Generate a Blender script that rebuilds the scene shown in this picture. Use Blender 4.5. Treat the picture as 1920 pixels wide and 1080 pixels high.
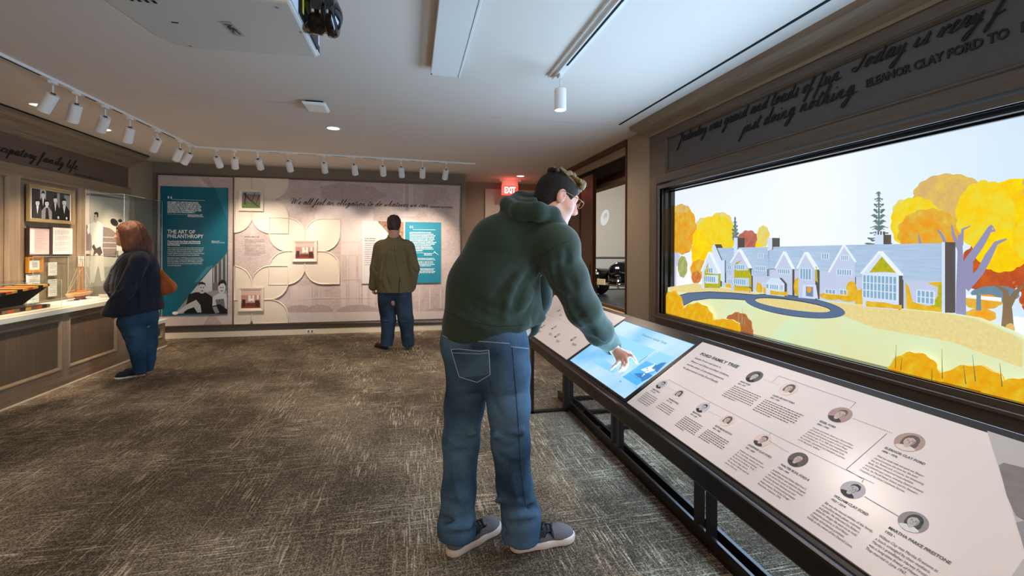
import bpy, bmesh, math, random
import numpy as np
from mathutils import Vector, Matrix, noise as mnoise

# ------------------------------------------------------------------ scene, camera, world, exposure
S = bpy.context.scene
COL = S.collection
for o in list(bpy.data.objects):
    bpy.data.objects.remove(o)

FPX, PU, PV, CH = 859.0, 960.0, 468.0, 1.36
YAW, ROLL = math.radians(12.47), math.radians(0.3)
_c, _s = math.cos(YAW), math.sin(YAW)
FW = Vector((_s, _c, 0)); _r0 = Vector((_c, -_s, 0)); _u0 = Vector((0, 0, 1))
RT = _r0 * math.cos(ROLL) + _u0 * math.sin(ROLL)
UP = _u0 * math.cos(ROLL) - _r0 * math.sin(ROLL)
CP = Vector((0, 0, CH))
cam_d = bpy.data.cameras.new('camera'); cam = bpy.data.objects.new('camera', cam_d); COL.objects.link(cam)
cam_d.sensor_width = 36.0; cam_d.sensor_fit = 'HORIZONTAL'; cam_d.lens = 36.0 * FPX / 1920.0
cam_d.shift_x = 0.0; cam_d.shift_y = -(540.0 - PV) / 1920.0
cam_d.clip_start = 0.05; cam_d.clip_end = 100
m = Matrix((RT, UP, -FW)).transposed().to_4x4(); m.translation = CP
cam.matrix_world = m
S.camera = cam

w = bpy.data.worlds.new('world'); S.world = w; w.use_nodes = True
w.node_tree.nodes['Background'].inputs[0].default_value = (0.9, 0.93, 1.0, 1)
w.node_tree.nodes['Background'].inputs[1].default_value = 0.0
S.view_settings.view_transform = 'Standard'; S.view_settings.look = 'None'
S.view_settings.gamma = 1.0; S.view_settings.use_curve_mapping = False
S.view_settings.exposure = 0.0
S.cycles.transparent_max_bounces = 40   # many clear panes one behind another

# pixel -> point on a real plane of the room (same numbers as the camera above)
def ray(u, v): return FW + RT * ((u - PU) / FPX) + UP * ((PV - v) / FPX)
def onx(u, v, x): d = ray(u, v); return CP + d * (x / d.x)
def ony(u, v, y): d = ray(u, v); return CP + d * (y / d.y)
def onz(u, v, z): d = ray(u, v); return CP + d * ((z - CH) / d.z)
def at(u, v, d): return CP + ray(u, v) * d
def onp(u, v, p0, n): d = ray(u, v); return CP + d * ((Vector(p0) - CP).dot(n) / d.dot(n))

CEIL = 2.64; BY = 7.82; LW = -3.76; RW = 2.42

def light(name, kind, loc, power, color=(1, 1, 1), rot=None, target=None, size=0.05, size_y=None, spot=60, blend=0.5):
    l = bpy.data.lights.new(name, kind); l.energy = power; l.color = color
    if kind == 'AREA':
        l.size = size
        if size_y: l.shape = 'RECTANGLE'; l.size_y = size_y
    else:
        l.shadow_soft_size = size
    if kind == 'SPOT': l.spot_size = math.radians(spot); l.spot_blend = blend
    o = bpy.data.objects.new(name, l); COL.objects.link(o); o.location = loc
    if target is not None:
        o.rotation_euler = (Vector(target) - Vector(loc)).to_track_quat('-Z', 'Y').to_euler()
    elif rot: o.rotation_euler = rot
    return o
WARM = (1.0, 0.77, 0.55); NEUT = (1.0, 0.83, 0.67)

# ------------------------------------------------------------------ helpers
def srgb(r, g, b):
    f = lambda c: (c / 255 / 12.92) if c / 255 <= 0.04045 else ((c / 255 + 0.055) / 1.055) ** 2.4
    return (f(r), f(g), f(b), 1)
MATS = {}
def mat(name, col, rough=0.6, metal=0.0, emit=0.0, ecol=None, spec=0.5, alpha=1.0, trans=0.0, var=0.0, vscale=8.0, bump=0.0, bscale=60.0, vmap=(1, 1, 1), col2=None, coord='Object', sheen=0.0, ior=1.45):
    if name in MATS: return MATS[name]
    m = bpy.data.materials.new(name); m.use_nodes = True; nt = m.node_tree; N = nt.nodes; L = nt.links
    b = N['Principled BSDF']
    b.inputs['Base Color'].default_value = col if not emit else tuple(c * .22 for c in col[:3]) + (1,); b.inputs['Roughness'].default_value = rough
    b.inputs['Metallic'].default_value = metal; b.inputs['Specular IOR Level'].default_value = spec
    b.inputs['Transmission Weight'].default_value = trans; b.inputs['IOR'].default_value = ior
    if sheen: b.inputs['Sheen Weight'].default_value = sheen
    if alpha < 1: b.inputs['Alpha'].default_value = alpha
    if emit:
        b.inputs['Emission Color'].default_value = ecol or col; b.inputs['Emission Strength'].default_value = emit
    if var or bump:
        tc = N.new('ShaderNodeTexCoord'); mp = N.new('ShaderNodeMapping'); mp.inputs['Scale'].default_value = vmap
        L.new(tc.outputs[coord], mp.inputs[0])
    if var:
        n = N.new('ShaderNodeTexNoise'); n.inputs['Scale'].default_value = vscale; n.inputs['Detail'].default_value = 5
        L.new(mp.outputs[0], n.inputs['Vector'])
        r = N.new('ShaderNodeValToRGB'); r.color_ramp.elements[0].position = 0.3; r.color_ramp.elements[1].position = 0.7
        c2 = col2 or tuple(min(1, c * (1 + var)) for c in col[:3]) + (1,)
        c1 = col if col2 else tuple(c * (1 - var) for c in col[:3]) + (1,)
        r.color_ramp.elements[0].color = c1; r.color_ramp.elements[1].color = c2
        L.new(n.outputs[0], r.inputs[0])
        if emit: L.new(r.outputs[0], b.inputs['Emission Color'])
        else: L.new(r.outputs[0], b.inputs['Base Color'])
    if bump:
        n2 = N.new('ShaderNodeTexNoise'); n2.inputs['Scale'].default_value = bscale; n2.inputs['Detail'].default_value = 3
        L.new(mp.outputs[0], n2.inputs['Vector'])
        bp = N.new('ShaderNodeBump'); bp.inputs['Strength'].default_value = bump; bp.inputs['Distance'].default_value = 0.01
        L.new(n2.outputs[0], bp.inputs['Height']); L.new(bp.outputs[0], b.inputs['Normal'])
    MATS[name] = m; return m

WP = {}   # world position of every object's origin
def tag(o, label=None, cat=None, group=None, kind=None):
    if label: o['label'] = label
    if cat: o['category'] = cat
    if group: o['group'] = group
    if kind: o['kind'] = kind
    return o
def thing(name, loc, label, cat, group=None, rz=0.0):
    o = bpy.data.objects.new(name, None); COL.objects.link(o); o.location = loc; o.rotation_euler = (0, 0, rz)
    o.empty_display_size = 0.1; WP[o.name] = Vector(loc)
    return tag(o, label, cat, group)

class MB:
    def __init__(s): s.v = []; s.f = []; s.m = []; s.mi = 0; s.sm = False
    def mat(s, i): s.mi = i; return s
    def add(s, vs, fs):
        b = len(s.v); s.v += [tuple(p) for p in vs]
        for f in fs: s.f.append(tuple(i + b for i in f)); s.m.append(s.mi)
        return s
    def box(s, lo, hi):
        (a, b, c), (d, e, f) = [(min(x, y)) for x, y in zip(lo, hi)], [(max(x, y)) for x, y in zip(lo, hi)]
        return s.add([(a, b, c), (d, b, c), (d, e, c), (a, e, c), (a, b, f), (d, b, f), (d, e, f), (a, e, f)],
                     [(0, 3, 2, 1), (4, 5, 6, 7), (0, 1, 5, 4), (1, 2, 6, 5), (2, 3, 7, 6), (3, 0, 4, 7)])
    def hexa(s, p):  # 8 points: bottom 4, top 4
        return s.add(p, [(0, 3, 2, 1), (4, 5, 6, 7), (0, 1, 5, 4), (1, 2, 6, 5), (2, 3, 7, 6), (3, 0, 4, 7)])
    def poly(s, pts): return s.add(pts, [tuple(range(len(pts)))])
    def prism(s, pts, d):
        n = len(pts); d = Vector(d); q = [Vector(p) for p in pts]
        return s.add(q + [p + d for p in q], [tuple(range(n))[::-1], tuple(range(n, 2 * n))] + [(i, (i + 1) % n, n + (i + 1) % n, n + i) for i in range(n)])
    def tube(s, pts, r, n=8, closed=False, caps=True):
        pts = [Vector(p) for p in pts]; k = len(pts); rr = r if isinstance(r, (list, tuple)) else [r] * k
        vs = []; prev = None
        for i, p in enumerate(pts):
            a = pts[(i - 1) % k] if (closed or i > 0) else p
            b = pts[(i + 1) % k] if (closed or i < k - 1) else p
            t = (b - a).normalized() if (b - a).length > 1e-9 else Vector((0, 0, 1))
            if prev is None: nrm = t.orthogonal().normalized()
            else:
                nrm = prev - t * prev.dot(t); nrm = nrm.normalized() if nrm.length > 1e-6 else t.orthogonal().normalized()
            prev = nrm; bn = t.cross(nrm)
            for j in range(n):
                an = 2 * math.pi * j / n; vs.append(p + (nrm * math.cos(an) + bn * math.sin(an)) * rr[i])
        fs = []
        for i in range(k if closed else k - 1):
            for j in range(n):
                a = i * n + j; b = i * n + (j + 1) % n; c = ((i + 1) % k) * n + (j + 1) % n; d = ((i + 1) % k) * n + j
                fs.append((a, b, c, d))
        if caps and not closed: fs += [tuple(range(n))[::-1], tuple(range((k - 1) * n, k * n))]
        return s.add(vs, fs)
    def lathe(s, prof, c=(0, 0, 0), axis=(0, 0, 1), n=24):  # profile (r, h)
        ax = Vector(axis).normalized(); u = ax.orthogonal().normalized(); v = ax.cross(u); c = Vector(c); vs = []; fs = []
        for r, h in prof:
            for j in range(n):
                a = 2 * math.pi * j / n; vs.append(c + ax * h + (u * math.cos(a) + v * math.sin(a)) * max(r, 1e-5))
        for i in range(len(prof) - 1):
            for j in range(n): fs.append((i * n + j, i * n + (j + 1) % n, (i + 1) * n + (j + 1) % n, (i + 1) * n + j))
        fs += [tuple(range(n))[::-1], tuple(range((len(prof) - 1) * n, len(prof) * n))]
        return s.add(vs, fs)
    def sweep_rect(s, prof, corners):
        """profile (list of (out, up)) around closed rectangle loop; corners: list of (point, diag dir, up dir)"""
        k = len(corners); n = len(prof); vs = []
        for p, dd, uu in corners:
            for a, b in prof: vs.append(Vector(p) + Vector(dd) * a + Vector(uu) * b)
        fs = []
        for i in range(k):
            for j in range(n - 1):
                fs.append((i * n + j, i * n + j + 1, ((i + 1) % k) * n + j + 1, ((i + 1) % k) * n + j))
        return s.add(vs, fs)

def link_mesh(name, me, mats, parent=None, smooth=False, label=None, local=False):
    for mm in (mats if isinstance(mats, (list, tuple)) else [mats]): me.materials.append(mm)
    o = bpy.data.objects.new(name, me); COL.objects.link(o)
    n = len(me.vertices); co = np.empty(n * 3, np.float32); me.vertices.foreach_get('co', co); co = co.reshape(-1, 3)
    if not local:
        c = (co.min(0) + co.max(0)) / 2; co -= c; me.vertices.foreach_set('co', co.ravel()); c = Vector(c.tolist())
    else: c = Vector((0, 0, 0))
    if smooth: me.polygons.foreach_set('use_smooth', [True] * len(me.polygons))
    WP[o.name] = c if not local else (WP[parent.name].copy() if parent else c)
    if parent is not None:
        o.parent = parent
        o.location = (c - WP[parent.name]) if not local else (0, 0, 0)
    else: o.location = c
    me.update()
    if label: o['label'] = label
    return o
def obj(name, mb, mats, parent=None, smooth=False, label=None, local=False, bevel=0.0, fix=True):
    me = bpy.data.meshes.new(name); me.from_pydata([tuple(p) for p in mb.v], [], mb.f)
    me.polygons.foreach_set('material_index', mb.m)
    if fix:
        bm = bmesh.new(); bm.from_mesh(me); bmesh.ops.recalc_face_normals(bm, faces=bm.faces); bm.to_mesh(me); bm.free()
    o = link_mesh(name, me, mats, parent, smooth, label, local)
    if bevel:
        b = o.modifiers.new('bevel', 'BEVEL'); b.width = bevel; b.segments = 2; b.limit_method = 'ANGLE'
    return o
def struct(name, mb, mats, parent=None, **k):
    o = obj(name, mb, mats, parent, **k)
    if parent is None: o['kind'] = 'structure'
    return o
def clone(o, parent=None):
    c = o.copy(); COL.objects.link(c)
    if parent is not None: c.parent = parent
    for ch in [x for x in bpy.data.objects if x.parent == o and x is not c]: clone(ch, c)
    WP[c.name] = WP[o.name]
    return c

# ---- flat-print layers: polygons on a plane frame (origin, ex, ey, normal)
class Frame:
    def __init__(s, o, ex, ey): s.o = Vector(o); s.x = Vector(ex).normalized(); s.y = Vector(ey).normalized(); s.n = s.x.cross(s.y)
    def p(s, a, b, h=0.0): return s.o + s.x * a + s.y * b + s.n * h
    def inv(s, P): d = P - s.o; return d.dot(s.x), d.dot(s.y)
    def px(s, u, v): return s.inv(onp(u, v, s.o, s.n))
    def mat4(s, a=0, b=0, h=0.0):
        m = Matrix((s.x, s.y, s.n)).transposed().to_4x4(); m.translation = s.p(a, b, h); return m
def ell_pts(cx, cy, rx, ry, n=20, rot=0.0, a0=0, a1=2 * math.pi):
    out = []
    for i in range(n):
        t = a0 + (a1 - a0) * i / (n if abs(a1 - a0 - 2 * math.pi) < 1e-6 else n - 1)
        x, y = rx * math.cos(t), ry * math.sin(t)
        out.append((cx + x * math.cos(rot) - y * math.sin(rot), cy + x * math.sin(rot) + y * math.cos(rot)))
    return out
class Print:
    """a flat printed image: coloured polygons stacked fractions of a millimetre apart on one frame"""
    def __init__(s, fr, h0=0.0004, dh=0.00012): s.fr = fr; s.mb = MB(); s.mats = []; s.idx = {}; s.h = h0; s.dh = dh
    def col(s, m):
        if m.name not in s.idx: s.idx[m.name] = len(s.mats); s.mats.append(m)
        s.mb.mi = s.idx[m.name]
    def poly(s, m, pts): s.col(m); s.mb.poly([s.fr.p(a, b, s.h) for a, b in pts]); s.h += s.dh; return s
    def rect(s, m, a0, b0, a1, b1): return s.poly(m, [(a0, b0), (a1, b0), (a1, b1), (a0, b1)])
    def ell(s, m, cx, cy, rx, ry, rot=0, n=20): return s.poly(m, ell_pts(cx, cy, rx, ry, n, rot))
    def rects(s, m, rs):
        s.col(m)
        for a0, b0, a1, b1 in rs: s.mb.poly([s.fr.p(a0, b0, s.h), s.fr.p(a1, b0, s.h), s.fr.p(a1, b1, s.h), s.fr.p(a0, b1, s.h)])
        s.h += s.dh; return s
    def line(s, m, pts, wd):
        s.col(m)
        for (x0, y0), (x1, y1) in zip(pts[:-1], pts[1:]):
            dx, dy = x1 - x0, y1 - y0; l = math.hypot(dx, dy) or 1; nx, ny = -dy / l * wd / 2, dx / l * wd / 2
            s.mb.poly([s.fr.p(x0 + nx, y0 + ny, s.h), s.fr.p(x1 + nx, y1 + ny, s.h), s.fr.p(x1 - nx, y1 - ny, s.h), s.fr.p(x0 - nx, y0 - ny, s.h)])
        s.h += s.dh; return s
    def reset(s, h): s.h = h; return s
    def build(s, name, parent, label=None): return obj(name, s.mb, s.mats, parent, label=label, fix=False)

# ---- lettering
def text_mesh(body, size, bold=0.0, ext=0.0, shear=0.0, spacing=1.0, line=1.0, align='LEFT', res=2):
    cu = bpy.data.curves.new('t', 'FONT'); cu.body = body; cu.size = size; cu.offset = bold; cu.extrude = ext; cu.shear = shear
    cu.space_character = spacing; cu.space_line = line; cu.align_x = align; cu.resolution_u = res; cu.fill_mode = 'FRONT' if not ext else 'BOTH'
    o = bpy.data.objects.new('t', cu); COL.objects.link(o)
    dg = bpy.context.evaluated_depsgraph_get(); dg.update()
    me = bpy.data.meshes.new_from_object(o.evaluated_get(dg), depsgraph=dg)
    bpy.data.objects.remove(o); bpy.data.curves.remove(cu)
    me.materials.clear(); return me
def texts(name, fr, items, m, parent, h=0.0006, label=None, **kw):
    """several text blocks joined to one part; items: (a, b, body, size, opts, fit width)"""
    V = []; F = []
    for it in items:
        a, b, body, size = it[:4]; opts = dict(kw); opts.update(it[4] if len(it) > 4 and it[4] else {})
        fit = it[5] if len(it) > 5 else None
        ang = opts.pop('angle', 0.0)
        me = text_mesh(body, size, **opts); n = len(me.vertices)
        if n == 0: continue
        co = np.empty(n * 3, np.float32); me.vertices.foreach_get('co', co); co = co.reshape(-1, 3)
        if fit: co[:, 0] *= fit / max(1e-6, co[:, 0].max())
        base = len(V)
        ca, sa = math.cos(ang), math.sin(ang)
        for x, y, z in co.tolist(): V.append(tuple(fr.p(a + x * ca - y * sa, b + x * sa + y * ca, h + z)))
        for p in me.polygons: F.append(tuple(i + base for i in p.vertices))
        bpy.data.meshes.remove(me)
    me = bpy.data.meshes.new(name); me.from_pydata(V, [], F)
    return link_mesh(name, me, m, parent, label=label)

# single-stroke handwriting; each glyph: (width, [strokes]) joined at its foot
G = {
 'a': (1.25, [[(0, .1), (.35, .6), (.85, .98), (.5, 1.0), (.2, .6), (.2, .15), (.45, .02), (.8, .6), (.92, 1.0), (.82, .3), (.95, 0), (1.25, .1)]]),
 'b': (1.0, [[(0, .1), (.35, 1.0), (.55, 2.0), (.35, 2.2), (.2, 1.2), (.2, .2), (.45, 0), (.75, .4), (.7, .9), (.8, .7), (1.0, .75)]]),
 'c': (.95, [[(0, .1), (.35, .7), (.7, 1.0), (.75, .8), (.5, .98), (.2, .55), (.3, .05), (.6, 0), (.95, .15)]]),
 'd': (1.25, [[(0, .1), (.35, .6), (.8, .98), (.5, 1.0), (.2, .6), (.2, .15), (.45, .02), (.8, .7), (1.05, 2.3), (.85, .8), (.8, .2), (.98, 0), (1.25, .1)]]),
 'e': (.9, [[(0, .1), (.4, .5), (.65, .9), (.45, 1.02), (.2, .6), (.25, .1), (.5, 0), (.9, .15)]]),
 'f': (.85, [[(0, .1), (.4, 1.0), (.65, 2.2), (.45, 2.35), (.3, 1.2), (.1, -.6), (-.1, -1.3), (-.15, -.8), (.3, -.1), (.85, .15)]]),
 'g': (1.15, [[(0, .1), (.35, .6), (.8, .98), (.5, 1.0), (.2, .6), (.2, .15), (.45, .02), (.8, .8), (.7, -.2), (.4, -1.2), (.1, -1.3), (.1, -.9), (.6, -.3), (1.15, .1)]]),
 'h': (1.2, [[(0, .1), (.4, 1.2), (.6, 2.2), (.4, 2.3), (.25, 1.0), (.15, 0), (.35, .7), (.65, 1.0), (.75, .7), (.7, .1), (.9, 0), (1.2, .1)]]),
 'i': (.7, [[(0, .1), (.3, .9), (.2, .15), (.4, 0), (.7, .1)], [(.38, 1.55), (.44, 1.65)]]),
 'j': (.6, [[(0, .1), (.3, .9), (.1, -.4), (-.15, -1.3), (-.3, -1.1), (.1, -.4), (.6, .1)], [(.38, 1.55), (.44, 1.65)]]),
 'l': (.75, [[(0, .1), (.4, 1.2), (.6, 2.2), (.4, 2.3), (.2, 1.0), (.2, .15), (.4, 0), (.75, .1)]]),
 'm': (1.7, [[(0, .1), (.25, .95), (.1, 0), (.35, .8), (.6, 1.0), (.6, .6), (.55, 0), (.8, .8), (1.05, 1.0), (1.1, .6), (1.1, .1), (1.3, 0), (1.7, .1)]]),
 'n': (1.25, [[(0, .1), (.25, .95), (.1, 0), (.35, .8), (.65, 1.0), (.7, .6), (.68, .1), (.9, 0), (1.25, .1)]]),
 'o': (1.05, [[(0, .1), (.3, .6), (.65, 1.0), (.3, .85), (.18, .3), (.4, 0), (.7, .4), (.65, .95), (.75, .8), (1.05, .8)]]),
 'p': (1.15, [[(0, .1), (.35, 1.1), (.2, -.1), (0, -1.3), (.2, .3), (.5, 1.0), (.8, .8), (.7, .2), (.4, 0), (.8, -.02), (1.15, .1)]]),
 'r': (.85, [[(0, .1), (.3, 1.05), (.4, .85), (.65, .9), (.5, .3), (.6, 0), (.85, .1)]]),
 's': (.8, [[(0, .1), (.35, .6), (.5, 1.1), (.55, .5), (.4, .05), (.1, .1), (.5, -.02), (.8, .1)]]),
 't': (.8, [[(0, .1), (.35, 1.0), (.5, 1.8), (.3, .8), (.25, .15), (.45, 0), (.8, .1)], [(.05, 1.25), (.85, 1.4)]]),
 'u': (1.2, [[(0, .1), (.25, .95), (.15, .2), (.4, 0), (.75, .9), (.7, .15), (.9, 0), (1.2, .1)]]),
 'v': (1.0, [[(0, .1), (.2, .95), (.3, .5), (.35, 0), (.6, .6), (.65, 1.0), (.75, .8), (1.0, .75)]]),
 'w': (1.45, [[(0, .1), (.2, .95), (.2, .2), (.4, 0), (.7, .85), (.65, .2), (.85, 0), (1.15, .7), (1.1, 1.0), (1.2, .8), (1.45, .75)]]),
 'y': (1.1, [[(0, .1), (.25, .95), (.2, .3), (.45, .1), (.8, .95), (.6, -.3), (.3, -1.2), (0, -1.3), (.05, -.9), (.5, -.3), (1.1, .1)]]),
 'W': (2.3, [[(-.5, 1.6), (-.2, 2.3), (.3, 2.2), (.3, 1.0), (.25, .05), (.7, 1.0), (1.1, 2.0), (1.05, .9), (1.1, .05), (1.6, 1.1), (2.2, 2.4), (2.6, 2.2)]]),
 'T': (1.2, [[(-.1, 1.7), (.1, 2.2), (.9, 2.1), (1.7, 2.3)], [(1.0, 2.15), (.7, .9), (.3, 0), (-.2, .05), (-.3, .4), (.1, .5)]]),
 'Y': (1.4, [[(-.1, 1.7), (.1, 2.3), (.35, 2.0), (.35, 1.3), (.7, 1.2), (1.2, 2.3), (.8, .6), (.2, -1.4), (-.1, -1.2)]]),
 '.': (.6, [[(.25, 0), (.32, .06)]]), ' ': (.75, []),
}
def crom(pts, n=4):
    if len(pts) < 3: return pts
    P = [pts[0]] + list(pts) + [pts[-1]]; out = []
    for i in range(1, len(P) - 2):
        p0, p1, p2, p3 = [np.array(q, float) for q in P[i - 1:i + 3]]
        for k in range(n):
            t = k / n
            out.append(tuple(.5 * ((2 * p1) + (-p0 + p2) * t + (2 * p0 - 5 * p1 + 4 * p2 - p3) * t * t + (-p0 + 3 * p1 - 3 * p2 + p3) * t ** 3)))
    out.append(tuple(P[-2])); return out
def script(mb, fr, a, b, body, xh, width, pen, h, slant=0.45, n=5):
    tot = sum(G[c][0] for c in body if c in G); sx = width / tot; x = 0
    for c in body:
        if c not in G: continue
        w_, st = G[c]
        for s_ in st:
            q = crom([(px + x + slant * py * (xh / sx), py) for px, py in s_])
            q = [(a + px * sx, b + py * xh) for px, py in q]
            rr = [pen * (1.25 if (i and q[i][1] < q[i - 1][1]) else .75) for i in range(len(q))]
            mb.tube([fr.p(px, py, h) for px, py in q], rr, n=n)
        x += w_
    return mb
# ------------------------------------------------------------------ distance-field sculpting (bodies, garments)
class SDF:
    def __init__(s, lo, hi, res):
        s.lo = np.array(lo, np.float32); s.res = res
        s.n = np.ceil((np.array(hi) - s.lo) / res).astype(int) + 1
        s.g = np.full(s.n, 1.0, np.float32)
    def _blk(s, lo, hi, pad):
        a = np.clip(np.floor((np.array(lo) - pad - s.lo) / s.res).astype(int), 0, s.n - 1)
        b = np.clip(np.ceil((np.array(hi) + pad - s.lo) / s.res).astype(int) + 1, 1, s.n)
        if (b <= a).any(): return None, None
        ax = [s.lo[i] + s.res * np.arange(a[i], b[i], dtype=np.float32) for i in range(3)]
        X, Y, Z = np.meshgrid(*ax, indexing='ij')
        return tuple(slice(a[i], b[i]) for i in range(3)), (X, Y, Z)
    def _app(s, sl, d, k, op):
        g = s.g[sl]
        if op == '+':
            if k > 0:
                h = np.clip(.5 + .5 * (g - d) / k, 0, 1); s.g[sl] = g * (1 - h) + d * h - k * h * (1 - h)
            else: s.g[sl] = np.minimum(g, d)
        elif op == '-':
            if k > 0:
                h = np.clip(.5 - .5 * (g + d) / k, 0, 1); s.g[sl] = g * (1 - h) - d * h + k * h * (1 - h)
            else: s.g[sl] = np.maximum(g, -d)
        elif op == '&': s.g[sl] = np.maximum(g, d)
    def cone(s, p0, p1, r0, r1, k=0.02, op='+', flat=None, ff=1.0):
        p0 = np.array(p0, np.float32); p1 = np.array(p1, np.float32); R = max(r0, r1)
        sl, C = s._blk(np.minimum(p0, p1) - R * max(1, 1), np.maximum(p0, p1) + R, k + 3 * s.res)
        if sl is None: return s
        q = [C[i] - p0[i] for i in range(3)]; ba = p1 - p0; L2 = float(ba @ ba) + 1e-9
        if flat is not None:   # thinner along direction 'flat' by ff
            f = np.array(flat, np.float32); f /= np.linalg.norm(f); dt = sum(q[i] * f[i] for i in range(3)); bt = float(ba @ f)
            q = [q[i] + f[i] * dt * (1 / ff - 1) for i in range(3)]; ba = ba + f * bt * (1 / ff - 1); L2 = float(ba @ ba) + 1e-9
        t = np.clip(sum(q[i] * ba[i] for i in range(3)) / L2, 0, 1)
        d = np.sqrt(sum((q[i] - t * ba[i]) ** 2 for i in range(3))) - (r0 + (r1 - r0) * t)
        if flat is not None: d = d * min(1.0, (1 + ff) / 2)
        s._app(sl, d, k, op); return s
    def ell(s, c, r, R=None, k=0.02, op='+'):
        c = np.array(c, np.float32); r = np.array(r, np.float32); m = float(r.max())
        sl, C = s._blk(c - m, c + m, k + 3 * s.res)
        if sl is None: return s
        q = [C[i] - c[i] for i in range(3)]
        if R is not None:
            R = np.array(R, np.float32)  # rows = local axes
            q = [sum(R[j][i] * q[i] for i in range(3)) for j in range(3)]
        k0 = np.sqrt(sum((q[i] / r[i]) ** 2 for i in range(3))); k1 = np.sqrt(sum((q[i] / r[i] ** 2) ** 2 for i in range(3))) + 1e-6
        s._app(sl, (k0 * (k0 - 1) / k1).astype(np.float32), k, op); return s
    def path(s, pts, rs, k=0.02, **kw):
        for i in range(len(pts) - 1): s.cone(pts[i], pts[i + 1], rs[i], rs[i + 1], k, **kw)
        return s
    def plane(s, p, n, k=0.0):  # keep the side the normal points AWAY from
        p = np.array(p, np.float32); n = np.array(n, np.float32); n /= np.linalg.norm(n)
        ax = [s.lo[i] + s.res * np.arange(s.n[i], dtype=np.float32) for i in range(3)]
        d = (ax[0][:, None, None] - p[0]) * n[0] + (ax[1][None, :, None] - p[1]) * n[1] + (ax[2][None, None, :] - p[2]) * n[2]
        s.g = np.maximum(s.g, d); return s
    def disp(s, fn):
        ax = [s.lo[i] + s.res * np.arange(s.n[i], dtype=np.float32) for i in range(3)]
        X, Y, Z = ax[0][:, None, None], ax[1][None, :, None], ax[2][None, None, :]
        s.g = (s.g + fn(X, Y, Z)).astype(np.float32); return s
    def mesh(s):
        """surface nets"""
        g = s.g.copy(); g[0], g[-1], g[:, 0], g[:, -1], g[:, :, 0], g[:, :, -1] = 1, 1, 1, 1, 1, 1
        ins = g < 0; nx, ny, nz = g.shape
        c = [ins[i:nx - 1 + i, j:ny - 1 + j, l:nz - 1 + l] for i in (0, 1) for j in (0, 1) for l in (0, 1)]
        cnt = sum(x.astype(np.int8) for x in c); act = (cnt > 0) & (cnt < 8)
        idx = np.argwhere(act); vid = np.full(act.shape, -1, np.int32); vid[act] = np.arange(len(idx))
        pos = np.zeros((len(idx), 3), np.float64); wt = np.zeros(len(idx))
        I, J, K = idx[:, 0], idx[:, 1], idx[:, 2]
        for (a, b) in [((i, j, 0), (i, j, 1)) for i in (0, 1) for j in (0, 1)] + [((i, 0, j), (i, 1, j)) for i in (0, 1) for j in (0, 1)] + [((0, i, j), (1, i, j)) for i in (0, 1) for j in (0, 1)]:
            ga = g[I + a[0], J + a[1], K + a[2]]; gb = g[I + b[0], J + b[1], K + b[2]]
            x = (ga < 0) != (gb < 0); t = np.where(x, ga / (ga - gb + 1e-12), 0)
            p = np.array(a)[None, :] + (np.array(b) - np.array(a))[None, :] * t[:, None]
            pos += p * x[:, None]; wt += x
        pos = pos / wt[:, None] + idx; pos = pos * s.res + s.lo
        F = []
        for ax_, (o1, o2) in enumerate((((0, 1, 0), (0, 0, 1)), ((0, 0, 1), (1, 0, 0)), ((1, 0, 0), (0, 1, 0)))):
            d = [0, 0, 0]; d[ax_] = 1
            A = ins[:nx - d[0], :ny - d[1], :nz - d[2]]; B = ins[d[0]:, d[1]:, d[2]:]
            e = np.argwhere(A != B); e = e[(e > 0).all(1) & (e < np.array(vid.shape)).all(1)] if len(e) else e
            sgn = A[e[:, 0], e[:, 1], e[:, 2]]
            o1 = np.array(o1); o2 = np.array(o2)
            v0 = vid[tuple((e - o1 - o2).T)]; v1 = vid[tuple((e - o2).T)]; v2 = vid[tuple(e.T)]; v3 = vid[tuple((e - o1).T)]
            q = np.stack([v0, v1, v2, v3], 1); q[~sgn] = q[~sgn][:, ::-1]
            F.append(q[(q >= 0).all(1)])
        F = np.concatenate(F)
        return pos, F
def sdf_obj(name, s, mats, parent=None, label=None, smooth_it=1, colorfn=None):
    V, F = s.mesh()
    for _ in range(smooth_it):   # light laplacian
        e = np.concatenate([F[:, [0, 1]], F[:, [1, 2]], F[:, [2, 3]], F[:, [3, 0]]])
        acc = np.zeros_like(V); cn = np.zeros(len(V))
        for k in range(3): acc[:, k] = np.bincount(e[:, 0], V[e[:, 1], k], len(V)) + np.bincount(e[:, 1], V[e[:, 0], k], len(V))
        cn = np.bincount(e[:, 0], minlength=len(V)) + np.bincount(e[:, 1], minlength=len(V))
        V = .5 * V + .5 * acc / np.maximum(cn, 1)[:, None]
    me = bpy.data.meshes.new(name); me.vertices.add(len(V)); me.vertices.foreach_set('co', V.astype(np.float32).ravel())
    me.loops.add(len(F) * 4); me.loops.foreach_set('vertex_index', F.astype(np.int32).ravel())
    me.polygons.add(len(F)); me.polygons.foreach_set('loop_start', np.arange(len(F), dtype=np.int32) * 4)
    me.update(calc_edges=True); me.validate()
    if colorfn is not None:
        cen = V[F].mean(1); me.polygons.foreach_set('material_index', colorfn(cen).astype(np.int32))
    return link_mesh(name, me, mats, parent, smooth=True, label=label)

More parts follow.
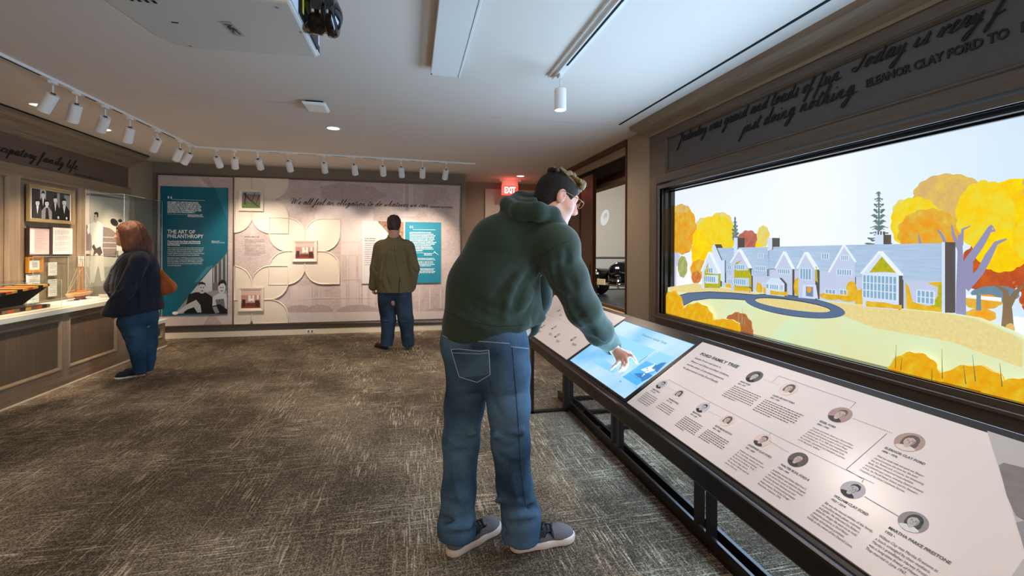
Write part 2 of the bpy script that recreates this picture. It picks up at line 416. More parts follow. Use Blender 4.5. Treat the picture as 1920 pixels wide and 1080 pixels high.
# ------------------------------------------------------------------ materials of the room
def nodes(name):
    m = bpy.data.materials.new(name); m.use_nodes = True; MATS[name] = m
    return m, m.node_tree.nodes, m.node_tree.links, m.node_tree.nodes['Principled BSDF']
def carpet_mat():
    m, N, L, b = nodes('carpet'); b.inputs['Roughness'].default_value = .95; b.inputs['Specular IOR Level'].default_value = .1
    tc = N.new('ShaderNodeTexCoord')
    def noi(sx, sy, sc, det, off=0.0):
        mp = N.new('ShaderNodeMapping'); mp.inputs['Scale'].default_value = (sx, sy, 1); mp.inputs['Location'].default_value = (off, off * .7, 0)
        L.new(tc.outputs['Object'], mp.inputs[0]); n = N.new('ShaderNodeTexNoise'); n.inputs['Scale'].default_value = sc
        n.inputs['Detail'].default_value = det; n.inputs['Roughness'].default_value = .55; L.new(mp.outputs[0], n.inputs['Vector']); return n.outputs[0]
    def ramp(src, a, bb, v0=0.0, v1=1.0):
        r = N.new('ShaderNodeMapRange'); r.inputs[1].default_value = a; r.inputs[2].default_value = bb; r.inputs[3].default_value = v0; r.inputs[4].default_value = v1
        r.interpolation_type = 'SMOOTHSTEP'; L.new(src, r.inputs[0]); return r.outputs[0]
    def mth(op, a, c):
        x = N.new('ShaderNodeMath'); x.operation = op
        for i, q in enumerate((a, c)):
            if isinstance(q, (int, float)): x.inputs[i].default_value = q
            else: L.new(q, x.inputs[i])
        return x.outputs[0]
    sx = ramp(noi(105, 5.5, 1, 4), .48, .66); sy = ramp(noi(5.5, 105, 1, 4, 7.3), .48, .66)
    ma = ramp(noi(3.4, 1.2, 1, 4, 2.1), .38, .66); mb_ = ramp(noi(1.2, 3.2, 1, 4, 5.7), .38, .66)
    big = ramp(noi(1.3, .9, 1, 4, 9.0), .36, .64)
    lines = mth('MAXIMUM', mth('MULTIPLY', sx, mth('ADD', mth('MULTIPLY', ma, .8), .2)), mth('MULTIPLY', sy, mth('ADD', mth('MULTIPLY', mb_, .8), .2)))
    gr = ramp(noi(1, 1, 150, 3, 3.3), .36, .64)
    v = mth('ADD', mth('MULTIPLY', lines, .46), mth('MULTIPLY', gr, .32)); v = mth('ADD', v, mth('MULTIPLY', big, .2))
    r = N.new('ShaderNodeValToRGB'); e = r.color_ramp.elements
    e[0].position = 0; e[0].color = srgb(56, 47, 37); e[1].position = .92; e[1].color = srgb(236, 221, 194)
    x = e.new(.3); x.color = srgb(104, 91, 75); x = e.new(.62); x.color = srgb(176, 158, 133)
    L.new(v, r.inputs[0]); L.new(r.outputs[0], b.inputs['Base Color'])
    bp = N.new('ShaderNodeBump'); bp.inputs['Strength'].default_value = .5; bp.inputs['Distance'].default_value = .004
    L.new(mth('ADD', gr, mth('MULTIPLY', lines, .5)), bp.inputs['Height']); L.new(bp.outputs[0], b.inputs['Normal'])
    return m
def wood_mat(name, c1, c2, sc=(40, 40, 2), rough=.55):
    m, N, L, b = nodes(name); b.inputs['Roughness'].default_value = rough
    tc = N.new('ShaderNodeTexCoord'); mp = N.new('ShaderNodeMapping'); mp.inputs['Scale'].default_value = sc; L.new(tc.outputs['Object'], mp.inputs[0])
    n = N.new('ShaderNodeTexNoise'); n.inputs['Scale'].default_value = 1; n.inputs['Detail'].default_value = 7; n.inputs['Roughness'].default_value = .65; L.new(mp.outputs[0], n.inputs['Vector'])
    r = N.new('ShaderNodeValToRGB'); r.color_ramp.elements[0].position = .3; r.color_ramp.elements[1].position = .72
    r.color_ramp.elements[0].color = c1; r.color_ramp.elements[1].color = c2; L.new(n.outputs[0], r.inputs[0]); L.new(r.outputs[0], b.inputs['Base Color'])
    bp = N.new('ShaderNodeBump'); bp.inputs['Strength'].default_value = .15; bp.inputs['Distance'].default_value = .003; L.new(n.outputs[0], bp.inputs['Height']); L.new(bp.outputs[0], b.inputs['Normal'])
    return m
def screen_mat(name, c, s, var=0.0, vscale=8, c2=None, hue=None):
    m = mat(name, c, rough=.5, emit=s, var=var, vscale=vscale, col2=c2); return m

M_CARPET = carpet_mat()
M_CEIL = mat('ceiling_paint', srgb(222, 211, 200), rough=.9)
M_TAUPE = mat('taupe_paint', srgb(156, 138, 117), rough=.8)
M_TAUPE2 = mat('dark_taupe_paint', srgb(128, 114, 96), rough=.8)
M_CREAM = mat('cream_paint', srgb(226, 212, 188), rough=.6)
M_OAKV = wood_mat('stained_oak_upright', srgb(132, 113, 91), srgb(162, 142, 116))
M_OAKH = wood_mat('stained_oak_lengthwise', srgb(112, 94, 75), srgb(144, 123, 99), (40, 2, 40))
M_OAKD = wood_mat('dark_stained_oak', srgb(76, 62, 51), srgb(98, 82, 67), (40, 2, 40))
M_OAKDV = wood_mat('dark_stained_oak_upright', srgb(92, 76, 62), srgb(116, 98, 80))
M_WALNUT = wood_mat('walnut', srgb(52, 28, 16), srgb(92, 52, 30), (30, 30, 2), .4)
M_LWOOD = wood_mat('light_oak_floor', srgb(170, 128, 86), srgb(204, 162, 112), (3, 30, 30), .4)
M_WHITE = mat('white_metal', srgb(232, 230, 226), rough=.45)
M_BLACK = mat('black_plastic', srgb(18, 18, 20), rough=.35)
M_SHADE = mat('black_slot', srgb(14, 13, 13), rough=.9)
M_STEEL = mat('bronze_steel', srgb(52, 46, 43), rough=.32, metal=.55)
M_SOLID = mat('pale_solid_surface', srgb(214, 220, 208), rough=.35)
M_INK = mat('black_ink', srgb(28, 26, 26), rough=.7)
M_INKG = mat('green_grey_ink', srgb(74, 92, 90), rough=.7)
M_INKL = mat('grey_ink', srgb(110, 104, 104), rough=.7)
M_INKW = mat('white_ink', srgb(240, 244, 244), rough=.6)
M_PAPER = mat('white_paper', srgb(238, 234, 230), rough=.7)
def glass_mat():
    m, N, L, b = nodes('clear_acrylic'); b.inputs['Base Color'].default_value = (1, 1, 1, 1); b.inputs['Roughness'].default_value = .02
    tr = N.new('ShaderNodeBsdfTransparent'); tr.inputs[0].default_value = (.97, .985, .98, 1); gl = N.new('ShaderNodeBsdfGlossy'); gl.inputs['Roughness'].default_value = .02
    fr = N.new('ShaderNodeFresnel'); fr.inputs[0].default_value = 1.45; mx = N.new('ShaderNodeMixShader'); N.remove(b)
    ge = N.new('ShaderNodeNewGeometry'); iv = N.new('ShaderNodeMath'); iv.operation = 'SUBTRACT'; iv.inputs[0].default_value = 1; L.new(ge.outputs['Backfacing'], iv.inputs[1]); ml = N.new('ShaderNodeMath'); ml.operation = 'MULTIPLY'; L.new(fr.outputs[0], ml.inputs[0]); L.new(iv.outputs[0], ml.inputs[1])
    L.new(ml.outputs[0], mx.inputs[0]); L.new(tr.outputs[0], mx.inputs[1]); L.new(gl.outputs[0], mx.inputs[2]); L.new(mx.outputs[0], N['Material Output'].inputs[0])
    return m
M_GLASS = glass_mat()
M_GEDGE = mat('acrylic_edge', srgb(205, 222, 216), rough=.2, alpha=.45)
# ------------------------------------------------------------------ lights of the room
# track spots washing the far wall, the cabinet side and the reader rail; downlights; the glow of the screens
LP = dict(track=[], down=[])
# ------------------------------------------------------------------ room shell
m_ = MB().box((-4.2, -3.0, -.1), (RW, 8.72, 0)); struct('floor', m_, M_CARPET)
# floor seen under the reader rail runs on below the screen wall
m_ = MB().box((-4.2, -3.0, CEIL), (RW + .3, 8.8, CEIL + .1)); struct('ceiling', m_, M_CEIL)
struct('wall_left', MB().box((-4.2, -3.0, 0), (LW, BY, CEIL)), M_TAUPE)
struct('wall_behind', MB().box((-4.2, -3.1, 0), (RW + .4, -3.0, CEIL)), M_TAUPE)
struct('wall_back', MB().box((-4.2, BY, 0), (.91, BY + .12, CEIL)), M_TAUPE2)
struct('wall_recess', MB().box((.79, BY + .12, 0), (.91, 8.72, CEIL)).box((.79, 8.72, 0), (RW + .3, 8.84, CEIL)), M_TAUPE)
struct('wall_right', MB().box((RW, 4.235, 0), (RW + .2, 4.86, CEIL)).box((RW + .22, -3.0, 0), (RW + .42, 4.235, CEIL)).box((RW, 8.3, 0), (RW + .2, 8.72, CEIL)), M_TAUPE)
struct('baseboard_back', MB().box((LW, BY - .03, 0), (.91, BY, .085)), M_CREAM)
struct('baseboard_recess', MB().box((.91, BY + .12, 0), (.925, 8.72, .085)).box((.91, 8.70, 0), (1.30, 8.72, .085)), M_CREAM)
# shadow gap lines in the ceiling
struct('trim_1', MB().box((2.06, -3.0, CEIL - .003), (2.082, 4.33, CEIL + .001)), M_SHADE)

for yy in (4.36,): struct('trim_3', MB().box((-3.5, yy, CEIL - .0006), (2.0, yy + .004, CEIL + .001)), mat('ceiling_joint', srgb(188, 178, 168), rough=.9))
# ---- opening to the next hall, in the right wall
hd = thing('door_2', (RW, 5.4, 0), None, None); hd['kind'] = 'structure'
obj('casing', MB().box((RW - .012, 4.845, 0), (RW + .2, 4.872, 2.63)).box((RW - .012, 4.872, 2.585), (RW + .06, 8.3, 2.628)), M_WALNUT, hd)
obj('header', MB().box((RW + .06, 4.872, 2.49), (RW + .2, 8.3, 2.63)), M_TAUPE, hd)
obj('door_track', MB().box((RW + .09, 4.872, 2.40), (RW + .3, 8.3, 2.492)), M_SHADE, hd)
obj('inner_trim', MB().box((RW + .3, 4.872, 2.33), (RW + .33, 8.3, 2.7)), M_WALNUT, hd)
obj('soffit', MB().box((RW + .33, 4.0, 2.28), (RW + .5, 9.5, 2.9)), M_TAUPE, hd)
for i in range(4):
    y0 = 5.93 + i * .6; mb = MB(); x0 = RW + .04 + (i % 2) * .035
    mb.box((x0, y0, 0), (x0 + .04, y0 + .595, 2.41))
    mb.box((x0 - .012, y0, 0), (x0, y0 + .09, 2.41)).box((x0 - .012, y0 + .505, 0), (x0, y0 + .595, 2.41)).box((x0 - .012, y0 + .09, 0), (x0, y0 + .505, .2)).box((x0 - .012, y0 + .09, 2.25), (x0, y0 + .505, 2.41))
    obj('door_leaf', mb, M_WALNUT, hd)
obj('pull', MB().box((RW + .02, 6.0, 1.0), (RW + .03, 6.03, 1.16)), M_BLACK, hd)
# ---- the next hall
struct('floor_2', MB().box((RW, 4.0, -.1), (4.56, 17, 0)), M_LWOOD)
struct('wall_hall', MB().box((RW, 15.0, 1.12), (12, 15.1, 3.9)), mat('hall_white_paint', srgb(190, 186, 176), rough=.8))
struct('wall_hall_low', MB().box((RW, 15.02, 0), (12, 15.1, 1.08)), mat('hall_pale_paint', srgb(186, 190, 186), rough=.8))
struct('trim_2', MB().box((RW, 14.97, 1.075), (12, 15.03, 1.125)), mat('hall_rail_paint', srgb(96, 86, 70), rough=.5))
struct('wall_hall_side', MB().box((10.5, 3.0, 0), (10.6, 15, 3.9)).box((RW + .2, 3.9, 0), (10.6, 4.0, 3.9)), mat('hall_white_paint', None))
struct('ceiling_2', MB().box((RW + .5, 3.9, 3.86), (12, 15.1, 3.95)), M_WALNUT)
M_PLAT = mat('dark_platform', srgb(44, 46, 46), rough=.25, var=.2, vscale=3)
pl = thing('display_platform', (4.6, 11, 0), 'low dark glossy platform under the black vintage car', 'platform')
obj('deck', MB().box((4.62, 8.0, 0), (9.5, 14.0, .06)), M_PLAT, pl)
obj('edge_strip', MB().box((4.56, 7.95, 0), (4.62, 14.0, .07)), mat('brown_edge', srgb(70, 52, 40), rough=.4), pl)
for i, (u, v) in enumerate(((1114, 568), (1173, 583))):
    p = onz(u, v, .02); st = thing('barrier_post', (p.x + .06, p.y, .06), ['slim black barrier post on the platform edge beside the doorway pillar', 'slim black barrier post on the platform edge in front of the car wheel'][i], 'post', 'barrier posts round the car')
    obj('rod', MB().lathe([(.014, .01), (.014, .44), (.008, .45)], (p.x + .06, p.y, .06), n=10), M_BLACK, st)
    obj('foot', MB().lathe([(.05, 0), (.05, .01), (.02, .014)], (p.x + .06, p.y, .06), n=12), M_BLACK, st)
bp_ = thing('display_bench', (5.0, 13.9, 0), 'pale topped wooden bench by the far hall wall, left of the car', 'bench')
obj('bench_top', MB().box((4.6, 14.25, .80), (5.75, 14.95, .86)), M_PAPER, bp_)
obj('bench_body', MB().box((4.65, 14.3, .5), (5.7, 14.9, .80)), mat('orange_wood', srgb(150, 92, 48), rough=.5, var=.15, vscale=5), bp_)
obj('bench_base', MB().box((4.7, 14.35, 0), (5.65, 14.85, .5)), M_BLACK, bp_)
fr = Frame((0, 14.995, 0), (1, 0, 0), (0, 0, 1))
a, b = fr.px(1134, 408); pr = Print(fr, .002, .001)
pr.ell(mat('projected_white', srgb(228, 236, 240), rough=.7), a, b, .15, .29, -.25, 28)
pr.ell(mat('projected_pale', srgb(196, 202, 200), rough=.7), a + .02, b + .04, .06, .13, -.3, 20).ell(mat('projected_white', None), a + .01, b - .03, .025, .05, -.3, 12)
o = pr.build('projected_emblem', None); tag(o, 'white oval emblem on the tall pale wall of the next hall', 'emblem')  # projected light painted as flat pale ellipses

# ------------------------------------------------------------------ vintage car (front seen through the opening)
def car():
    c = Vector((5.62, 11.9, .06))
    t = thing('vintage_car', c, 'black vintage car with chrome bumper on the dark platform in the next hall', 'car')
    f = Vector((-.86, -.51, 0)).normalized(); r = Vector((-f.y, f.x, 0)) * -1   # nose direction, and across
    def P(a, b, z): return c + f * a + r * b + Vector((0, 0, z))
    M_PB = mat('black_car_paint', srgb(12, 12, 14), rough=.08, spec=.8); M_CH = mat('chrome', srgb(215, 215, 212), rough=.08, metal=1.0)
    s = SDF((c.x - 1.6, c.y - 1.6, .1), (c.x + 4.4, c.y + 5.4, 1.5), .03)
    s.cone(P(-.2, 0, .62), P(-4.2, 0, .6), .34, .42, .05); s.cone(P(.0, 0, .7), P(-1.5, 0, .82), .22, .30, .06)
    s.cone(P(-2.0, 0, .8), P(-3.4, 0, .8), .42, .46, .1)
    for q in (-1, 1):
        s.cone(P(.05, .68 * q, .52), P(-1.2, .72 * q, .5), .26, .22, .08); s.cone(P(-3.0, .72 * q, .5), P(-4.3, .66 * q, .45), .26, .22, .08)
        s.cone(P(-1.2, .74 * q, .36), P(-3.0, .74 * q, .36), .1, .1, .06)
    for q in (-1, 1):
        for a in (-.35, -3.4): s.cone(P(a, .9 * q, .3), P(a, .62 * q, .3), .36, .36, .0, '-')
    sdf_obj('body', s, M_PB, t)
    mb = MB()
    for z in (0, .0): pass
    obj('bumper', MB().tube([P(-.05, .95, .36), P(.2, .75, .36), P(.34, .3, .36), P(.34, -.3, .36), P(.2, -.75, .36), P(-.05, -.95, .36)], .045, 10), M_CH, t, True)
    for q in (-.32, .32): obj('bumper_guard', MB().tube([P(.36, q, .24), P(.4, q, .36), P(.36, q, .52)], .03, 8), M_CH, t, True)
    obj('licence_plate', MB().box((-.01, -.13, 0), (.01, .13, .16)), mat('cream_plate', srgb(214, 202, 150), rough=.5), t)
    lp = [x for x in bpy.data.objects if x.parent == t][-1]; lp.location = P(.42, .2, .42) - c; lp.rotation_euler = (0, 0, math.atan2(f.y, f.x))
    mb = MB()
    for i in range(9): mb.tube([P(.14 - abs(i - 4) * .012, (i - 4) * .05, .42), P(.08, (i - 4) * .045, .78)], .012, 6)
    obj('grille', mb, M_CH, t, True)
    for q in (-1, 1):
        hl = obj('headlamp', MB().lathe([(.03, -.12), (.1, -.06), (.125, 0), (.12, .02)], P(.2, .62 * q, .66), f, 20), M_CH, t, True)
        obj('lens', MB().lathe([(.11, 0), (.08, .03), (.01, .045)], P(.22, .62 * q, .66), f, 20), mat('lamp_glass', srgb(200, 205, 205), rough=.05, spec=1), hl, True)
        for a in (-.35, -3.4):
            wh = obj('wheel', MB().lathe([(.2, -.09), (.32, -.09), (.35, -.05), (.35, .05), (.32, .09), (.2, .09)], P(a, .75 * q, .35), r, 28), mat('tyre_rubber', srgb(22, 22, 23), rough=.8), t, True)
            obj('hubcap', MB().lathe([(.19, 0), (.15, .04), (.02, .06)], P(a, (.75 + .08) * q, .35), r * q, 20), M_CH, wh, True)
    obj('windscreen_frame', MB().tube([P(-1.55, .6, .98), P(-1.65, .55, 1.12), P(-1.65, -.55, 1.12), P(-1.55, -.6, .98)], .015, 6), M_CH, t)
    obj('hood_ornament', MB().tube([P(.05, 0, .9), P(-.1, 0, .96), P(-.3, 0, .95)], [.01, .02, .008], 6), M_CH, t, True)
car()

# ---- recess door and EXIT sign
dr = thing('door_1', (1.7, 8.7, 0), 'pale painted panelled door in the recess under the red exit sign', 'door'); dr['kind'] = 'structure'
del dr['category']; del dr['label']
M_DOOR = mat('pale_door_paint', srgb(196, 186, 170), rough=.6)
a = ony(909, 400, 8.7).x
obj('door_frame', MB().box((a, 8.66, 0), (a + .09, 8.719, 2.52)).box((a + 1.05, 8.66, 0), (a + 1.14, 8.719, 2.52)).box((a + .09, 8.66, 2.42), (a + 1.05, 8.719, 2.52)), M_DOOR, dr)
obj('leaf', MB().box((a + .09, 8.68, 0), (a + 1.05, 8.71, 2.42)).box((a + .2, 8.672, 1.2), (a + .94, 8.68, 2.28)).box((a + .2, 8.672, .25), (a + .94, 8.68, 1.05)), M_DOOR, dr)
obj('handle', MB().tube([(a + .18, 8.66, 1.0), (a + .18, 8.62, 1.0), (a + .3, 8.62, 1.0)], .01, 8), mat('satin_nickel', srgb(150, 145, 138), rough=.3, metal=1), dr)
p = ony(956, 356, 8.2)
ex = thing('exit_sign', (p.x, 8.2, 2.56), 'glowing red EXIT sign hanging from the ceiling by the door', 'sign')
M_EXR = mat('exit_red_panel', srgb(255, 40, 34), rough=.3, emit=1.9, ecol=(1, .05, .04, 1)); M_EXW = mat('exit_letters', srgb(255, 225, 210), emit=4.0, ecol=(1, .72, .62, 1))
obj('panel', MB().box((p.x - .155, 8.195, p.z - .1), (p.x + .155, 8.215, p.z + .085)), M_EXR, ex)
obj('canopy', MB().box((p.x - .2, 8.16, CEIL - .035), (p.x + .2, 8.25, CEIL)).box((p.x - .15, 8.19, p.z + .08), (p.x + .15, 8.22, CEIL - .03)), M_WHITE, ex)
fe = Frame((p.x, 8.195, p.z), (1, 0, 0), (0, 0, 1)); fe.n = -fe.n if fe.n.y > 0 else fe.n
texts('lettering', fe, [(-.105, -.06, 'EXIT', .16, None, .21)], M_EXW, ex, .002, bold=.004)
light('exit_glow', 'POINT', (p.x, 8.1, p.z + .04), 1.5, (1, .08, .05), size=.08)

# ------------------------------------------------------------------ ceiling things
def downlight(u, v, label, on=True):
    p = onz(u, v, CEIL); t = thing('downlight', (p.x, p.y, CEIL), label, 'ceiling light', 'round recessed downlights')
    obj('ring', MB().lathe([(.062, 0), (.062, -.004), (.078, -.004), (.08, 0)], (p.x, p.y, CEIL + .0005), n=28), M_WHITE, t, True)
    obj('lens', MB().lathe([(.06, 0), (.06, -.002), (.01, -.003)], (p.x, p.y, CEIL + .0005), n=24), mat('downlight_lens' + ('' if on else '_dim'), srgb(255, 246, 230), emit=(9.0 if on else 1.2), ecol=(1, .93, .82, 1)), t)
    light('downlight_or_fill_beam', 'SPOT', (p.x, p.y, CEIL - .02), 55 if on else 20, NEUT, target=(p.x, p.y, 0), size=.05, spot=80, blend=.9)
downlight(625, 240.5, 'round recessed downlight just behind the square ceiling detector')
downlight(194, 242.5, 'bright recessed downlight over the cabinet wall between the third and fourth spotlights')
downlight(72, 197, 'dimmer recessed downlight above the cabinet wall beneath the nearest left spotlight', False)
downlight(976, 330, 'small recessed downlight in front of the exit sign')
p = onz(593, 203, CEIL - .04)
t = thing('ceiling_detector', (p.x, p.y, CEIL), 'square white detector box on the ceiling near the middle of the room', 'detector')
mb = MB().hexa([(p.x - .085, p.y - .11, CEIL - .045), (p.x + .085, p.y - .11, CEIL - .045), (p.x + .085, p.y + .11, CEIL - .045), (p.x - .085, p.y + .11, CEIL - .045), (p.x - .1, p.y - .125, CEIL - .02), (p.x + .1, p.y - .125, CEIL - .02), (p.x + .1, p.y + .125, CEIL - .02), (p.x - .1, p.y + .125, CEIL - .02)])
obj('cover', mb, M_WHITE, t, bevel=.006)
obj('mounting_plate', MB().box((p.x - .07, p.y - .09, CEIL - .022), (p.x + .07, p.y + .09, CEIL)), M_BLACK, t)
# long white case on the ceiling (roll-down screen housing)
t = thing('screen_housing', (.22, 2.2, CEIL), 'long white rectangular housing fixed to the ceiling beside the projector', 'housing')
obj('case', MB().box((.13, .2, CEIL - .06), (.338, 3.26, CEIL - .03)), M_WHITE, t, bevel=.003)
obj('spine', MB().box((.2, .22, CEIL - .03), (.30, 3.2, CEIL)), M_WHITE, t)
obj('seam', MB().box((.3205, .2, CEIL - .0612), (.3225, 3.255, CEIL - .0598)), M_SHADE, t)
obj('end_screw', MB().lathe([(.006, 0), (.006, .004)], (.135, 3.235, CEIL - .064), n=8), M_BLACK, t)

# spotlight prototype in local coordinates: origin at track, cylinder hangs
M_LENS = mat('spot_lens', srgb(255, 244, 225), emit=6.0, ecol=(1, .92, .8, 1))
def spotlight(loc, aim, label, group, power, spot=50, color=WARM, lit=True, proto={}):
    t = thing('spotlight', loc, label, 'spotlight', group)
    d = (Vector(aim) - Vector(loc)).normalized(); piv = Vector((0, 0, -.10))
    obj('adapter', MB().box((-.014, -.03, -.02), (.014, .03, 0)), M_WHITE, t, local=True)
    obj('stem', MB().tube([(0, 0, -.028), (0, 0, -.10)], .006, 8), M_WHITE, t, local=True, smooth=True)
    c0 = piv - d * .0
    side = d.cross(Vector((0, 0, 1))).normalized() if abs(d.z) < .99 else Vector((1, 0, 0))
    obj('yoke', MB().tube([piv + side * .012, piv - side * .012], .013, 10), mat('dark_joint', srgb(90, 84, 76), rough=.4, metal=.6), t, local=True, smooth=True)
    hd_ = obj('head', MB().lathe([(.01, -.012), (.040, -.01), (.042, 0), (.042, .14), (.039, .14), (.036, .12)], c0 + d * .01, d, 24), M_WHITE, t, local=True)
    ft = [c0 + d * .135]
    obj('lens', MB().lathe([(.036, .0), (.036, .003)], c0 + d * .133, d, 18), M_LENS if lit else M_BLACK, hd_, local=True)
    for q in [x for x in bpy.data.objects if x.parent == t or x.parent == hd_]:
        WP[q.name] = Vector(loc)
    p = Vector(loc) + c0 + d * .165
    if power: light('spot_beam', 'SPOT', p, power, color, target=Vector(p) + d, size=.035, spot=spot, blend=.75)
    return t
def track(name, segs, label, slots):
    t = thing(name, segs[0], label, 'light track')
    mb = MB()
    for a, b in zip(segs[:-1], segs[1:]):
        a, b = Vector(a), Vector(b); d = (b - a).normalized(); n = Vector((-d.y, d.x, 0)) * .018
        mb.hexa([a - n - Vector((0, 0, .02)), b - n - Vector((0, 0, .02)), b + n - Vector((0, 0, .02)), a + n - Vector((0, 0, .02)), a - n, b - n, b + n, a + n])
    obj('rail', mb, M_WHITE, t)
    mb = MB()
    for a, b in slots:
        a, b = Vector(a), Vector(b); d = (b - a).normalized(); n = Vector((-d.y, d.x, 0)) * .0075; z = Vector((0, 0, .0212)); z2 = Vector((0, 0, .019))
        mb.hexa([a - n - z, b - n - z, b + n - z, a + n - z, a - n - z2, b - n - z2, b + n - z2, a + n - z2])
    obj('slot', mb, M_SHADE, t); return t
TX, TY = -2.66, 6.50
segs = [(TX, 1.0, CEIL), (TX, TY, CEIL), (.93, TY + .27, CEIL)]
lx = [(92, 152), (139, 173), (188, 198), (237, 220), (287, 244), (338, 272), (364, 284)]
ly = [onz(u, v, CEIL - .02).y for u, v in lx]; ly[-1] = 6.36; ly[-2] = 6.12
bx = [ony(u, 300, 6.6).x for u in (411, 443, 486, 541, 607, 663, 717, 752, 793, 838)]
def yb(x): return TY + .27 * (x - TX) / (.93 - TX)
sl = []
prev = 1.0
for y in ly: sl.append(((TX, prev + .1, CEIL), (TX, y - .12, CEIL))) if y - prev > .35 else None; prev = y
prev = TX
for x in bx: sl.append(((prev + .12, yb(prev + .12), CEIL), (x - .1, yb(x - .1), CEIL))) if x - prev > .3 else None; prev = x
track('light_track', segs, 'white ceiling light track turning the corner along left and far walls', sl)
ords = ['nearest', 'second', 'third', 'fourth', 'fifth', 'sixth', 'seventh']
aim_l = [(-3.7, 4.5, 1.0), (-3.5, 5.1, .9), (-3.6, 5.6, 1.3), (-3.5, 6.0, .7), (-3.7, 6.6, 1.3), (-3.7, 7.0, .9), (-3.7, 6.9, 1.2)]
for i, y in enumerate(ly):
    spotlight((TX, y, CEIL - .02), aim_l[i], 'white cylinder spotlight, %s from the camera on the left track' % ords[i], 'spotlights along the cabinet side', 115, 48)
ob = ['first', 'second', 'third', 'fourth', 'fifth', 'sixth', 'seventh', 'eighth', 'ninth', 'tenth']
bdx = [.0, -.18, .02, .08, -.02, .08, .04, .08, .0, -.12]
for i, x in enumerate(bx):
    spotlight((x, yb(x), CEIL - .02), (x + bdx[i] * 1.5, BY, 1.15 if i % 2 else 1.45), 'white cylinder spotlight, %s from the left on the far wall track' % ob[i], 'spotlights along the far wall', 58, 60, (1, .86, .72))
t = track('light_track', [(1.02, .4, CEIL - .02), (1.02, 3.2, CEIL - .02)], 'white surface light track above the reader rail carrying one spotlight', [((1.02, .5, CEIL - .02), (1.02, 2.93, CEIL - .02))])
obj('mounting_strip', MB().box((.975, .4, CEIL - .02), (1.065, 3.22, CEIL)), M_WHITE, t)
spotlight((1.03, 3.1, CEIL - .04), (1.06, 3.1, 0), 'single white spotlight hanging at the end of the right track', 'spotlight over the reader rail', 45, 60, NEUT)
for y, q in ((2.3, (1.25, 1.3, .8)), (1.4, (1.2, 2.2, .7)), (.9, (1.25, .9, .8))):
    light('rail_beam', 'SPOT', (1.02, y, CEIL - .12), 36, (1, .88, .80), target=q, size=.04, spot=62, blend=.8)
# added fill lights without fixtures: recess, right pier, ceiling; then general room beams
light('downlight_or_fill_beam', 'SPOT', (1.7, 7.3, CEIL - .02), 90, NEUT, target=(1.7, 8.2, 0), size=.06, spot=140, blend=.9)  # added to brighten the recess door, no downlight here
light('downlight_or_fill_beam', 'SPOT', (1.35, 5.2, CEIL - .02), 85, NEUT, target=(1.7, 5.0, 0), size=.06, spot=150, blend=.9)  # added to brighten the right pier wall, no downlight here
light('ceiling_bounce_fill', 'AREA', (-1.2, -2.2, 1.9), 60, NEUT, target=(-.8, 3.5, 2.64), size=3.0, size_y=1.2)  # unseen area light added to imitate warm bounce on the ceiling
for x, y in ((-2.2, 2.6), (-.6, 3.6), (.3, 4.4), (-2.0, .5), (0, -.8), (-.9, 6.1), (1.6, 6.5)):
    light('downlight_or_fill_beam', 'SPOT', (x, y, CEIL - .01), 40, NEUT, target=(x, y, 0), size=.06, spot=100, blend=.9)  # room beams with no fixture modelled
light('hall_lamp', 'AREA', (5.6, 10.5, 3.7), 520, (1, .95, .88), target=(6, 12.5, 0), size=2.5)

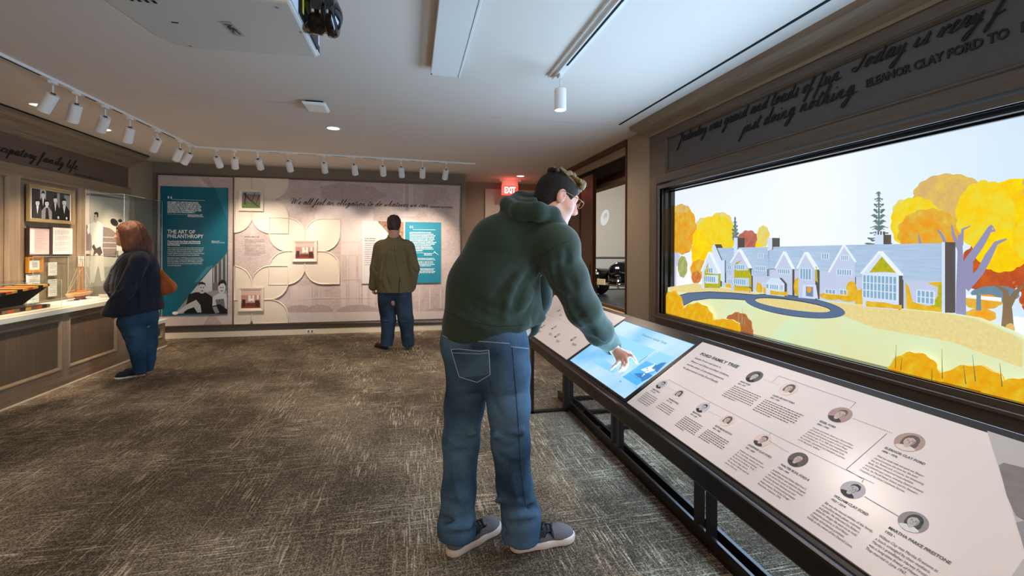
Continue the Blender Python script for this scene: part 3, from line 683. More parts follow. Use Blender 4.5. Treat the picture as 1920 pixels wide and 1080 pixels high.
# ---- projector
def projector():
    zb = 2.26
    F_ = [onz(u, v, zb) for u, v in ((240, 0), (345, 90), (560, 105), (600, 108), (530, 3))]
    t = thing('projector', (F_[0].x, F_[0].y, CEIL), 'grey white ceiling projector with a large black lens at one end', 'projector')
    # corners on the underside: left, far-left, far-right; the box runs on toward and above the camera
    A = onz(255, 12, zb); B = onz(352, 92, zb); D = onz(597, 109, zb); E_ = onz(548, 12, zb)
    ax = (E_ - D).normalized(); ay = (B - D).normalized()
    Lx, Ly = .50, (B - D).length + .02
    def P(a, b, z): return D + ax * a + ay * b + Vector((0, 0, z))
    pts = [P(0, 0, 0), P(Lx, 0, 0), P(Lx, Ly + .1, 0), P(.12, Ly + .06, 0), P(.03, Ly + .02, 0), P(0, Ly - .05, 0)]
    body = obj('body', MB().prism(pts, (0, 0, .16)), mat('projector_shell', srgb(205, 200, 190), rough=.5), t, bevel=.012)
    obj('front_face', MB().prism([P(.0, -.004, .01), P(Lx, -.004, .01), P(Lx, .0, .01), P(.0, .0, .01)], (0, 0, .14)), mat('pale_blue_plastic', srgb(214, 222, 230), rough=.35), t)
    obj('lens_recess', MB().prism([P(.06, -.012, .012), P(.40, -.012, .012), P(.40, -.002, .012), P(.06, -.002, .012)], (0, 0, .125)), M_BLACK, t, bevel=.01)
    c = P(.27, -.01, .075); d = -ay
    ln = obj('lens_barrel', MB().lathe([(.08, 0), (.08, .05), (.072, .06), (.072, .075), (.085, .08), (.088, .10), (.08, .115), (.068, .118)], c, d, 32), mat('gloss_black', srgb(10, 10, 11), rough=.12, spec=.8), t, True)
    obj('lens_glass', MB().lathe([(.068, .10), (.05, .125), (.02, .137), (.002, .139)], c, d, 28), mat('lens_glass', srgb(24, 28, 40), rough=.03, spec=1), ln, True)
    obj('warning_label', MB().prism([P(.05, -.0062, .03), P(.085, -.0062, .03), P(.085, -.0042, .03), P(.05, -.0042, .03)], (0, 0, .02)).prism([P(.35, -.014, .03), P(.37, -.014, .03), P(.37, -.012, .03), P(.35, -.012, .03)], (0, 0, .07)), mat('yellow_label', srgb(220, 200, 60)), t)
    obj('sensor_window', MB().prism([P(.004, -.0065, .02), P(.034, -.0065, .02), P(.034, -.0042, .02), P(.004, -.0042, .02)], (0, 0, .03)), M_BLACK, t)
    cen = onz(436, 54, zb); fr = Frame((cen.x, cen.y, zb), (onz(450, 68, zb) - onz(420, 40, zb)), (0, 0, 1)); fr.n = Vector((0, 0, -1)); fr.y = fr.x.cross(Vector((0, 0, 1))) * -1
    if (onz(445, 50, zb) - cen).dot(fr.y) < 0: fr.y = -fr.y
    q = MB().poly([fr.p(-.062, -.022, .0012), fr.p(.062, -.022, .0012), fr.p(.062, .022, .0012), fr.p(-.062, .022, .0012)])
    obj('badge', q, mat('grey_badge', srgb(176, 168, 160)), t)
    texts('lettering', fr, [(-.045, -.0125, 'NEC', .036, dict(shear=.25), .09)], M_BLACK, t, .002, bold=.0012)
    for u, v in ((357, 86), (520, 14), (564, 60)):
        s_ = onz(u, v, zb); obj('screw', MB().lathe([(.006, 0), (.006, -.002)], s_, n=10), mat('screw_steel', srgb(160, 155, 148), metal=.8, rough=.4), t)
    s_ = onz(328, 42, zb); obj('vent_slot', MB().box((s_.x - .012, s_.y - .003, zb - .002), (s_.x + .012, s_.y + .003, zb)), M_SHADE, t)
    mb = MB(); s_ = onz(275, 4, zb)
    for i in range(4): mb.box((s_.x - .05 + i * .025, s_.y - .02, zb - .002), (s_.x - .04 + i * .025, s_.y + .0, zb))
    obj('vent_slot', mb, M_SHADE, t)
    cc = P(.25, Ly * .5, .16)
    obj('mount_pole', MB().lathe([(.022, 0), (.022, CEIL - cc.z)], cc, n=14), M_WHITE, t, True)
    obj('mount_plate', MB().box((cc.x - .09, cc.y - .09, CEIL - .01), (cc.x + .09, cc.y + .09, CEIL)).box((cc.x - .11, cc.y - .03, cc.z - .002), (cc.x + .11, cc.y + .03, cc.z + .015)), M_WHITE, t)
projector()
# ------------------------------------------------------------------ left cabinet wall
def photo_mats():
    for k, v in dict(ph_black=18, ph_dark=52, ph_mid=100, ph_grey=140, ph_lt=185, ph_white=226).items(): mat(k, srgb(v, v, v + 1), rough=.5)
    for k, v in dict(sep_black=(44, 36, 35), sep_dark=(92, 76, 74), sep_mid=(140, 120, 116), sep_lt=(196, 176, 168), sep_white=(226, 212, 204)).items(): mat(k, srgb(*v), rough=.5)
photo_mats(); MM = MATS
XF = -3.70
def yL(u, v=400, x=XF): return onx(u, v, x).y
def zL(u, v, x=XF): return onx(u, v, x).z
YE = 7.24
pw = thing('panelled_wall_unit', (XF, 5.0, 0), 'brown grey oak panelled cabinet wall with crown moulding on the left', 'wall unit')
y2a, y2b = yL(35), yL(152)
stiles = [(2.3, 2.4), (yL(22) - .02, y2a), (y2b, y2b + .13), (YE - .09, YE)]
zf0, zf1, zp1 = 2.14, 2.46, 2.05
obj('back_board', MB().box((LW, 2.3, .7), (XF - .03, YE, CEIL - .02)), M_OAKV, pw)
for a, b in stiles: obj('stile', MB().box((XF - .03, a, .7), (XF, b, zp1)), M_OAKV, pw)
for a, b in ((2.3, 2.4), (YE - .07, YE)): obj('stile', MB().box((XF - .03, a, zp1), (XF, b, zf1 + .06)), M_OAKV, pw)
obj('rail', MB().box((XF - .03, 2.4, zp1), (XF, YE - .07, zf0)), M_OAKH, pw)
obj('rail', MB().box((XF - .03, 2.4, zf1), (XF, YE - .07, zf1 + .06)), M_OAKH, pw)
obj('frieze_panel', MB().box((XF - .032, 2.4, zf0), (XF - .022, YE - .07, zf1)), M_OAKD, pw)
def mould_rect(y0, y1, z0, z1, x, w=.03, d=.016, up=False):
    """picture-frame moulding inside an opening on an x = const plane facing +x"""
    mb = MB(); prof = [(0, 0), (.3 * w, .4 * d), (.55 * w, .2 * d), (w, -d * 1.2), (w, -d * 1.6)]
    c = [((x, y0, z0), (0, 1, 1)), ((x, y1, z0), (0, -1, 1)), ((x, y1, z1), (0, -1, -1)), ((x, y0, z1), (0, 1, -1))]
    return mb.sweep_rect(prof, [(p, dd, (1, 0, 0)) for p, dd in c])
for a, b in zip(stiles[:-1], stiles[1:]): obj('moulding', mould_rect(a[1], b[0], .78, zp1, XF), M_OAKV, pw)
obj('moulding', mould_rect(2.4, YE - .07, zf0, zf1, XF, .028, .014), M_OAKH, pw)
# crown
prof = [(0, 0), (.012, 0), (.014, .03), (.03, .045), (.045, .06), (.085, .09), (.105, .125), (.12, .13), (.12, .16)]
mb = MB(); vs = []
Z0 = CEIL - .16
for y, corner in ((2.3, 0), (YE, 1)):
    for a, b in prof: vs.append((XF + a, y + (a if corner else 0), Z0 + b))
n = len(prof); fs = [(j, j + 1, n + j + 1, n + j) for j in range(n - 1)]
for a, b in prof: vs.append((LW, YE + a, Z0 + b))
fs += [(n + j, n + j + 1, 2 * n + j + 1, 2 * n + j) for j in range(n - 1)]
obj('crown_moulding', mb.add(vs, fs), M_OAKH, pw)
obj('shadow_gap', MB().box((XF + .12, 2.3, CEIL - .012), (XF + .135, YE + .1, CEIL - .001)), M_SHADE, pw)
# frieze lettering
frL = Frame((XF - .0215, 0, 0), (0, 1, 0), (0, 0, 1)); frL.n = Vector((1, 0, 0))
def LA(u, v): p = onx(u, v, XF - .02); return p.y, p.z
q0 = LA(0, 283); q1 = LA(148, 322)
mb = MB(); wd = q1[0] - q0[0]
script(mb, frL, q0[0] - wd * 4.75 / 19.5, (q0[1] + q1[1]) / 2 + .008, 'participatory family life.', .04, wd * 24.25 / 19.5, .0043, .005)
le = obj('script_lettering', mb, M_INK, pw)
a0, b0 = LA(139, 326); a1, _ = LA(193, 333)
texts('small_lettering', frL, [(a0, b0 - .012, 'EDSEL FORD, MARCH 16, 1925', .034, None, a1 - a0)], M_INK, pw, .003, bold=.001)

# base cabinet
XB = -3.32; YT = 6.28; YL0 = 3.0
bc = thing('base_cabinet', (XB, 5.0, 0), 'long brown oak base cabinet with framed panels under the pale counter', 'cabinet')
obj('carcass', MB().box((XF, YL0, 0), (XB - .03, YT, .715)), M_OAKDV, bc)
ys = [3.0, 3.1, 4.55 - .3, 4.55 - .21, yL(118, 600, XB), yL(130, 600, XB), yL(218, 600, XB), YT]
ys = [3.0, 3.08, 4.22, 4.30, 5.32, 5.41, 6.18, YT]
for i in range(0, 8, 2): obj('stile', MB().box((XB - .03, ys[i], .085), (XB, ys[i + 1], .715)), M_OAKV, bc)
for i in range(1, 7, 2):
    obj('rail', MB().box((XB - .03, ys[i], .66), (XB, ys[i + 1], .715)), M_OAKH, bc)
    obj('rail', MB().box((XB - .03, ys[i], .085), (XB, ys[i + 1], .16)), M_OAKH, bc)
    obj('panel', MB().box((XB - .034, ys[i] + .02, .18), (XB - .018, ys[i + 1] - .02, .64)), M_OAKDV, bc)
    obj('moulding', mould_rect(ys[i], ys[i + 1], .16, .66, XB, .03, .014), M_OAKV, bc)
obj('base_moulding', MB().box((XB - .03, YL0, 0), (XB + .016, YT, .07)).box((XB - .03, YL0, .07), (XB + .008, YT, .085)), M_OAKH, bc)
obj('floor_strip', MB().box((XB + .016, YL0, 0), (XB + .028, YE, .012)), M_CREAM, bc)
ct = thing('countertop', (XB, 5.0, .715), 'pale green grey slab counter on the long base cabinet', 'countertop')
obj('slab', MB().box((XF, YL0, .717), (XB + .03, YT + .01, .765)), M_SOLID, ct, bevel=.003)
lc = thing('low_cabinet', (XB, 6.8, 0), 'low oak cabinet under the tall glass case at the far end', 'cabinet')
obj('carcass', MB().box((XF, YT, 0), (XB - .03, YE, .33)), M_OAKDV, lc)
for a, b in ((YT, YT + .07), (YE - .07, YE)): obj('stile', MB().box((XB - .03, a, .085), (XB, b, .33)), M_OAKV, lc)
obj('rail', MB().box((XB - .03, YT + .07, .285), (XB, YE - .07, .33)).box((XB - .03, YT + .07, .085), (XB, YE - .07, .13)), M_OAKH, lc)
obj('panel', MB().box((XB - .034, YT + .09, .15), (XB - .018, YE - .09, .27)), M_OAKDV, lc)
obj('moulding', mould_rect(YT + .07, YE - .07, .13, .285, XB, .026, .014), M_OAKV, lc)
obj('base_moulding', MB().box((XB - .03, YT, 0), (XB + .016, YE + .016, .07)).box((XB - .03, YT, .07), (XB + .008, YE + .008, .085)).box((XF, YE, 0), (XB, YE + .016, .07)), M_OAKH, lc)
lt = thing('low_countertop', (XB, 6.8, .33), 'pale slab top on the low cabinet at the far end', 'countertop')
obj('slab', MB().box((XF, YT + .012, .332), (XB + .03, YE + .02, .377)), M_SOLID, lt, bevel=.003)

def acrylic_box(name, lo, hi, label, cat, group=None, t=.006):
    b = thing(name, ((lo[0] + hi[0]) / 2, (lo[1] + hi[1]) / 2, lo[2]), label, cat, group)
    (a, c, e), (d, f, g) = lo, hi
    obj('front_pane', MB().box((d - t, c, e), (d, f, g)), M_GLASS, b); obj('back_pane', MB().box((a, c, e), (a + t, f, g)), M_GLASS, b)
    obj('side_pane', MB().box((a, c, e), (d, c + t, g)), M_GLASS, b); obj('side_pane', MB().box((a, f - t, e), (d, f, g)), M_GLASS, b)
    obj('top_pane', MB().box((a, c, g - t), (d, f, g)), M_GLASS, b)
    mb = MB(); r = .0022
    P8 = [(x, y, z) for z in (e + r, g - r) for x, y in ((a + r, c + r), (d - r, c + r), (d - r, f - r), (a + r, f - r))]
    for i, j in ((4, 5), (5, 6), (6, 7), (7, 4), (0, 4), (1, 5), (2, 6), (3, 7)): mb.tube([P8[i], P8[j]], r, 4)
    obj('bright_edge', mb, M_GEDGE, b); return b
# tall glass case and life-size photograph
acrylic_box('tall_glass_case', (XF + .01, YT + .06, .379), (XB - .02, YE - .04, 2.0), 'tall clear glass case standing on the low cabinet in front of the life size photograph', 'display case')
fp = Frame((XF + .004, 0, 0), (0, 1, 0), (0, 0, 1)); fp.n = Vector((1, 0, 0))
lp_ = thing('life_size_photograph', (XF, 6.7, .8), 'tall sepia photograph of a man in a white shirt behind the glass case', 'photograph')
def LP2(u, v): return fp.px(u, v)
a0, b0 = LP2(161, 361); a1 = LP2(240, 372)[0]; a1 = YE - .1
obj('board', MB().box((XF + .0, a0, .40), (XF + .004, a1, 2.03)), M_PAPER, lp_)
pr = Print(fp); m0 = MM['sep_white']
ph = lambda l: [LP2(*q) for q in l]
pr.poly(mat('sep_sky', srgb(206, 196, 186), rough=.5), [(a0, .40), (a1, .40), (a1, 2.03), (a0, 2.03)])
pr.poly(MM['sep_mid'], ph([(161, 421), (170, 426), (172, 470), (161, 470)]))
pr.poly(MM['sep_mid'], ph([(190, 424), (206, 428), (222, 440), (222, 482), (190, 480)]))
pr.rects(MM['sep_lt'], [(LP2(190, 0 + v)[0], LP2(205, v)[1], LP2(222, v)[0], LP2(205, v - 2)[1]) for v in (446, 456, 466)])
pr.poly(MM['sep_dark'], ph([(161, 476), (240, 480), (240, 484), (161, 479)]))
pr.poly(mat('sep_ground', srgb(168, 158, 148), rough=.5), ph([(161, 500), (240, 500), (240, 600), (161, 600)]))
pr.poly(MM['sep_mid'], ph([(161, 538), (200, 536), (240, 540), (240, 600), (161, 600)]))
pr.line(MM['sep_mid'], ph([(161, 364), (240, 374)]), .02)
# man: trousers, shirt, arms, head
pr.poly(MM['sep_white'], ph([(172, 455), (191, 455), (194, 480), (196, 525), (190, 528), (184, 495), (176, 530), (168, 530), (169, 490)]))
pr.poly(mat('shirt_print', srgb(236, 230, 224), rough=.5), ph([(174, 417), (184, 414), (193, 421), (192, 460), (172, 460), (170, 440), (164, 423)]))
pr.poly(MM['shirt_print'] if 'shirt_print' in MM else m0, ph([(174, 418), (166, 420), (163, 432), (165, 440), (172, 430)]))
pr.poly(MM['sep_dark'], ph([(172, 462), (176, 458), (180, 466), (188, 462), (192, 474), (186, 480), (181, 474), (174, 480), (176, 470)]))
pr.ell(MM['sep_lt'], *LP2(179, 408), .038, .062, -.1); pr.poly(MM['sep_black'], ph([(176, 399), (180, 397), (184, 399), (184, 406), (182, 409), (181, 402), (176, 402)]))
pr.ell(MM['sep_black'], *LP2(177, 406), .009, .006); pr.ell(MM['sep_dark'], *LP2(176.5, 411), .012, .004)
# music stand and second figure
pr.ell(MM['sep_black'], *LP2(214, 417), .08, .045, -.25); pr.line(MM['sep_black'], ph([(218, 421), (218, 470), (214, 482)]), .012)
pr.ell(MM['sep_white'], *LP2(226, 420), .045, .055); pr.ell(MM['sep_black'], *LP2(225, 414), .045, .022); pr.poly(MM['sep_white'], ph([(218, 436), (236, 432), (238, 470), (218, 470)]))
pr.build('print', lp_)
# documents beside the photograph inside the case (reflective window print at right)
# framed photograph of five people
def Lrect(u0, v0, u1, v1, x=XF):
    p, q = onx(u0, v0, x), onx(u1, v1, x); return p.y, q.z, q.y, p.z
def framed(name, rect, fw, mfr, label, cat, th=.025, mat_inner=None):
    y0, z0, y1, z1 = rect
    t = thing(name, (XF, (y0 + y1) / 2, z0), label, cat)
    fb = MB()
    prof = [(0, 0), (0, th), (fw * .35, th), (fw * .6, th * .75), (fw, th * .55), (fw, .004)]
    c = [((XF, y0, z0), (0, 1, 1)), ((XF, y1, z0), (0, -1, 1)), ((XF, y1, z1), (0, -1, -1)), ((XF, y0, z1), (0, 1, -1))]
    fb.sweep_rect(prof, [(p, d, (1, 0, 0)) for p, d in c]); obj('frame', fb, mfr, t)
    obj('backing', MB().box((XF, y0 + fw * .5, z0 + fw * .5), (XF + .006, y1 - fw * .5, z1 - fw * .5)), mat_inner or M_PAPER, t)
    f = Frame((XF + .006, y0, z0), (0, 1, 0), (0, 0, 1)); f.n = Vector((1, 0, 0))
    return t, f, y1 - y0, z1 - z0
M_GILT = mat('dull_gilt', srgb(176, 152, 108), rough=.4, metal=.35)
r = (yL(49, 380), 1.615, yL(136, 390), 1.985)
t, f, W, H = framed('framed_photograph', r, .035, M_GILT, 'gilt framed black and white group photograph of five people in dark clothes', 'framed picture')
pr = Print(f); X = lambda s: s * W; Z = lambda s: s * H
pr.rect(MM['ph_dark'], X(.09), Z(.1), X(.92), Z(.9)); pr.rect(MM['ph_lt'], X(.26), Z(.6), X(.38), Z(.9)); pr.rect(MM['ph_grey'], X(.62), Z(.45), X(.68), Z(.88)); pr.rect(MM['ph_grey'], X(.78), Z(.4), X(.92), Z(.85))
def person_print(pr, cx, top, hw, w_, hh, body, H_, W_, hair=True, shirt=True, base=.1):
    """figure bust: head centre, body polygon down to base"""
    pr.poly(body, [(W_ * (cx - w_), H_ * base), (W_ * (cx - w_), H_ * (top - hh * 1.8)), (W_ * (cx - w_ * .4), H_ * (top - hh * 1.1)), (W_ * (cx + w_ * .4), H_ * (top - hh * 1.1)), (W_ * (cx + w_), H_ * (top - hh * 1.8)), (W_ * (cx + w_), H_ * base)])
    if shirt: pr.poly(MM['ph_white'], [(W_ * (cx - w_ * .25), H_ * (top - hh * 1.1)), (W_ * (cx + w_ * .25), H_ * (top - hh * 1.1)), (W_ * cx, H_ * (top - hh * 2.4))])
    pr.ell(MM['ph_white'], W_ * cx, H_ * (top - hh * .55), W_ * hw, H_ * hh * .55)
    if hair: pr.poly(MM['ph_black'], [(W_ * cx + W_ * hw * 1.05 * math.cos(a), H_ * (top - hh * .45) + H_ * hh * .55 * math.sin(a)) for a in np.linspace(0, math.pi, 9)] + [(W_ * (cx - hw * .6), H_ * (top - hh * .35)), (W_ * (cx + hw * .6), H_ * (top - hh * .3))][::1])
    pr.ell(MM['ph_dark'], W_ * (cx - hw * .35), H_ * (top - hh * .55), W_ * hw * .16, H_ * hh * .05, n=8); pr.ell(MM['ph_dark'], W_ * (cx + hw * .35), H_ * (top - hh * .55), W_ * hw * .16, H_ * hh * .05, n=8)
    pr.ell(MM['ph_mid'], W_ * cx, H_ * (top - hh * .85), W_ * hw * .3, H_ * hh * .05, n=8)
person_print(pr, .32, .86, .035, .09, .17, MM['ph_black'], H, W); person_print(pr, .58, .77, .04, .09, .18, MM['ph_black'], H, W)
person_print(pr, .78, .74, .045, .13, .19, MM['ph_black'], H, W); person_print(pr, .2, .62, .04, .1, .17, MM['ph_dark'], H, W); person_print(pr, .39, .64, .04, .11, .18, MM['ph_grey'], H, W)
pr.poly(MM['ph_black'], [(X(.36), Z(.1)), (X(.37), Z(.42)), (X(.41), Z(.42)), (X(.44), Z(.1))])
for q in (.64, .83): pr.ell(MM['ph_white'], X(q), Z(.17), X(.02), Z(.04))
pr.build('print', t)
t, f, W, H = framed('framed_letter', (yL(49, 450), 1.265, yL(94, 450), 1.575), .022, mat('dark_frame', srgb(62, 50, 44), rough=.4), 'dark framed pinkish letter below the group photograph', 'framed document', mat_inner=mat('pink_paper', srgb(222, 196, 190), rough=.7))
pr = Print(f); pr.rect(M_PAPER, W * .12, H * .12, W * .3, H * .88)
random.seed(3); pr.rects(mat('faint_ink', srgb(176, 150, 148)), [(W * .34, H * (.8 - i * .055), W * (.34 + random.uniform(.3, .5)), H * (.81 - i * .055)) for i in range(11)]); pr.build('print', t)
def label_card(rect, label, lines, mtx=None, x=XF, head=False):
    y0, z0, y1, z1 = rect; t = thing('label_card', (x, (y0 + y1) / 2, z0), label, 'label')
    obj('card', MB().box((x, y0, z0), (x + .005, y1, z1)), M_PAPER, t)
    f = Frame((x + .005, y0, z0), (0, 1, 0), (0, 0, 1)); f.n = Vector((1, 0, 0)); W, H = y1 - y0, z1 - z0; pr = Print(f); rs = []
    for i in range(lines):
        if i % 5 == 4: continue
        xx = .14; yy = .88 - i * .78 / lines
        while xx < (.82 if i % 5 != 3 else .55):
            w_ = random.uniform(.05, .13); rs.append((W * xx, H * yy, W * min(xx + w_, .86), H * (yy + .25 / lines))); xx += w_ + .025
    pr.rects(mat('pale_ink', srgb(172, 166, 166)), rs); pr.build('print', t); return t
label_card((yL(94.5, 450) + .01, 1.285, yL(135, 450), 1.57), 'white text card to the right of the dark framed letter', 18)
t, f, W, H = framed('gilt_framed_card', (yL(47.5, 496), 1.102, yL(77, 496), 1.262), .03, mat('orange_gilt', srgb(196, 132, 48), rough=.4, metal=.2), 'small orange gilt frame holding a white card', 'framed document')
pr = Print(f); pr.rects(M_INKL, [(W * .36, H * (.62 - i * .07), W * .72, H * (.65 - i * .07)) for i in range(5)]); pr.build('print', t)
label_card((yL(48.5, 524), .96, yL(74, 524), 1.09), 'small white text card under the orange gilt frame', 6)
label_card((yL(48.5, 550), .80, yL(72, 550), .94), 'lower small white text card behind the open case', 6)
label_card((yL(90, 512), .84, yL(106, 512), 1.02), 'narrow pale card on the panelling behind the book case', 7)
label_card((yL(90, 490), 1.06, yL(106, 490), 1.2), 'narrow pale card on the panelling above its twin', 7)

# acrylic vitrine with an open tartan book-like box
YV0, YV1 = 4.05, 5.36
rs_ = thing('riser', (-3.5, 4.7, .765), 'flat cream riser board under the plaid box on the counter', 'display riser')
obj('board', MB().box((-3.66, 3.95, .766), (XB + .0, 5.45, .782)), M_CREAM, rs_, bevel=.002)
acrylic_box('acrylic_cover', (-3.64, YV0, .783), (XB - .03, YV1, 1.045), 'low clear acrylic cover over the open plaid box', 'display case', 'clear covers on the counter')
bk = thing('plaid_box', (-3.5, 4.6, .783), 'open black and yellow plaid covered album box with raised lid', 'box')
M_TIN = mat('black_lining', srgb(20, 18, 18), rough=.4); 
M_PL = [mat('plaid_yellow', srgb(214, 160, 70), rough=.6), mat('plaid_black', srgb(36, 32, 28), rough=.6), mat('plaid_red', srgb(198, 84, 48), rough=.6), mat('plaid_grey', srgb(120, 98, 84), rough=.6)]
def P2(u, v, x=-3.40): return onx(u, v, x)
# lower tray
yb0, yb1 = 4.3, 5.27; xf = -3.39; xb = -3.62
obj('tray', MB().box((xb, yb0, .784), (xf, yb1, .815)), M_TIN, bk, bevel=.003)
obj('tray_lining', MB().box((xb + .02, yb0 + .02, .815), (xf - .02, yb1 - .02, .8165)), M_BLACK, bk)
mb = MB(); pal = [3, 1, 2, 3, 0, 2, 1, 3, 2, 3, 1, 0, 3, 2, 1, 3]
y = yb0; i = 0
while y < yb1 - .01:
    mb.mat(pal[i % 16]); mb.box((xf, y, .786), (xf + .0015, min(y + .062, yb1), .813)); mb.box((xb, y, .8152), (xb + .02, min(y + .062, yb1), .8165)); y += .062; i += 1
obj('plaid_edging', mb, M_PL, bk)
# lid: hinged at the near end, opens upward toward far end
a = P2(0, 545, -3.40); c = P2(92, 535, -3.40); e = P2(17, 543, -3.40)
L0 = Vector((xf, 4.25, .90)); L1 = Vector((xf, 5.02, 1.0))
def lidp(y, z, x): return Vector((x, y, z))
zt = lambda y: .972 + (y - 4.66) * .055
obj('lid', MB().hexa([(xb, 4.62, .935), (xf, 4.62, .935), (xf, 5.25, .99), (xb, 5.25, .99), (xb, 4.64, .955), (xf, 4.64, .955), (xf, 5.26, 1.005), (xb, 5.26, 1.005)]), M_TIN, bk)
mb = MB(); y = 4.66; i = 0; pal = [0, 1, 2, 0, 1, 0, 2, 0, 1, 0, 1, 0]
while y < 5.25:
    z = .9545 + (y - 4.64) / .62 * .051; y2 = min(y + .058, 5.26); z2 = .9545 + (y2 - 4.64) / .62 * .051
    mb.mat(pal[i % 12]); mb.hexa([(xb, y, z), (xf + .001, y, z), (xf + .001, y2, z2), (xb, y2, z2), (xb, y, z + .004), (xf + .001, y, z + .004), (xf + .001, y2, z2 + .004), (xb, y2, z2 + .004)])
    mb.hexa([(xf, y, z - .018), (xf + .0015, y, z - .018), (xf + .0015, y2, z2 - .018), (xf, y2, z2 - .018), (xf, y, z), (xf + .0015, y, z), (xf + .0015, y2, z2), (xf, y2, z2)]); y = y2; i += 1
obj('plaid_lid_edge', mb, M_PL, bk)
obj('lid_side', MB().hexa([(xf - .006, 4.32, .83), (xf, 4.32, .83), (xf, 4.95, .842), (xf - .006, 4.95, .842), (xf - .006, 4.62, .937), (xf, 4.62, .937), (xf, 5.25, .99), (xf - .006, 5.25, .99)]), M_TIN, bk)
obj('spine', MB().hexa([(xb, 4.3, .855), (xf, 4.3, .855), (xf, 4.66, .938), (xb, 4.66, .938), (xb, 4.3, .89), (xf, 4.3, .89), (xf, 4.62, .958), (xb, 4.62, .958)]), mat('brown_leather_spine', srgb(120, 82, 60), rough=.6), bk, bevel=.008)
t = thing('small_tag', (-3.37, 4.55, .783), 'tiny cream tag lying on the riser before the plaid box', 'label')
obj('tag', MB().box((-3.375, 4.55, .783), (-3.345, 4.66, .787)), M_CREAM, t, bevel=.001)

# second vitrine with model sailboat on a white plinth
pl2 = thing('white_plinth', (-3.5, 5.9, .766), 'flat white plinth under the model sailboat', 'display riser')
obj('board', MB().box((-3.67, 5.44, .766), (XB - .03, 6.26, .79)), M_PAPER, pl2, bevel=.002)
acrylic_box('acrylic_cover', (-3.66, 5.46, .791), (XB - .04, 6.24, 1.27), 'clear acrylic cover over the model sailboat', 'display case', 'clear covers on the counter')
bt = thing('model_sailboat', (-3.5, 5.9, .791), 'small wooden model sailboat with red keel and bare masts', 'model boat')
c = onx(150, 552, -3.5); cy = c.y
s = SDF((-3.6, cy - .3, .79), (-3.4, cy + .3, .92), .006)
s.cone((-3.5, cy - .16, .868), (-3.5, cy + .17, .872), .03, .012, .02); s.ell((-3.5, cy, .862), (.034, .2, .03), k=.02); s.plane((0, 0, .872), (0, 0, 1))
sdf_obj('hull', s, mat('varnished_hull', srgb(222, 172, 110), rough=.3), bt)
obj('keel', MB().hexa([(-3.504, cy - .05, .80), (-3.496, cy - .05, .80), (-3.496, cy + .07, .80), (-3.504, cy + .07, .80), (-3.51, cy - .1, .85), (-3.49, cy - .1, .85), (-3.49, cy + .12, .85), (-3.51, cy + .12, .85)]), mat('dark_red_paint', srgb(140, 48, 36), rough=.4), bt)
obj('deck', MB().box((-3.52, cy - .12, .872), (-3.48, cy + .1, .880)).box((-3.512, cy - .03, .88), (-3.488, cy + .05, .892)), mat('orange_deck', srgb(226, 150, 70), rough=.4), bt)
obj('stand', MB().box((-3.52, cy - .06, .791), (-3.48, cy - .04, .805)).box((-3.52, cy + .05, .791), (-3.48, cy + .07, .805)), M_WALNUT, bt)
M_SPAR = mat('orange_spar', srgb(214, 140, 76), rough=.4)
for y_, h_ in ((-.02, .31), (.045, .34)): obj('mast', MB().tube([(-3.5, cy + y_, .875), (-3.5, cy + y_ * .8, .875 + h_)], [.006, .004], 8), M_SPAR, bt)
obj('boom', MB().tube([(-3.5, cy - .02, .905), (-3.5, cy - .16, .9)], .003, 6).tube([(-3.5, cy + .045, .9), (-3.5, cy + .2, .89)], .003, 6), M_SPAR, bt)
mb = MB()
for y_, z_, ty, tz in ((-.2, .87, -.016, 1.18), (.21, .87, .036, 1.2), (-.19, .87, .036, 1.14), (.15, .87, -.016, 1.1)): mb.tube([(-3.5, cy + y_, z_), (-3.5, cy + ty, tz)], .001, 4)
obj('rigging', mb, M_CREAM, bt)
label_card((onx(146, 490, XF).y, 1.14, onx(157, 490, XF).y, 1.27), 'square pale card behind the sailboat masts', 5)
t = thing('open_booklet', (-3.42, 6.18, .79), 'small white open booklet at the counter end beside the woman', 'booklet')
obj('pages', MB().hexa([(-3.46, 6.12, .791), (-3.36, 6.12, .791), (-3.36, 6.2, .791), (-3.46, 6.2, .791), (-3.46, 6.09, .83), (-3.36, 6.09, .83), (-3.36, 6.2, .795), (-3.46, 6.2, .795)]), M_PAPER, t)
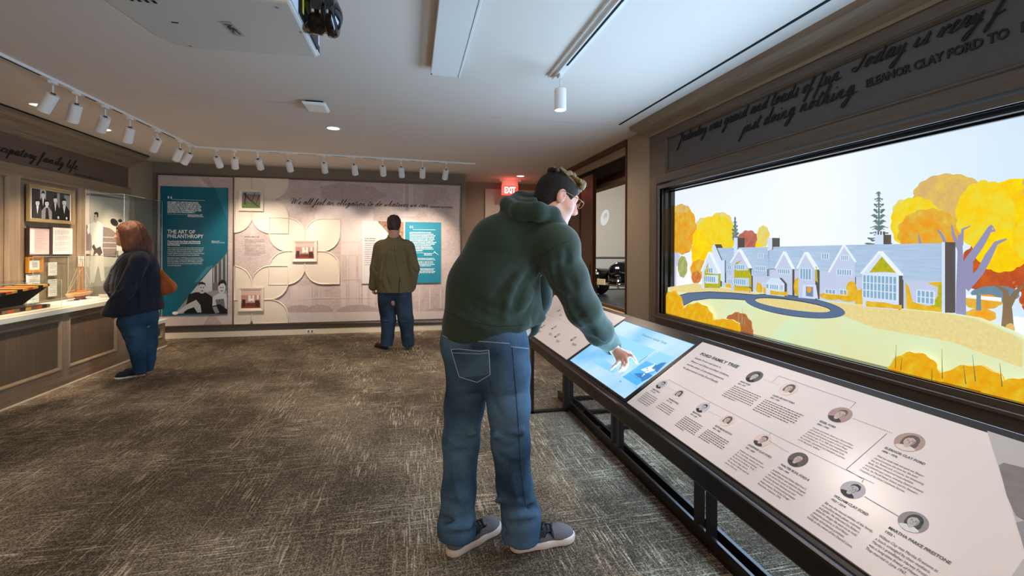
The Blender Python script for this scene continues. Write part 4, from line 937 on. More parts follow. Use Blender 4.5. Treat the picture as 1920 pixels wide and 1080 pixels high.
# ------------------------------------------------------------------ far wall graphics
YF = BY - .045          # face of the printed boards
fb = Frame((0, YF, 0), (1, 0, 0), (0, 0, 1)); fb.n = Vector((0, -1, 0))
B = lambda u, v: fb.px(u, v)
ZB0, ZB1 = .195, 2.44
xa = B(296, 450)[0]; xd = B(438.5, 450)[0]; xe = B(863, 450)[0]
M_MURAL = mat('mural_stone_print', srgb(186, 166, 160), rough=.65, var=.1, vscale=5, col2=srgb(208, 190, 182))
def brickprint():
    m, N, L, b = nodes('mural_masonry_print'); b.inputs['Roughness'].default_value = .65
    tc = N.new('ShaderNodeTexCoord'); v = N.new('ShaderNodeTexVoronoi'); v.inputs['Scale'].default_value = 42; mp = N.new('ShaderNodeMapping'); mp.inputs['Scale'].default_value = (.6, 1, 1.5)
    n = N.new('ShaderNodeTexNoise'); n.inputs['Scale'].default_value = 3.5; n.inputs['Detail'].default_value = 8; n.inputs['Roughness'].default_value = .7
    L.new(tc.outputs['Object'], mp.inputs[0]); L.new(mp.outputs[0], v.inputs['Vector']); L.new(tc.outputs['Object'], n.inputs['Vector'])
    mx = N.new('ShaderNodeMix'); mx.data_type = 'RGBA'; mx.inputs[0].default_value = .5
    r1 = N.new('ShaderNodeValToRGB'); r1.color_ramp.elements[0].color = srgb(170, 148, 142); r1.color_ramp.elements[1].color = srgb(214, 197, 189); r1.color_ramp.elements[0].position = .3; r1.color_ramp.elements[1].position = .7
    r2 = N.new('ShaderNodeValToRGB'); r2.color_ramp.elements[0].color = srgb(212, 195, 188); r2.color_ramp.elements[1].color = srgb(176, 155, 149); r2.color_ramp.elements[1].position = .8
    L.new(n.outputs[0], r1.inputs[0]); L.new(v.outputs['Distance'], r2.inputs[0]); L.new(r1.outputs[0], mx.inputs[6]); L.new(r2.outputs[0], mx.inputs[7]); L.new(mx.outputs[2], b.inputs['Base Color'])
    return m
M_MAS = brickprint()
M_P1 = mat('mural_pale_pink', srgb(204, 186, 180), rough=.65); M_P2 = mat('mural_mid_pink', srgb(186, 164, 160), rough=.65, var=.08, vscale=20); M_P3 = mat('mural_light', srgb(208, 192, 186), rough=.65, var=.05, vscale=9)
M_P4 = mat('mural_leaf', srgb(176, 156, 150), rough=.65, var=.12, vscale=26)
lb = thing('graphic_board', ((xa + xd) / 2, YF, ZB0), 'left printed stone pattern board holding the tall teal panel', 'display board')
obj('board', MB().box((xa, YF, ZB0), (xd - .012, BY, ZB1)), M_MAS, lb)
pr = Print(fb)
pr.poly(M_P1, [B(*q) for q in [(360, 333), (375, 334), (392, 352), (383, 352)]]).poly(M_P4, [B(*q) for q in [(378, 334), (392, 335), (402, 352), (393, 352)]]).poly(M_P2, [B(*q) for q in [(400, 335), (437, 337), (437, 370), (428, 360), (428, 356), (404, 355)]])
pr.poly(M_P3, [(xa, ZB0), (xd - .012, ZB0), (xd - .012, ZB0 + .14), (xa, ZB0 + .14)]).poly(M_P2, [(-3.06, ZB0), (-2.98, ZB0 + .14), (-2.9, ZB0 + .14), (-2.8, ZB0)])
pr.build('print', lb)
mu = thing('mural_board', ((xd + xe) / 2, YF, ZB0), 'wide pink toned printed mural of a stone house on the far wall', 'display board')
obj('board', MB().box((xd + .012, YF, ZB0), (xe, BY, ZB1)), M_MAS, mu)
pr = Print(fb)
pb = lambda l: [B(*q) for q in l]
# faint house: gable line, chimney, window columns, shrubs, lawn
pr.poly(M_P3, pb([(596, 385), (700, 392), (700, 480), (640, 480), (640, 410), (590, 410)]))
pr.poly(M_P4, pb([(600, 350), (640, 342), (700, 350), (724, 366), (700, 380), (640, 378), (604, 372)]))
pr.poly(M_P1, pb([(756, 343), (774, 344), (776, 396), (754, 395)])).poly(M_P2, pb([(760, 343), (766, 343), (766, 395), (760, 395)]))
pr.poly(M_P3, pb([(742, 395), (786, 397), (780, 406), (748, 405)])).poly(M_P2, pb([(800, 350), (840, 352), (832, 372), (790, 390)]))
for (a0, a1, b0, b1) in ((548, 584, 536, 582), (655, 668, 468, 590), (672, 680, 460, 520)): pr.poly(M_P1, pb([(a0, b0), (a1, b0), (a1, b1), (a0, b1)]))
for i, u in enumerate((640, 664, 680, 694)): pr.poly(M_P1 if i % 2 else M_P3, pb([(u, 530), (u + 9, 530), (u + 9, 584), (u, 584)]))
for u in (640, 652, 664, 676, 688): pr.line(M_P3, pb([(u, 452), (u, 588)]), .014)
for u in (546, 556, 566, 576, 588, 598): pr.line(M_P3, pb([(u, 540), (u, 584)]), .01)
for v in (454, 478, 525, 560): pr.line(M_P3, pb([(560 if v > 520 else 640, v), (700, v - 2)]), .014)
for u in (786, 806, 826, 846): pr.line(M_P3, pb([(u, 540), (u, 596)]), .02)
for cu, cv, ru in ((560, 585, 24), (598, 584, 22), (670, 584, 34), (820, 590, 30)): a, b = B(cu, cv); pr.ell(M_P4, a, b, ru * .0094, .11)
pr.poly(M_P3, pb([(538, 586), (862, 583), (862, 604), (538, 607)]))
pr.build('print', mu)
fm = thing('board_frame', ((xa + xe) / 2, BY, ZB0), 'thin dark brown metal frame around the printed far wall boards', 'frame')
M_FR = mat('brown_frame', srgb(96, 78, 64), rough=.45, metal=.2)
obj('side_bar', MB().box((xa - .03, YF - .012, ZB0 - .03), (xa, BY, ZB1 + .03)), M_FR, fm); obj('side_bar', MB().box((xe, YF - .012, ZB0 - .03), (xe + .02, BY, ZB1 + .03)), M_FR, fm)
obj('top_bar', MB().box((xa, YF - .012, ZB1), (xe, BY, ZB1 + .03)), M_FR, fm); obj('bottom_ledge', MB().box((xa, YF - .03, ZB0 - .02), (xe, BY, ZB0)), M_FR, fm)
obj('divider', MB().box((xd - .012, YF - .014, ZB0), (xd + .012, BY, ZB1)), M_FR, fm)
# teal panel
def grad_teal(name, c1, c2, scale=1.0):
    return mat(name, c1, rough=.45, var=.01, vscale=scale, col2=c2)
M_TEAL = mat('teal_print', srgb(0, 92, 112), rough=.4); M_TEALB = mat('blue_teal_print', srgb(34, 128, 150), rough=.4)
(a0, b1), (a1, b0) = B(302, 349), B(427, 589); b0 = B(360, 590)[1]
YT2 = YF - .02
tp = thing('teal_panel', ((a0 + a1) / 2, YT2, b0), 'tall dark teal panel titled The Art of Philanthropy with a seated couple photograph', 'information panel')
obj('board', MB().box((a0, YT2, b0), (a1, YF, b1)), M_TEAL, tp)
ft = Frame((0, YT2, 0), (1, 0, 0), (0, 0, 1)); ft.n = Vector((0, -1, 0))
T = lambda u, v: ft.px(u, v)
pt = lambda l: [T(*q) for q in l]
pr = Print(ft, .0004, .0002)
x_l, zb = T(326, 588)[0], b0 + .002; xr = a1 - .004
pr.poly(mat('teal_light_facet', srgb(20, 112, 132), rough=.4), pt([(402, 352), (426, 352), (426, 412)]))
pr.poly(MM['ph_grey'], [T(327, 588), (xr, zb), (xr, T(426, 473)[1])])
pr.poly(MM['ph_lt'], pt([(380, 523), (398, 502), (398, 545), (372, 553), (356, 552)]))
pr.poly(MM['ph_mid'], pt([(398, 503), (426, 474), (426, 545), (398, 545)]))
for i in range(7): u = 400 + i * 3.9; v = 503 - (u - 398) * 1.04; pr.poly(MM['ph_dark' if i % 2 else 'ph_lt'], pt([(u, v + 2), (u + 1.5, v + 1), (u + 1.5, 530), (u, 530)]))
pr.poly(mat('teal_facet', srgb(60, 120, 132), rough=.4), pt([(388, 500), (401, 497), (372, 528), (364, 530)]))
# couple
pr.poly(MM['ph_black'], pt([(354, 552), (366, 548), (385, 548), (398, 556), (400, 588), (345, 588)]))
pr.poly(MM['ph_lt'], pt([(330, 586), (352, 570), (368, 562), (376, 572), (378, 586), (370, 586), (364, 576), (352, 580), (340, 588)]))
pr.poly(MM['ph_lt'], pt([(400, 556), (410, 550), (424, 550), (426, 560), (426, 588), (402, 588), (398, 572)])); pr.poly(MM['ph_mid'], pt([(404, 562), (420, 560), (422, 576), (408, 580)]))
pr.poly(MM['ph_black'], pt([(398, 574), (412, 570), (426, 580), (426, 588), (396, 588)])); pr.poly(MM['ph_grey'], pt([(398, 576), (406, 574), (412, 586), (404, 588)]))
pr.ell(MM['ph_lt'], *T(379, 540), .055, .085); pr.poly(MM['ph_black'], pt([(372, 537), (373, 530), (379, 528), (385, 531), (385.5, 537), (383, 533), (375, 533)]))
pr.ell(MM['ph_lt'], *T(416, 540), .052, .085); pr.poly(MM['ph_black'], pt([(410, 537), (410, 529), (417, 524), (424, 528), (424, 538), (420, 531), (414, 532)]))
for u, v in ((377, 539), (381.5, 539), (414, 539), (418, 539)): pr.ell(MM['ph_black'], *T(u, v), .009, .008, n=8)
for u in (379.3, 416): pr.ell(MM['ph_dark'], *T(u, 545.3), .018, .007, n=8)
pr.ell(MM['ph_white'], *T(329, 587), .04, .025)
pr.line(M_INKW, pt([(322, 374), (384, 376)]), .004).line(M_INKW, pt([(314, 401.5), (350, 402.5)]), .003)
pr.build('print', tp)
def fitlines(l): return [(T(u0, v)[0], T(u0, v)[1], s, sz, None, T(u1, v)[0] - T(u0, v)[0]) for s, u0, v, u1, sz in l]
L_ = [('THE ART OF', 314, 437.5, 366, .1), ('PHILANTHROPY', 314, 446, 381.5, .1)]
items = fitlines(L_)
items = [(a, b, s, .078, None, w_) for a, b, s, sz, o_, w_ in items]
texts('title_lettering', ft, items, M_INKW, tp, .004, bold=.0015)
q_ = ['HIS DESIRE TO USE THE INFLUENCE', 'GRANTED HIM TO ACCOMPLISH GOOD', 'AMONG PEOPLE WHO NEEDED HELP AND', 'INSPIRATION. HER GOOD WORKS WILL', 'LIVE BEYOND OUR MEMORIES OF HER', 'KINDNESS AND MANAGEMENT.\u201d']
ends = [372, 375, 378, 377, 378, 367]
it = [(T(314, 0)[0], T(314, 380.6 + i * 3.62)[1], s, .033, None, T(ends[i], 0 + 380)[0] - T(314, 380)[0]) for i, s in enumerate(q_)]
it = [(T(314, 380.6 + i * 3.62)[0], T(314, 380.6 + i * 3.62)[1], s, .034, None, T(ends[i], 400)[0] - T(314, 400)[0]) for i, s in enumerate(q_)]
it += [(T(313.5, 377.5)[0], T(313.5, 382)[1], '\u201c', .17, None), (T(352, 404)[0], T(352, 404)[1], 'Frederick Cummings, 1976', .028, None, T(380, 404)[0] - T(352, 404)[0]), (T(352, 406.7)[0], T(352, 406.7)[1], 'Detroit Institute of Arts Director', .028, None, T(382, 404)[0] - T(352, 404)[0])]
texts('quote_lettering', ft, it, M_INKW, tp, .004, bold=.001)
b1_ = ['Throughout their lives, Eleanor and Edsel sought', 'to help and inspire the people of Detroit through', 'their philanthropy.']
b2_ = ['They invested back in the city where they were born and', 'raised, supporting institutions like the Detroit Symphony', 'Orchestra, the Detroit Institute of Arts, and Henry Ford', 'Hospital. Eleanor also supported local schools and social', 'services that served primarily women and children.']
b3_ = ['After Edsel\u2019s death in 1943, Eleanor continued to live at', 'Ford House and to support the philanthropic causes they', 'both loved. Before her death in 1976, Eleanor provided', 'in her will that the estate would always benefit visitors', 'and welcoming place.']
def block(lines, u0, v0, dv, ends, sz, sh=0): return [(T(u0, v0 + i * dv)[0], T(u0, v0 + i * dv)[1], s, sz, None, T(ends[i], v0)[0] - T(u0, v0)[0]) for i, s in enumerate(lines)]
it = block(b1_, 314, 453.5, 3.3, [376, 376, 338], .03)
texts('bold_lettering', ft, it, M_INKW, tp, .004, bold=.0012)
it = block(b2_, 314, 465.6, 3.48, [382, 381, 379, 382.5, 374], .029) + block(b3_, 314, 484.8, 3.48, [379.5, 381.5, 379, 379.5, 340], .029) + [(T(397, 453)[0], T(397, 453)[1], 'Eleanor and', .022, None), (T(397, 456)[0], T(397, 455.6)[1], 'Edsel Ford, at home', .022, None)]
texts('body_lettering', ft, it, M_INKW, tp, .004)

# white and blue panels right of the visitor
def panel2(name, u0, v0, u1, v1, m, label):
    (a0, b1), (a1, b0) = T(u0, v0), T(u1, v1); t = thing(name, ((a0 + a1) / 2, YT2, b0), label, 'information panel')
    obj('board', MB().box((a0, YT2, b0), (a1, YF, b1)), m, t); return t, a0, b0, a1, b1
t, a0, b0, a1, b1 = panel2('information_board', 679, 414, 758, 531, mat('white_print', srgb(212, 205, 201), rough=.5), 'white information panel with a colour photo corner, half hidden by the standing man')
pr = Print(ft, .0004, .0002)
pr.poly(mat('warm_photo_print', srgb(196, 140, 100), rough=.5, var=.5, vscale=30, col2=srgb(80, 70, 66)), pt([(707.5, 414.5), (757, 416), (757, 470)]))
random.seed(5); rs = []
def greek(rs, u0, v, u1, h=.011):
    h *= .8
    x = T(u0, v)[0]; z = T(u0, v)[1]; x1 = T(u1, v)[0]
    while x < x1 - .01:
        w_ = random.uniform(.008, .028); rs.append((x, z, min(x + w_, x1), z + h * random.uniform(.8, 1.1))); x += w_ + random.choice((.003, .003, .008))
for v in (448, 452): greek(rs, 684, v, 704, .016)
for v in (457, 460.5): greek(rs, 684, v, 706)
for v in range(465, 500, 4): greek(rs, 684, v, 704)
pr.rects(M_INKL, rs); pr.build('print', t)
t, a0, b0, a1, b1 = panel2('teal_panel', 760, 416, 826.5, 530, M_TEALB, 'bright blue teal text panel to the right of the standing man')
pr = Print(ft, .0004, .0002); pr.line(M_INKW, pt([(774, 430.5), (817, 431)]), .005).line(M_INKW, pt([(766, 474), (794, 474)]), .004)
pr.build('print', t)
ee = [808, 814, 816, 814, 815, 812, 818, 816, 808, 811, 813, 793]
texts('quote_mark', ft, [(T(767.5, 432)[0], T(768, 435)[1], '\u201c', .15, None)], M_INKW, t, .002, bold=.0012)
rs = []; pr = Print(ft, .0008, .0002)
for i in range(12): greek(rs, 768, 436.5 + i * 3.1, ee[i], .018)
pr.rects(M_INKW, rs); pr.build('quote_lettering', t)
rs = []; pr = Print(ft, .0012, .0002)
for i, v in enumerate((485, 487.5, 491.5, 494, 496.5, 499, 504.5, 507, 509.5, 512, 514.5)): greek(rs, 766, v, (814, 816, 812, 812, 815, 808, 815, 813, 816, 815, 786)[i], .012)
for v in (476, 478.8): greek(rs, 795, v, 811, .014)
pr.rects(M_INKW, rs); pr.line(M_INKW, pt([(814, 472), (822, 478)]), .006); pr.line(M_INKW, pt([(811, 476), (815, 471), (816, 475)]), .004); pr.build('body_lettering', t)
# script quote over the mural
mb = MB(); q0 = B(545, 379); q1 = B(803, 384)
z = (B(545, 382)[1] + B(803, 389)[1]) / 2
script(mb, fb, q0[0], z, 'We all feel an obligation to do whatever we can', .039, q1[0] - q0[0], .0034, .004)
t = obj('script_lettering', mb, M_INK, mu)
texts('small_lettering', fb, [(B(806, 388)[0], z - .005, 'ELEANOR CLAY FORD', .036, None, B(849, 388)[0] - B(806, 388)[0])], M_INK, mu, .004, bold=.001)

# cream quatrefoil relief: petals, trims
M_PET = mat('cream_relief', srgb(222, 207, 188), rough=.55)
qf = thing('quatrefoil_relief', (-2.0, YF, ZB0), 'cream quatrefoil petal relief with raised trims on the left of the mural', 'wall relief')
cen = {'A': (572, 471), 'B': (473, 373.5), 'C': (472.5, 562)}
hw_ = (B(638, 471)[0] - B(506, 471)[0]) / 2; hh_ = (B(572, 409)[1] - B(572, 533)[1]) / 2
XCL = xd + .014; ZT = ZB1 - .002; ZBt = ZB0 + .002
def petal(cx, cz, sx, sz, R=.27, n=8):
    """square from the centre out to the corner (sx, sz), the two other corners rounded"""
    W, H = hw_, hh_
    pts = [(0, 0), (W - R, 0)]
    pts = [(0, 0)]
    for i in range(n + 1): a = -math.pi / 2 + math.pi / 2 * i / n; pts.append((W - R + R * math.cos(a), R + R * math.sin(a)))
    pts.append((W, H))
    for i in range(n + 1): a = math.pi / 2 + math.pi / 2 * i / n; pts.append((R + R * math.cos(a), H - R + R * math.sin(a)))
    return [(cx + sx * x, cz + sz * z) for x, z in pts]
def clip(pts, f, lim, keep_ge, ax):
    out = []
    for i, p in enumerate(pts):
        q = pts[(i + 1) % len(pts)]; ip = (p[ax] >= lim) == keep_ge; iq = (q[ax] >= lim) == keep_ge
        if ip: out.append(p)
        if ip != iq:
            t_ = (lim - p[ax]) / (q[ax] - p[ax]); out.append((p[0] + t_ * (q[0] - p[0]), p[1] + t_ * (q[1] - p[1])))
    return out
k = 0
for nm, (u, v) in cen.items():
    cx, cz = B(u, v)
    for sx in (-1, 1):
        for sz in (-1, 1):
            ptsl = petal(cx, cz, sx, sz)
            if nm != 'A' and sx < 0: ptsl = clip(ptsl, None, XCL, True, 0)
            ptsl = clip(ptsl, None, ZT, False, 1); ptsl = clip(ptsl, None, ZBt, True, 1)
            if len(ptsl) < 3: continue
            h = .008 + k * .0004; k += 1
            pe = obj('petal', MB().prism([fb.p(x, z, 0) for x, z in ptsl], fb.n * h), M_PET, qf)
            seg = [fb.p(x, z, h + .003) for x, z in ptsl]
            seg2 = [seg[0]]
            for q in seg[1:]:
                if (q - seg2[-1]).length > .004: seg2.append(q)
            obj('trim', MB().tube(seg2, .0105, 6, closed=True), M_PET, pe, True)
# three small framed colour photographs on the relief
for i, (u0, v0, u1, v1, lab) in enumerate(((449, 354, 495, 396.5, 'small cream framed garden photograph at the top of the relief'), (549, 450, 595, 490.5, 'small cream framed photograph of a living room at the relief centre'), (447.5, 539, 495.5, 582.5, 'small cream framed photograph of a dining table at the bottom of the relief'))):
    a0, b1 = B(u0, v0); a1, b0 = B(u1, v1); y1 = YF - .045
    t = thing('framed_photograph', ((a0 + a1) / 2, y1, b0), lab, 'framed picture', 'small photographs on the cream relief')
    fwd = .045; pf = [(0, .03), (0, .0), (.015, 0), (fwd, .012), (fwd, .02)]
    c = [((a0, y1, b0), (1, 0, 1)), ((a1, y1, b0), (-1, 0, 1)), ((a1, y1, b1), (-1, 0, -1)), ((a0, y1, b1), (1, 0, -1))]
    obj('frame', MB().sweep_rect(pf, [(p, d, (0, 1, 0)) for p, d in c]), M_PET, t)
    obj('backing', MB().box((a0 + .02, y1 + .016, b0 + .02), (a1 - .02, YF, b1 - .02)), M_PET, t)
    f2 = Frame((a0, y1 + .016, b0), (1, 0, 0), (0, 0, 1)); f2.n = Vector((0, -1, 0)); W, H = a1 - a0, b1 - b0; g = fwd
    pr = Print(f2, .0006, .0003); R_ = lambda m, x0, z0, x1, z1: pr.rect(m, g + (W - 2 * g) * x0, g + (H - 2 * g) * z0, g + (W - 2 * g) * x1, g + (H - 2 * g) * z1)
    if i == 0:
        R_(mat('pc_sky', srgb(150, 168, 184)), 0, 0, 1, 1); R_(mat('pc_tree', srgb(120, 92, 84), var=.4, vscale=60, col2=srgb(150, 130, 120)), 0, .3, 1, .85); R_(mat('pc_lawn', srgb(88, 120, 52), var=.3, vscale=20), 0, 0, 1, .34)
        X = lambda s: g + (W - 2 * g) * s; Z = lambda s: g + (H - 2 * g) * s
        pr.line(MM['ph_dark'], [(X(.1), Z(.9)), (X(.45), Z(.5)), (X(.9), Z(.1))], .02).line(MM['ph_dark'], [(X(.15), Z(.2)), (X(.2), Z(.95))], .018).line(MM['ph_dark'], [(X(.55), Z(.4)), (X(.7), Z(.95))], .012).line(MM['ph_dark'], [(X(.75), Z(.25)), (X(.95), Z(.8))], .01)
    else:
        R_(mat('pc_wall', srgb(182, 134, 118)), 0, 0, 1, 1); R_(mat('pc_ceil', srgb(214, 176, 160)), 0, .74, 1, 1); R_(mat('pc_rug', srgb(140, 66, 54), var=.3, vscale=40), 0, 0, 1, .3)
        R_(mat('pc_win', srgb(222, 214, 206)), .36, .38, .5, .72); R_(MM['pc_win'], .56, .38, .68, .72); R_(mat('pc_lamp', srgb(250, 232, 190)), .4, .44, .6, .54); R_(mat('pc_dark', srgb(70, 40, 34)), .05, .1, .22, .5); R_(MM['pc_dark'], .72, .08, .95, .44); R_(mat('pc_table', srgb(104, 52, 38)), .28, .12, .7, .3)
        R_(MM['pc_win'], .8, .5, .92, .74)
    pr.build('print', t)
# text on the star-shaped field
rs = []; random.seed(9); pr = Print(fb, .0004, .0001)
greek(rs, 458, 445, 486, .02)
for v in (450.5, 453.4, 456): greek(rs, 458, v, 496 if v < 456 else 479, .012)
for i, v in enumerate((460, 462.7, 465.4, 468, 470.7, 473.4, 476, 478.6)): greek(rs, 458, v, 497 if i < 7 else 488, .009)
pr.rects(M_INKL, rs); pr.build('body_lettering', mu)
p = ony(582, 620, BY - .03)
ot = thing('wall_outlet', (p.x, BY - .03, .045), 'tiny cream power outlet set in the far baseboard', 'outlet')
obj('plate', MB().box((p.x - .06, BY - .036, .02), (p.x + .06, BY - .03, .075)), M_PAPER, ot, bevel=.002)
obj('socket', MB().box((p.x - .04, BY - .0375, .03), (p.x - .012, BY - .036, .065)).box((p.x + .012, BY - .0375, .03), (p.x + .04, BY - .036, .065)), M_INKL, ot)
# ------------------------------------------------------------------ right wall: framed diorama unit
XU = 2.36
def yR(u, v=400, x=XU): return onx(u, v, x).y
YU1 = 4.235; YU0 = -1.6
YO1 = 4.03; YO0 = .35             # opening
ZO0, ZO1 = .755, 1.955
zr = onx(1247, 319.5, 2.36).z - .018
un = thing('diorama_surround', (XU, 2.0, 0), 'dark oak surround with crown moulding and script frieze around the lit house diorama', 'wall unit')
obj('stile', MB().box((XU, YO1 + .07, 0), (RW + .2, YU1, zr - .012)), M_OAKDV, un)
obj('stile', MB().box((XU, YU0, 0), (RW + .2, YO0 - .07, 2.50)), M_OAKDV, un)
zr = onx(1247, 319.5, 2.36).z - .018
obj('upper_rail', MB().box((XU, YO0 - .07, ZO1 + .06), (RW + .2, YO1 + .07, zr - .012)), M_OAKD, un)
obj('lower_rail', MB().box((XU, YO0 - .07, .60), (RW + .2, YO1 + .07, ZO0 - .03)), M_OAKD, un)
obj('apron', MB().box((XU + .03, YO0 - .07, .09), (RW + .2, YO1 + .07, .60)), M_OAKD, un)
obj('plinth', MB().box((XU + .01, YU0, 0), (RW + .2, YO1 + .07, .09)), M_OAKD, un)
yf1 = yR(1249, 300) ; zf0, zf1 = zr + .02, 2.455
fz0 = yR(1247, 319); 
obj('frieze_panel', MB().box((XU + .018, YU0 + .1, zr - .012), (RW + .2, YU1 - .02, 2.50)), mat('charcoal_frieze', srgb(78, 72, 70), rough=.6), un)
za = onx(1247, 319.5, XU).z; zb_ = onx(1247, 261, XU).z
mb = MB().box((XU, YU0, zb_ + .02), (XU + .0175, YU1, 2.51)).box((XU, yf1 + .02, zr - .012), (XU + .0175, YU1, zb_ + .02)).box((XU + .0175, YU1 - .02, zr - .012), (RW + .2, YU1, 2.51))
obj('frieze_frame', mb, M_OAKD, un)
def mould_r(y0, y1, z0, z1, x, w=.03, d=.016):
    mb = MB(); prof = [(0, 0), (.3 * w, .5 * d), (.55 * w, .3 * d), (w, -d), (w, -d * 1.4)]
    c = [((x, y0, z0), (0, 1, 1)), ((x, y1, z0), (0, -1, 1)), ((x, y1, z1), (0, -1, -1)), ((x, y0, z1), (0, 1, -1))]
    return mb.sweep_rect(prof, [(p, dd, (-1, 0, 0)) for p, dd in c])
obj('moulding', mould_r(YU0, yf1 + .02, zr - .011, zb_ + .02, XU, .026, .012), M_OAKD, un)
prof = [(0, 0), (.012, 0), (.016, .02), (.03, .03), (.05, .045), (.1, .07), (.13, .09), (.145, .1), (.15, .14)]
Z0 = CEIL - .14; mb = MB(); vs = []; n = len(prof)
for y, k in ((YU0, 0), (YU1, 1)):
    for a, b in prof: vs.append((XU - a, y + (a if k else 0), Z0 + b))
for a, b in prof: vs.append((RW, YU1 + a, Z0 + b))
obj('crown_moulding', mb.add(vs, [(q * n + j, q * n + j + 1, (q + 1) * n + j + 1, (q + 1) * n + j) for q in (0, 1) for j in range(n - 1)]), M_OAKH, un)
# casing bands round the opening: outer oak step, inner dark glossy band
M_GLOSSD = mat('glossy_dark_frame', srgb(40, 38, 42), rough=.16, spec=.7)
def rect_band(y0, y1, z0, z1, wdt, x0, x1):
    return MB().box((x0, y0 - wdt, z0 - wdt), (x1, y0, z1 + wdt)).box((x0, y1, z0 - wdt), (x1, y1 + wdt, z1 + wdt)).box((x0, y0, z1), (x1, y1, z1 + wdt)).box((x0, y0, z0 - wdt), (x1, y1, z0))
obj('outer_casing', rect_band(YO0, YO1, ZO0, ZO1, .035, XU - .012, XU + .02), M_OAKD, un)
obj('reveal', rect_band(YO0, YO1, ZO0, ZO1, .012, XU - .004, XU + .19), M_GLOSSD, un)
obj('inner_frame', MB().box((XU + .045, YO0, ZO1 - .022), (XU + .075, YO1, ZO1)).box((XU + .045, YO1 - .02, ZO0), (XU + .075, YO1, ZO1)).box((XU + .10, YO0, ZO1 - .03), (XU + .12, YO1, ZO1)).box((XU + .10, YO1 - .03, ZO0), (XU + .12, YO1, ZO1)), M_GLOSSD, un)
obj('sill_ledge', MB().box((XU - .03, YO0 - .07, ZO0 - .05), (XU + .02, YO1 + .1, ZO0 - .032)), M_OAKD, un, bevel=.003)
obj('bottom_casing', MB().box((XU - .02, YO0 - .07, .585), (XU, YU1, .60)), M_OAKD, un)
# frieze writing
frR = Frame((XU + .017, 0, 0), (0, -1, 0), (0, 0, 1)); frR.n = Vector((-1, 0, 0))
R = lambda u, v: frR.px(u, v)
mb = MB()
a0, b0 = R(1273, 269); a1, b1 = R(1582, 142); script(mb, frR, a0, (b0 + b1) / 2, 'Yesterday was grand and loads of fun.', .042, a1 - a0, .0046, .005)
obj('script_lettering', mb, M_INK, un); mb = MB(); a2, b2 = R(1602, 133); script(mb, frR, a2, b1, 'Today is very f', .042, R(1885, 8)[0] - a2, .0046, .005)
obj('script_lettering', mb, M_INK, un); mb = MB(); a0, b0 = R(1392, 252); a1, b1 = R(1612, 166); script(mb, frR, a0, (b0 + b1) / 2, 'just doing nothing.', .042, a1 - a0, .0046, .005)
obj('script_lettering', mb, M_INK, un)
a0, b0 = R(1624, 164); a1 = R(1893, 65)[0]
texts('small_lettering', frR, [(a0, b0, 'ELEANOR CLAY FORD TO', .058, None, a1 - a0), (a1 + .035, b0, 'HENRY FORD', .058, None)], M_INK, un, .002, bold=.0016, ext=.003)

# ------------------------------------------------------------------ the diorama: layered relief boards in front of a lit picture
XS = 2.52
di = thing('house_diorama', (XS, 2.0, ZO0), 'brightly lit layered relief picture of a grey stone house among autumn trees', 'diorama')
E1 = .92  # relief boards emit their own colour, standing in for the projector's light
def em(name, c, s=E1, **k): return mat(name, srgb(*c), rough=.6, emit=s, **k)
m, N, L, b = nodes('lit_sky'); tc = N.new('ShaderNodeTexCoord'); mp = N.new('ShaderNodeSeparateXYZ'); L.new(tc.outputs['Object'], mp.inputs[0])
r = N.new('ShaderNodeValToRGB'); e = r.color_ramp.elements; e[0].position = 0; e[0].color = srgb(140, 198, 242); e[1].position = 1; e[1].color = srgb(234, 243, 252)
x = e.new(.62); x.color = srgb(246, 252, 255)
mr = N.new('ShaderNodeMapRange'); mr.inputs[1].default_value = -1.9; mr.inputs[2].default_value = 1.9
nz = N.new('ShaderNodeTexNoise'); nz.inputs['Scale'].default_value = 1.6; mz = N.new('ShaderNodeMath'); mz.operation = 'MULTIPLY_ADD'; mz.inputs[1].default_value = .5
L.new(tc.outputs['Object'], nz.inputs['Vector']); L.new(nz.outputs[0], mz.inputs[0]); L.new(mp.outputs[1], mz.inputs[2]); L.new(mz.outputs[0], mr.inputs[0]); L.new(mr.outputs[0], r.inputs[0])
L.new(r.outputs[0], b.inputs['Emission Color']); b.inputs['Emission Strength'].default_value = 1.02; b.inputs['Base Color'].default_value = (.05, .05, .05, 1)
obj('lit_backdrop', MB().box((XS, YO0 - .05, ZO0 - .05), (XS + .02, YO1 + .05, ZO1 + .05)), MATS['lit_sky'], di)
fs = Frame((XS, 0, 0), (0, -1, 0), (0, 0, 1)); fs.n = Vector((-1, 0, 0))
SP = lambda u, v: fs.px(u, v)
def leafy(name, c1, c2, sc=9, s=E1):
    m_ = mat(name, srgb(*c1), rough=.6, emit=s, var=.3, vscale=sc * 1.6, col2=srgb(*c2))
    for nd in m_.node_tree.nodes:
        if nd.type == 'TEX_NOISE': nd.inputs['Roughness'].default_value = .72; nd.inputs['Detail'].default_value = 8
        if nd.type == 'VALTORGB':
            e_ = nd.color_ramp.elements; e_[0].position = .40; e_[1].position = .60
            if len(e_) == 2: x_ = e_.new(.72); x_.color = tuple(.45 * q + .55 * w_ for q, w_ in zip(srgb(*c2), srgb(255, 226, 90)))
    return m_
M_YEL = leafy('tree_yellow', (252, 208, 0), (236, 222, 60)); M_YEL2 = leafy('tree_bright_yellow', (255, 226, 0), (250, 196, 0), 7); M_ORG = leafy('tree_orange', (240, 156, 20), (222, 186, 70)); M_RED = leafy('tree_red', (196, 92, 60), (214, 150, 60), 12); M_ROSE = leafy('tree_rose', (196, 120, 96), (170, 90, 84), 12)
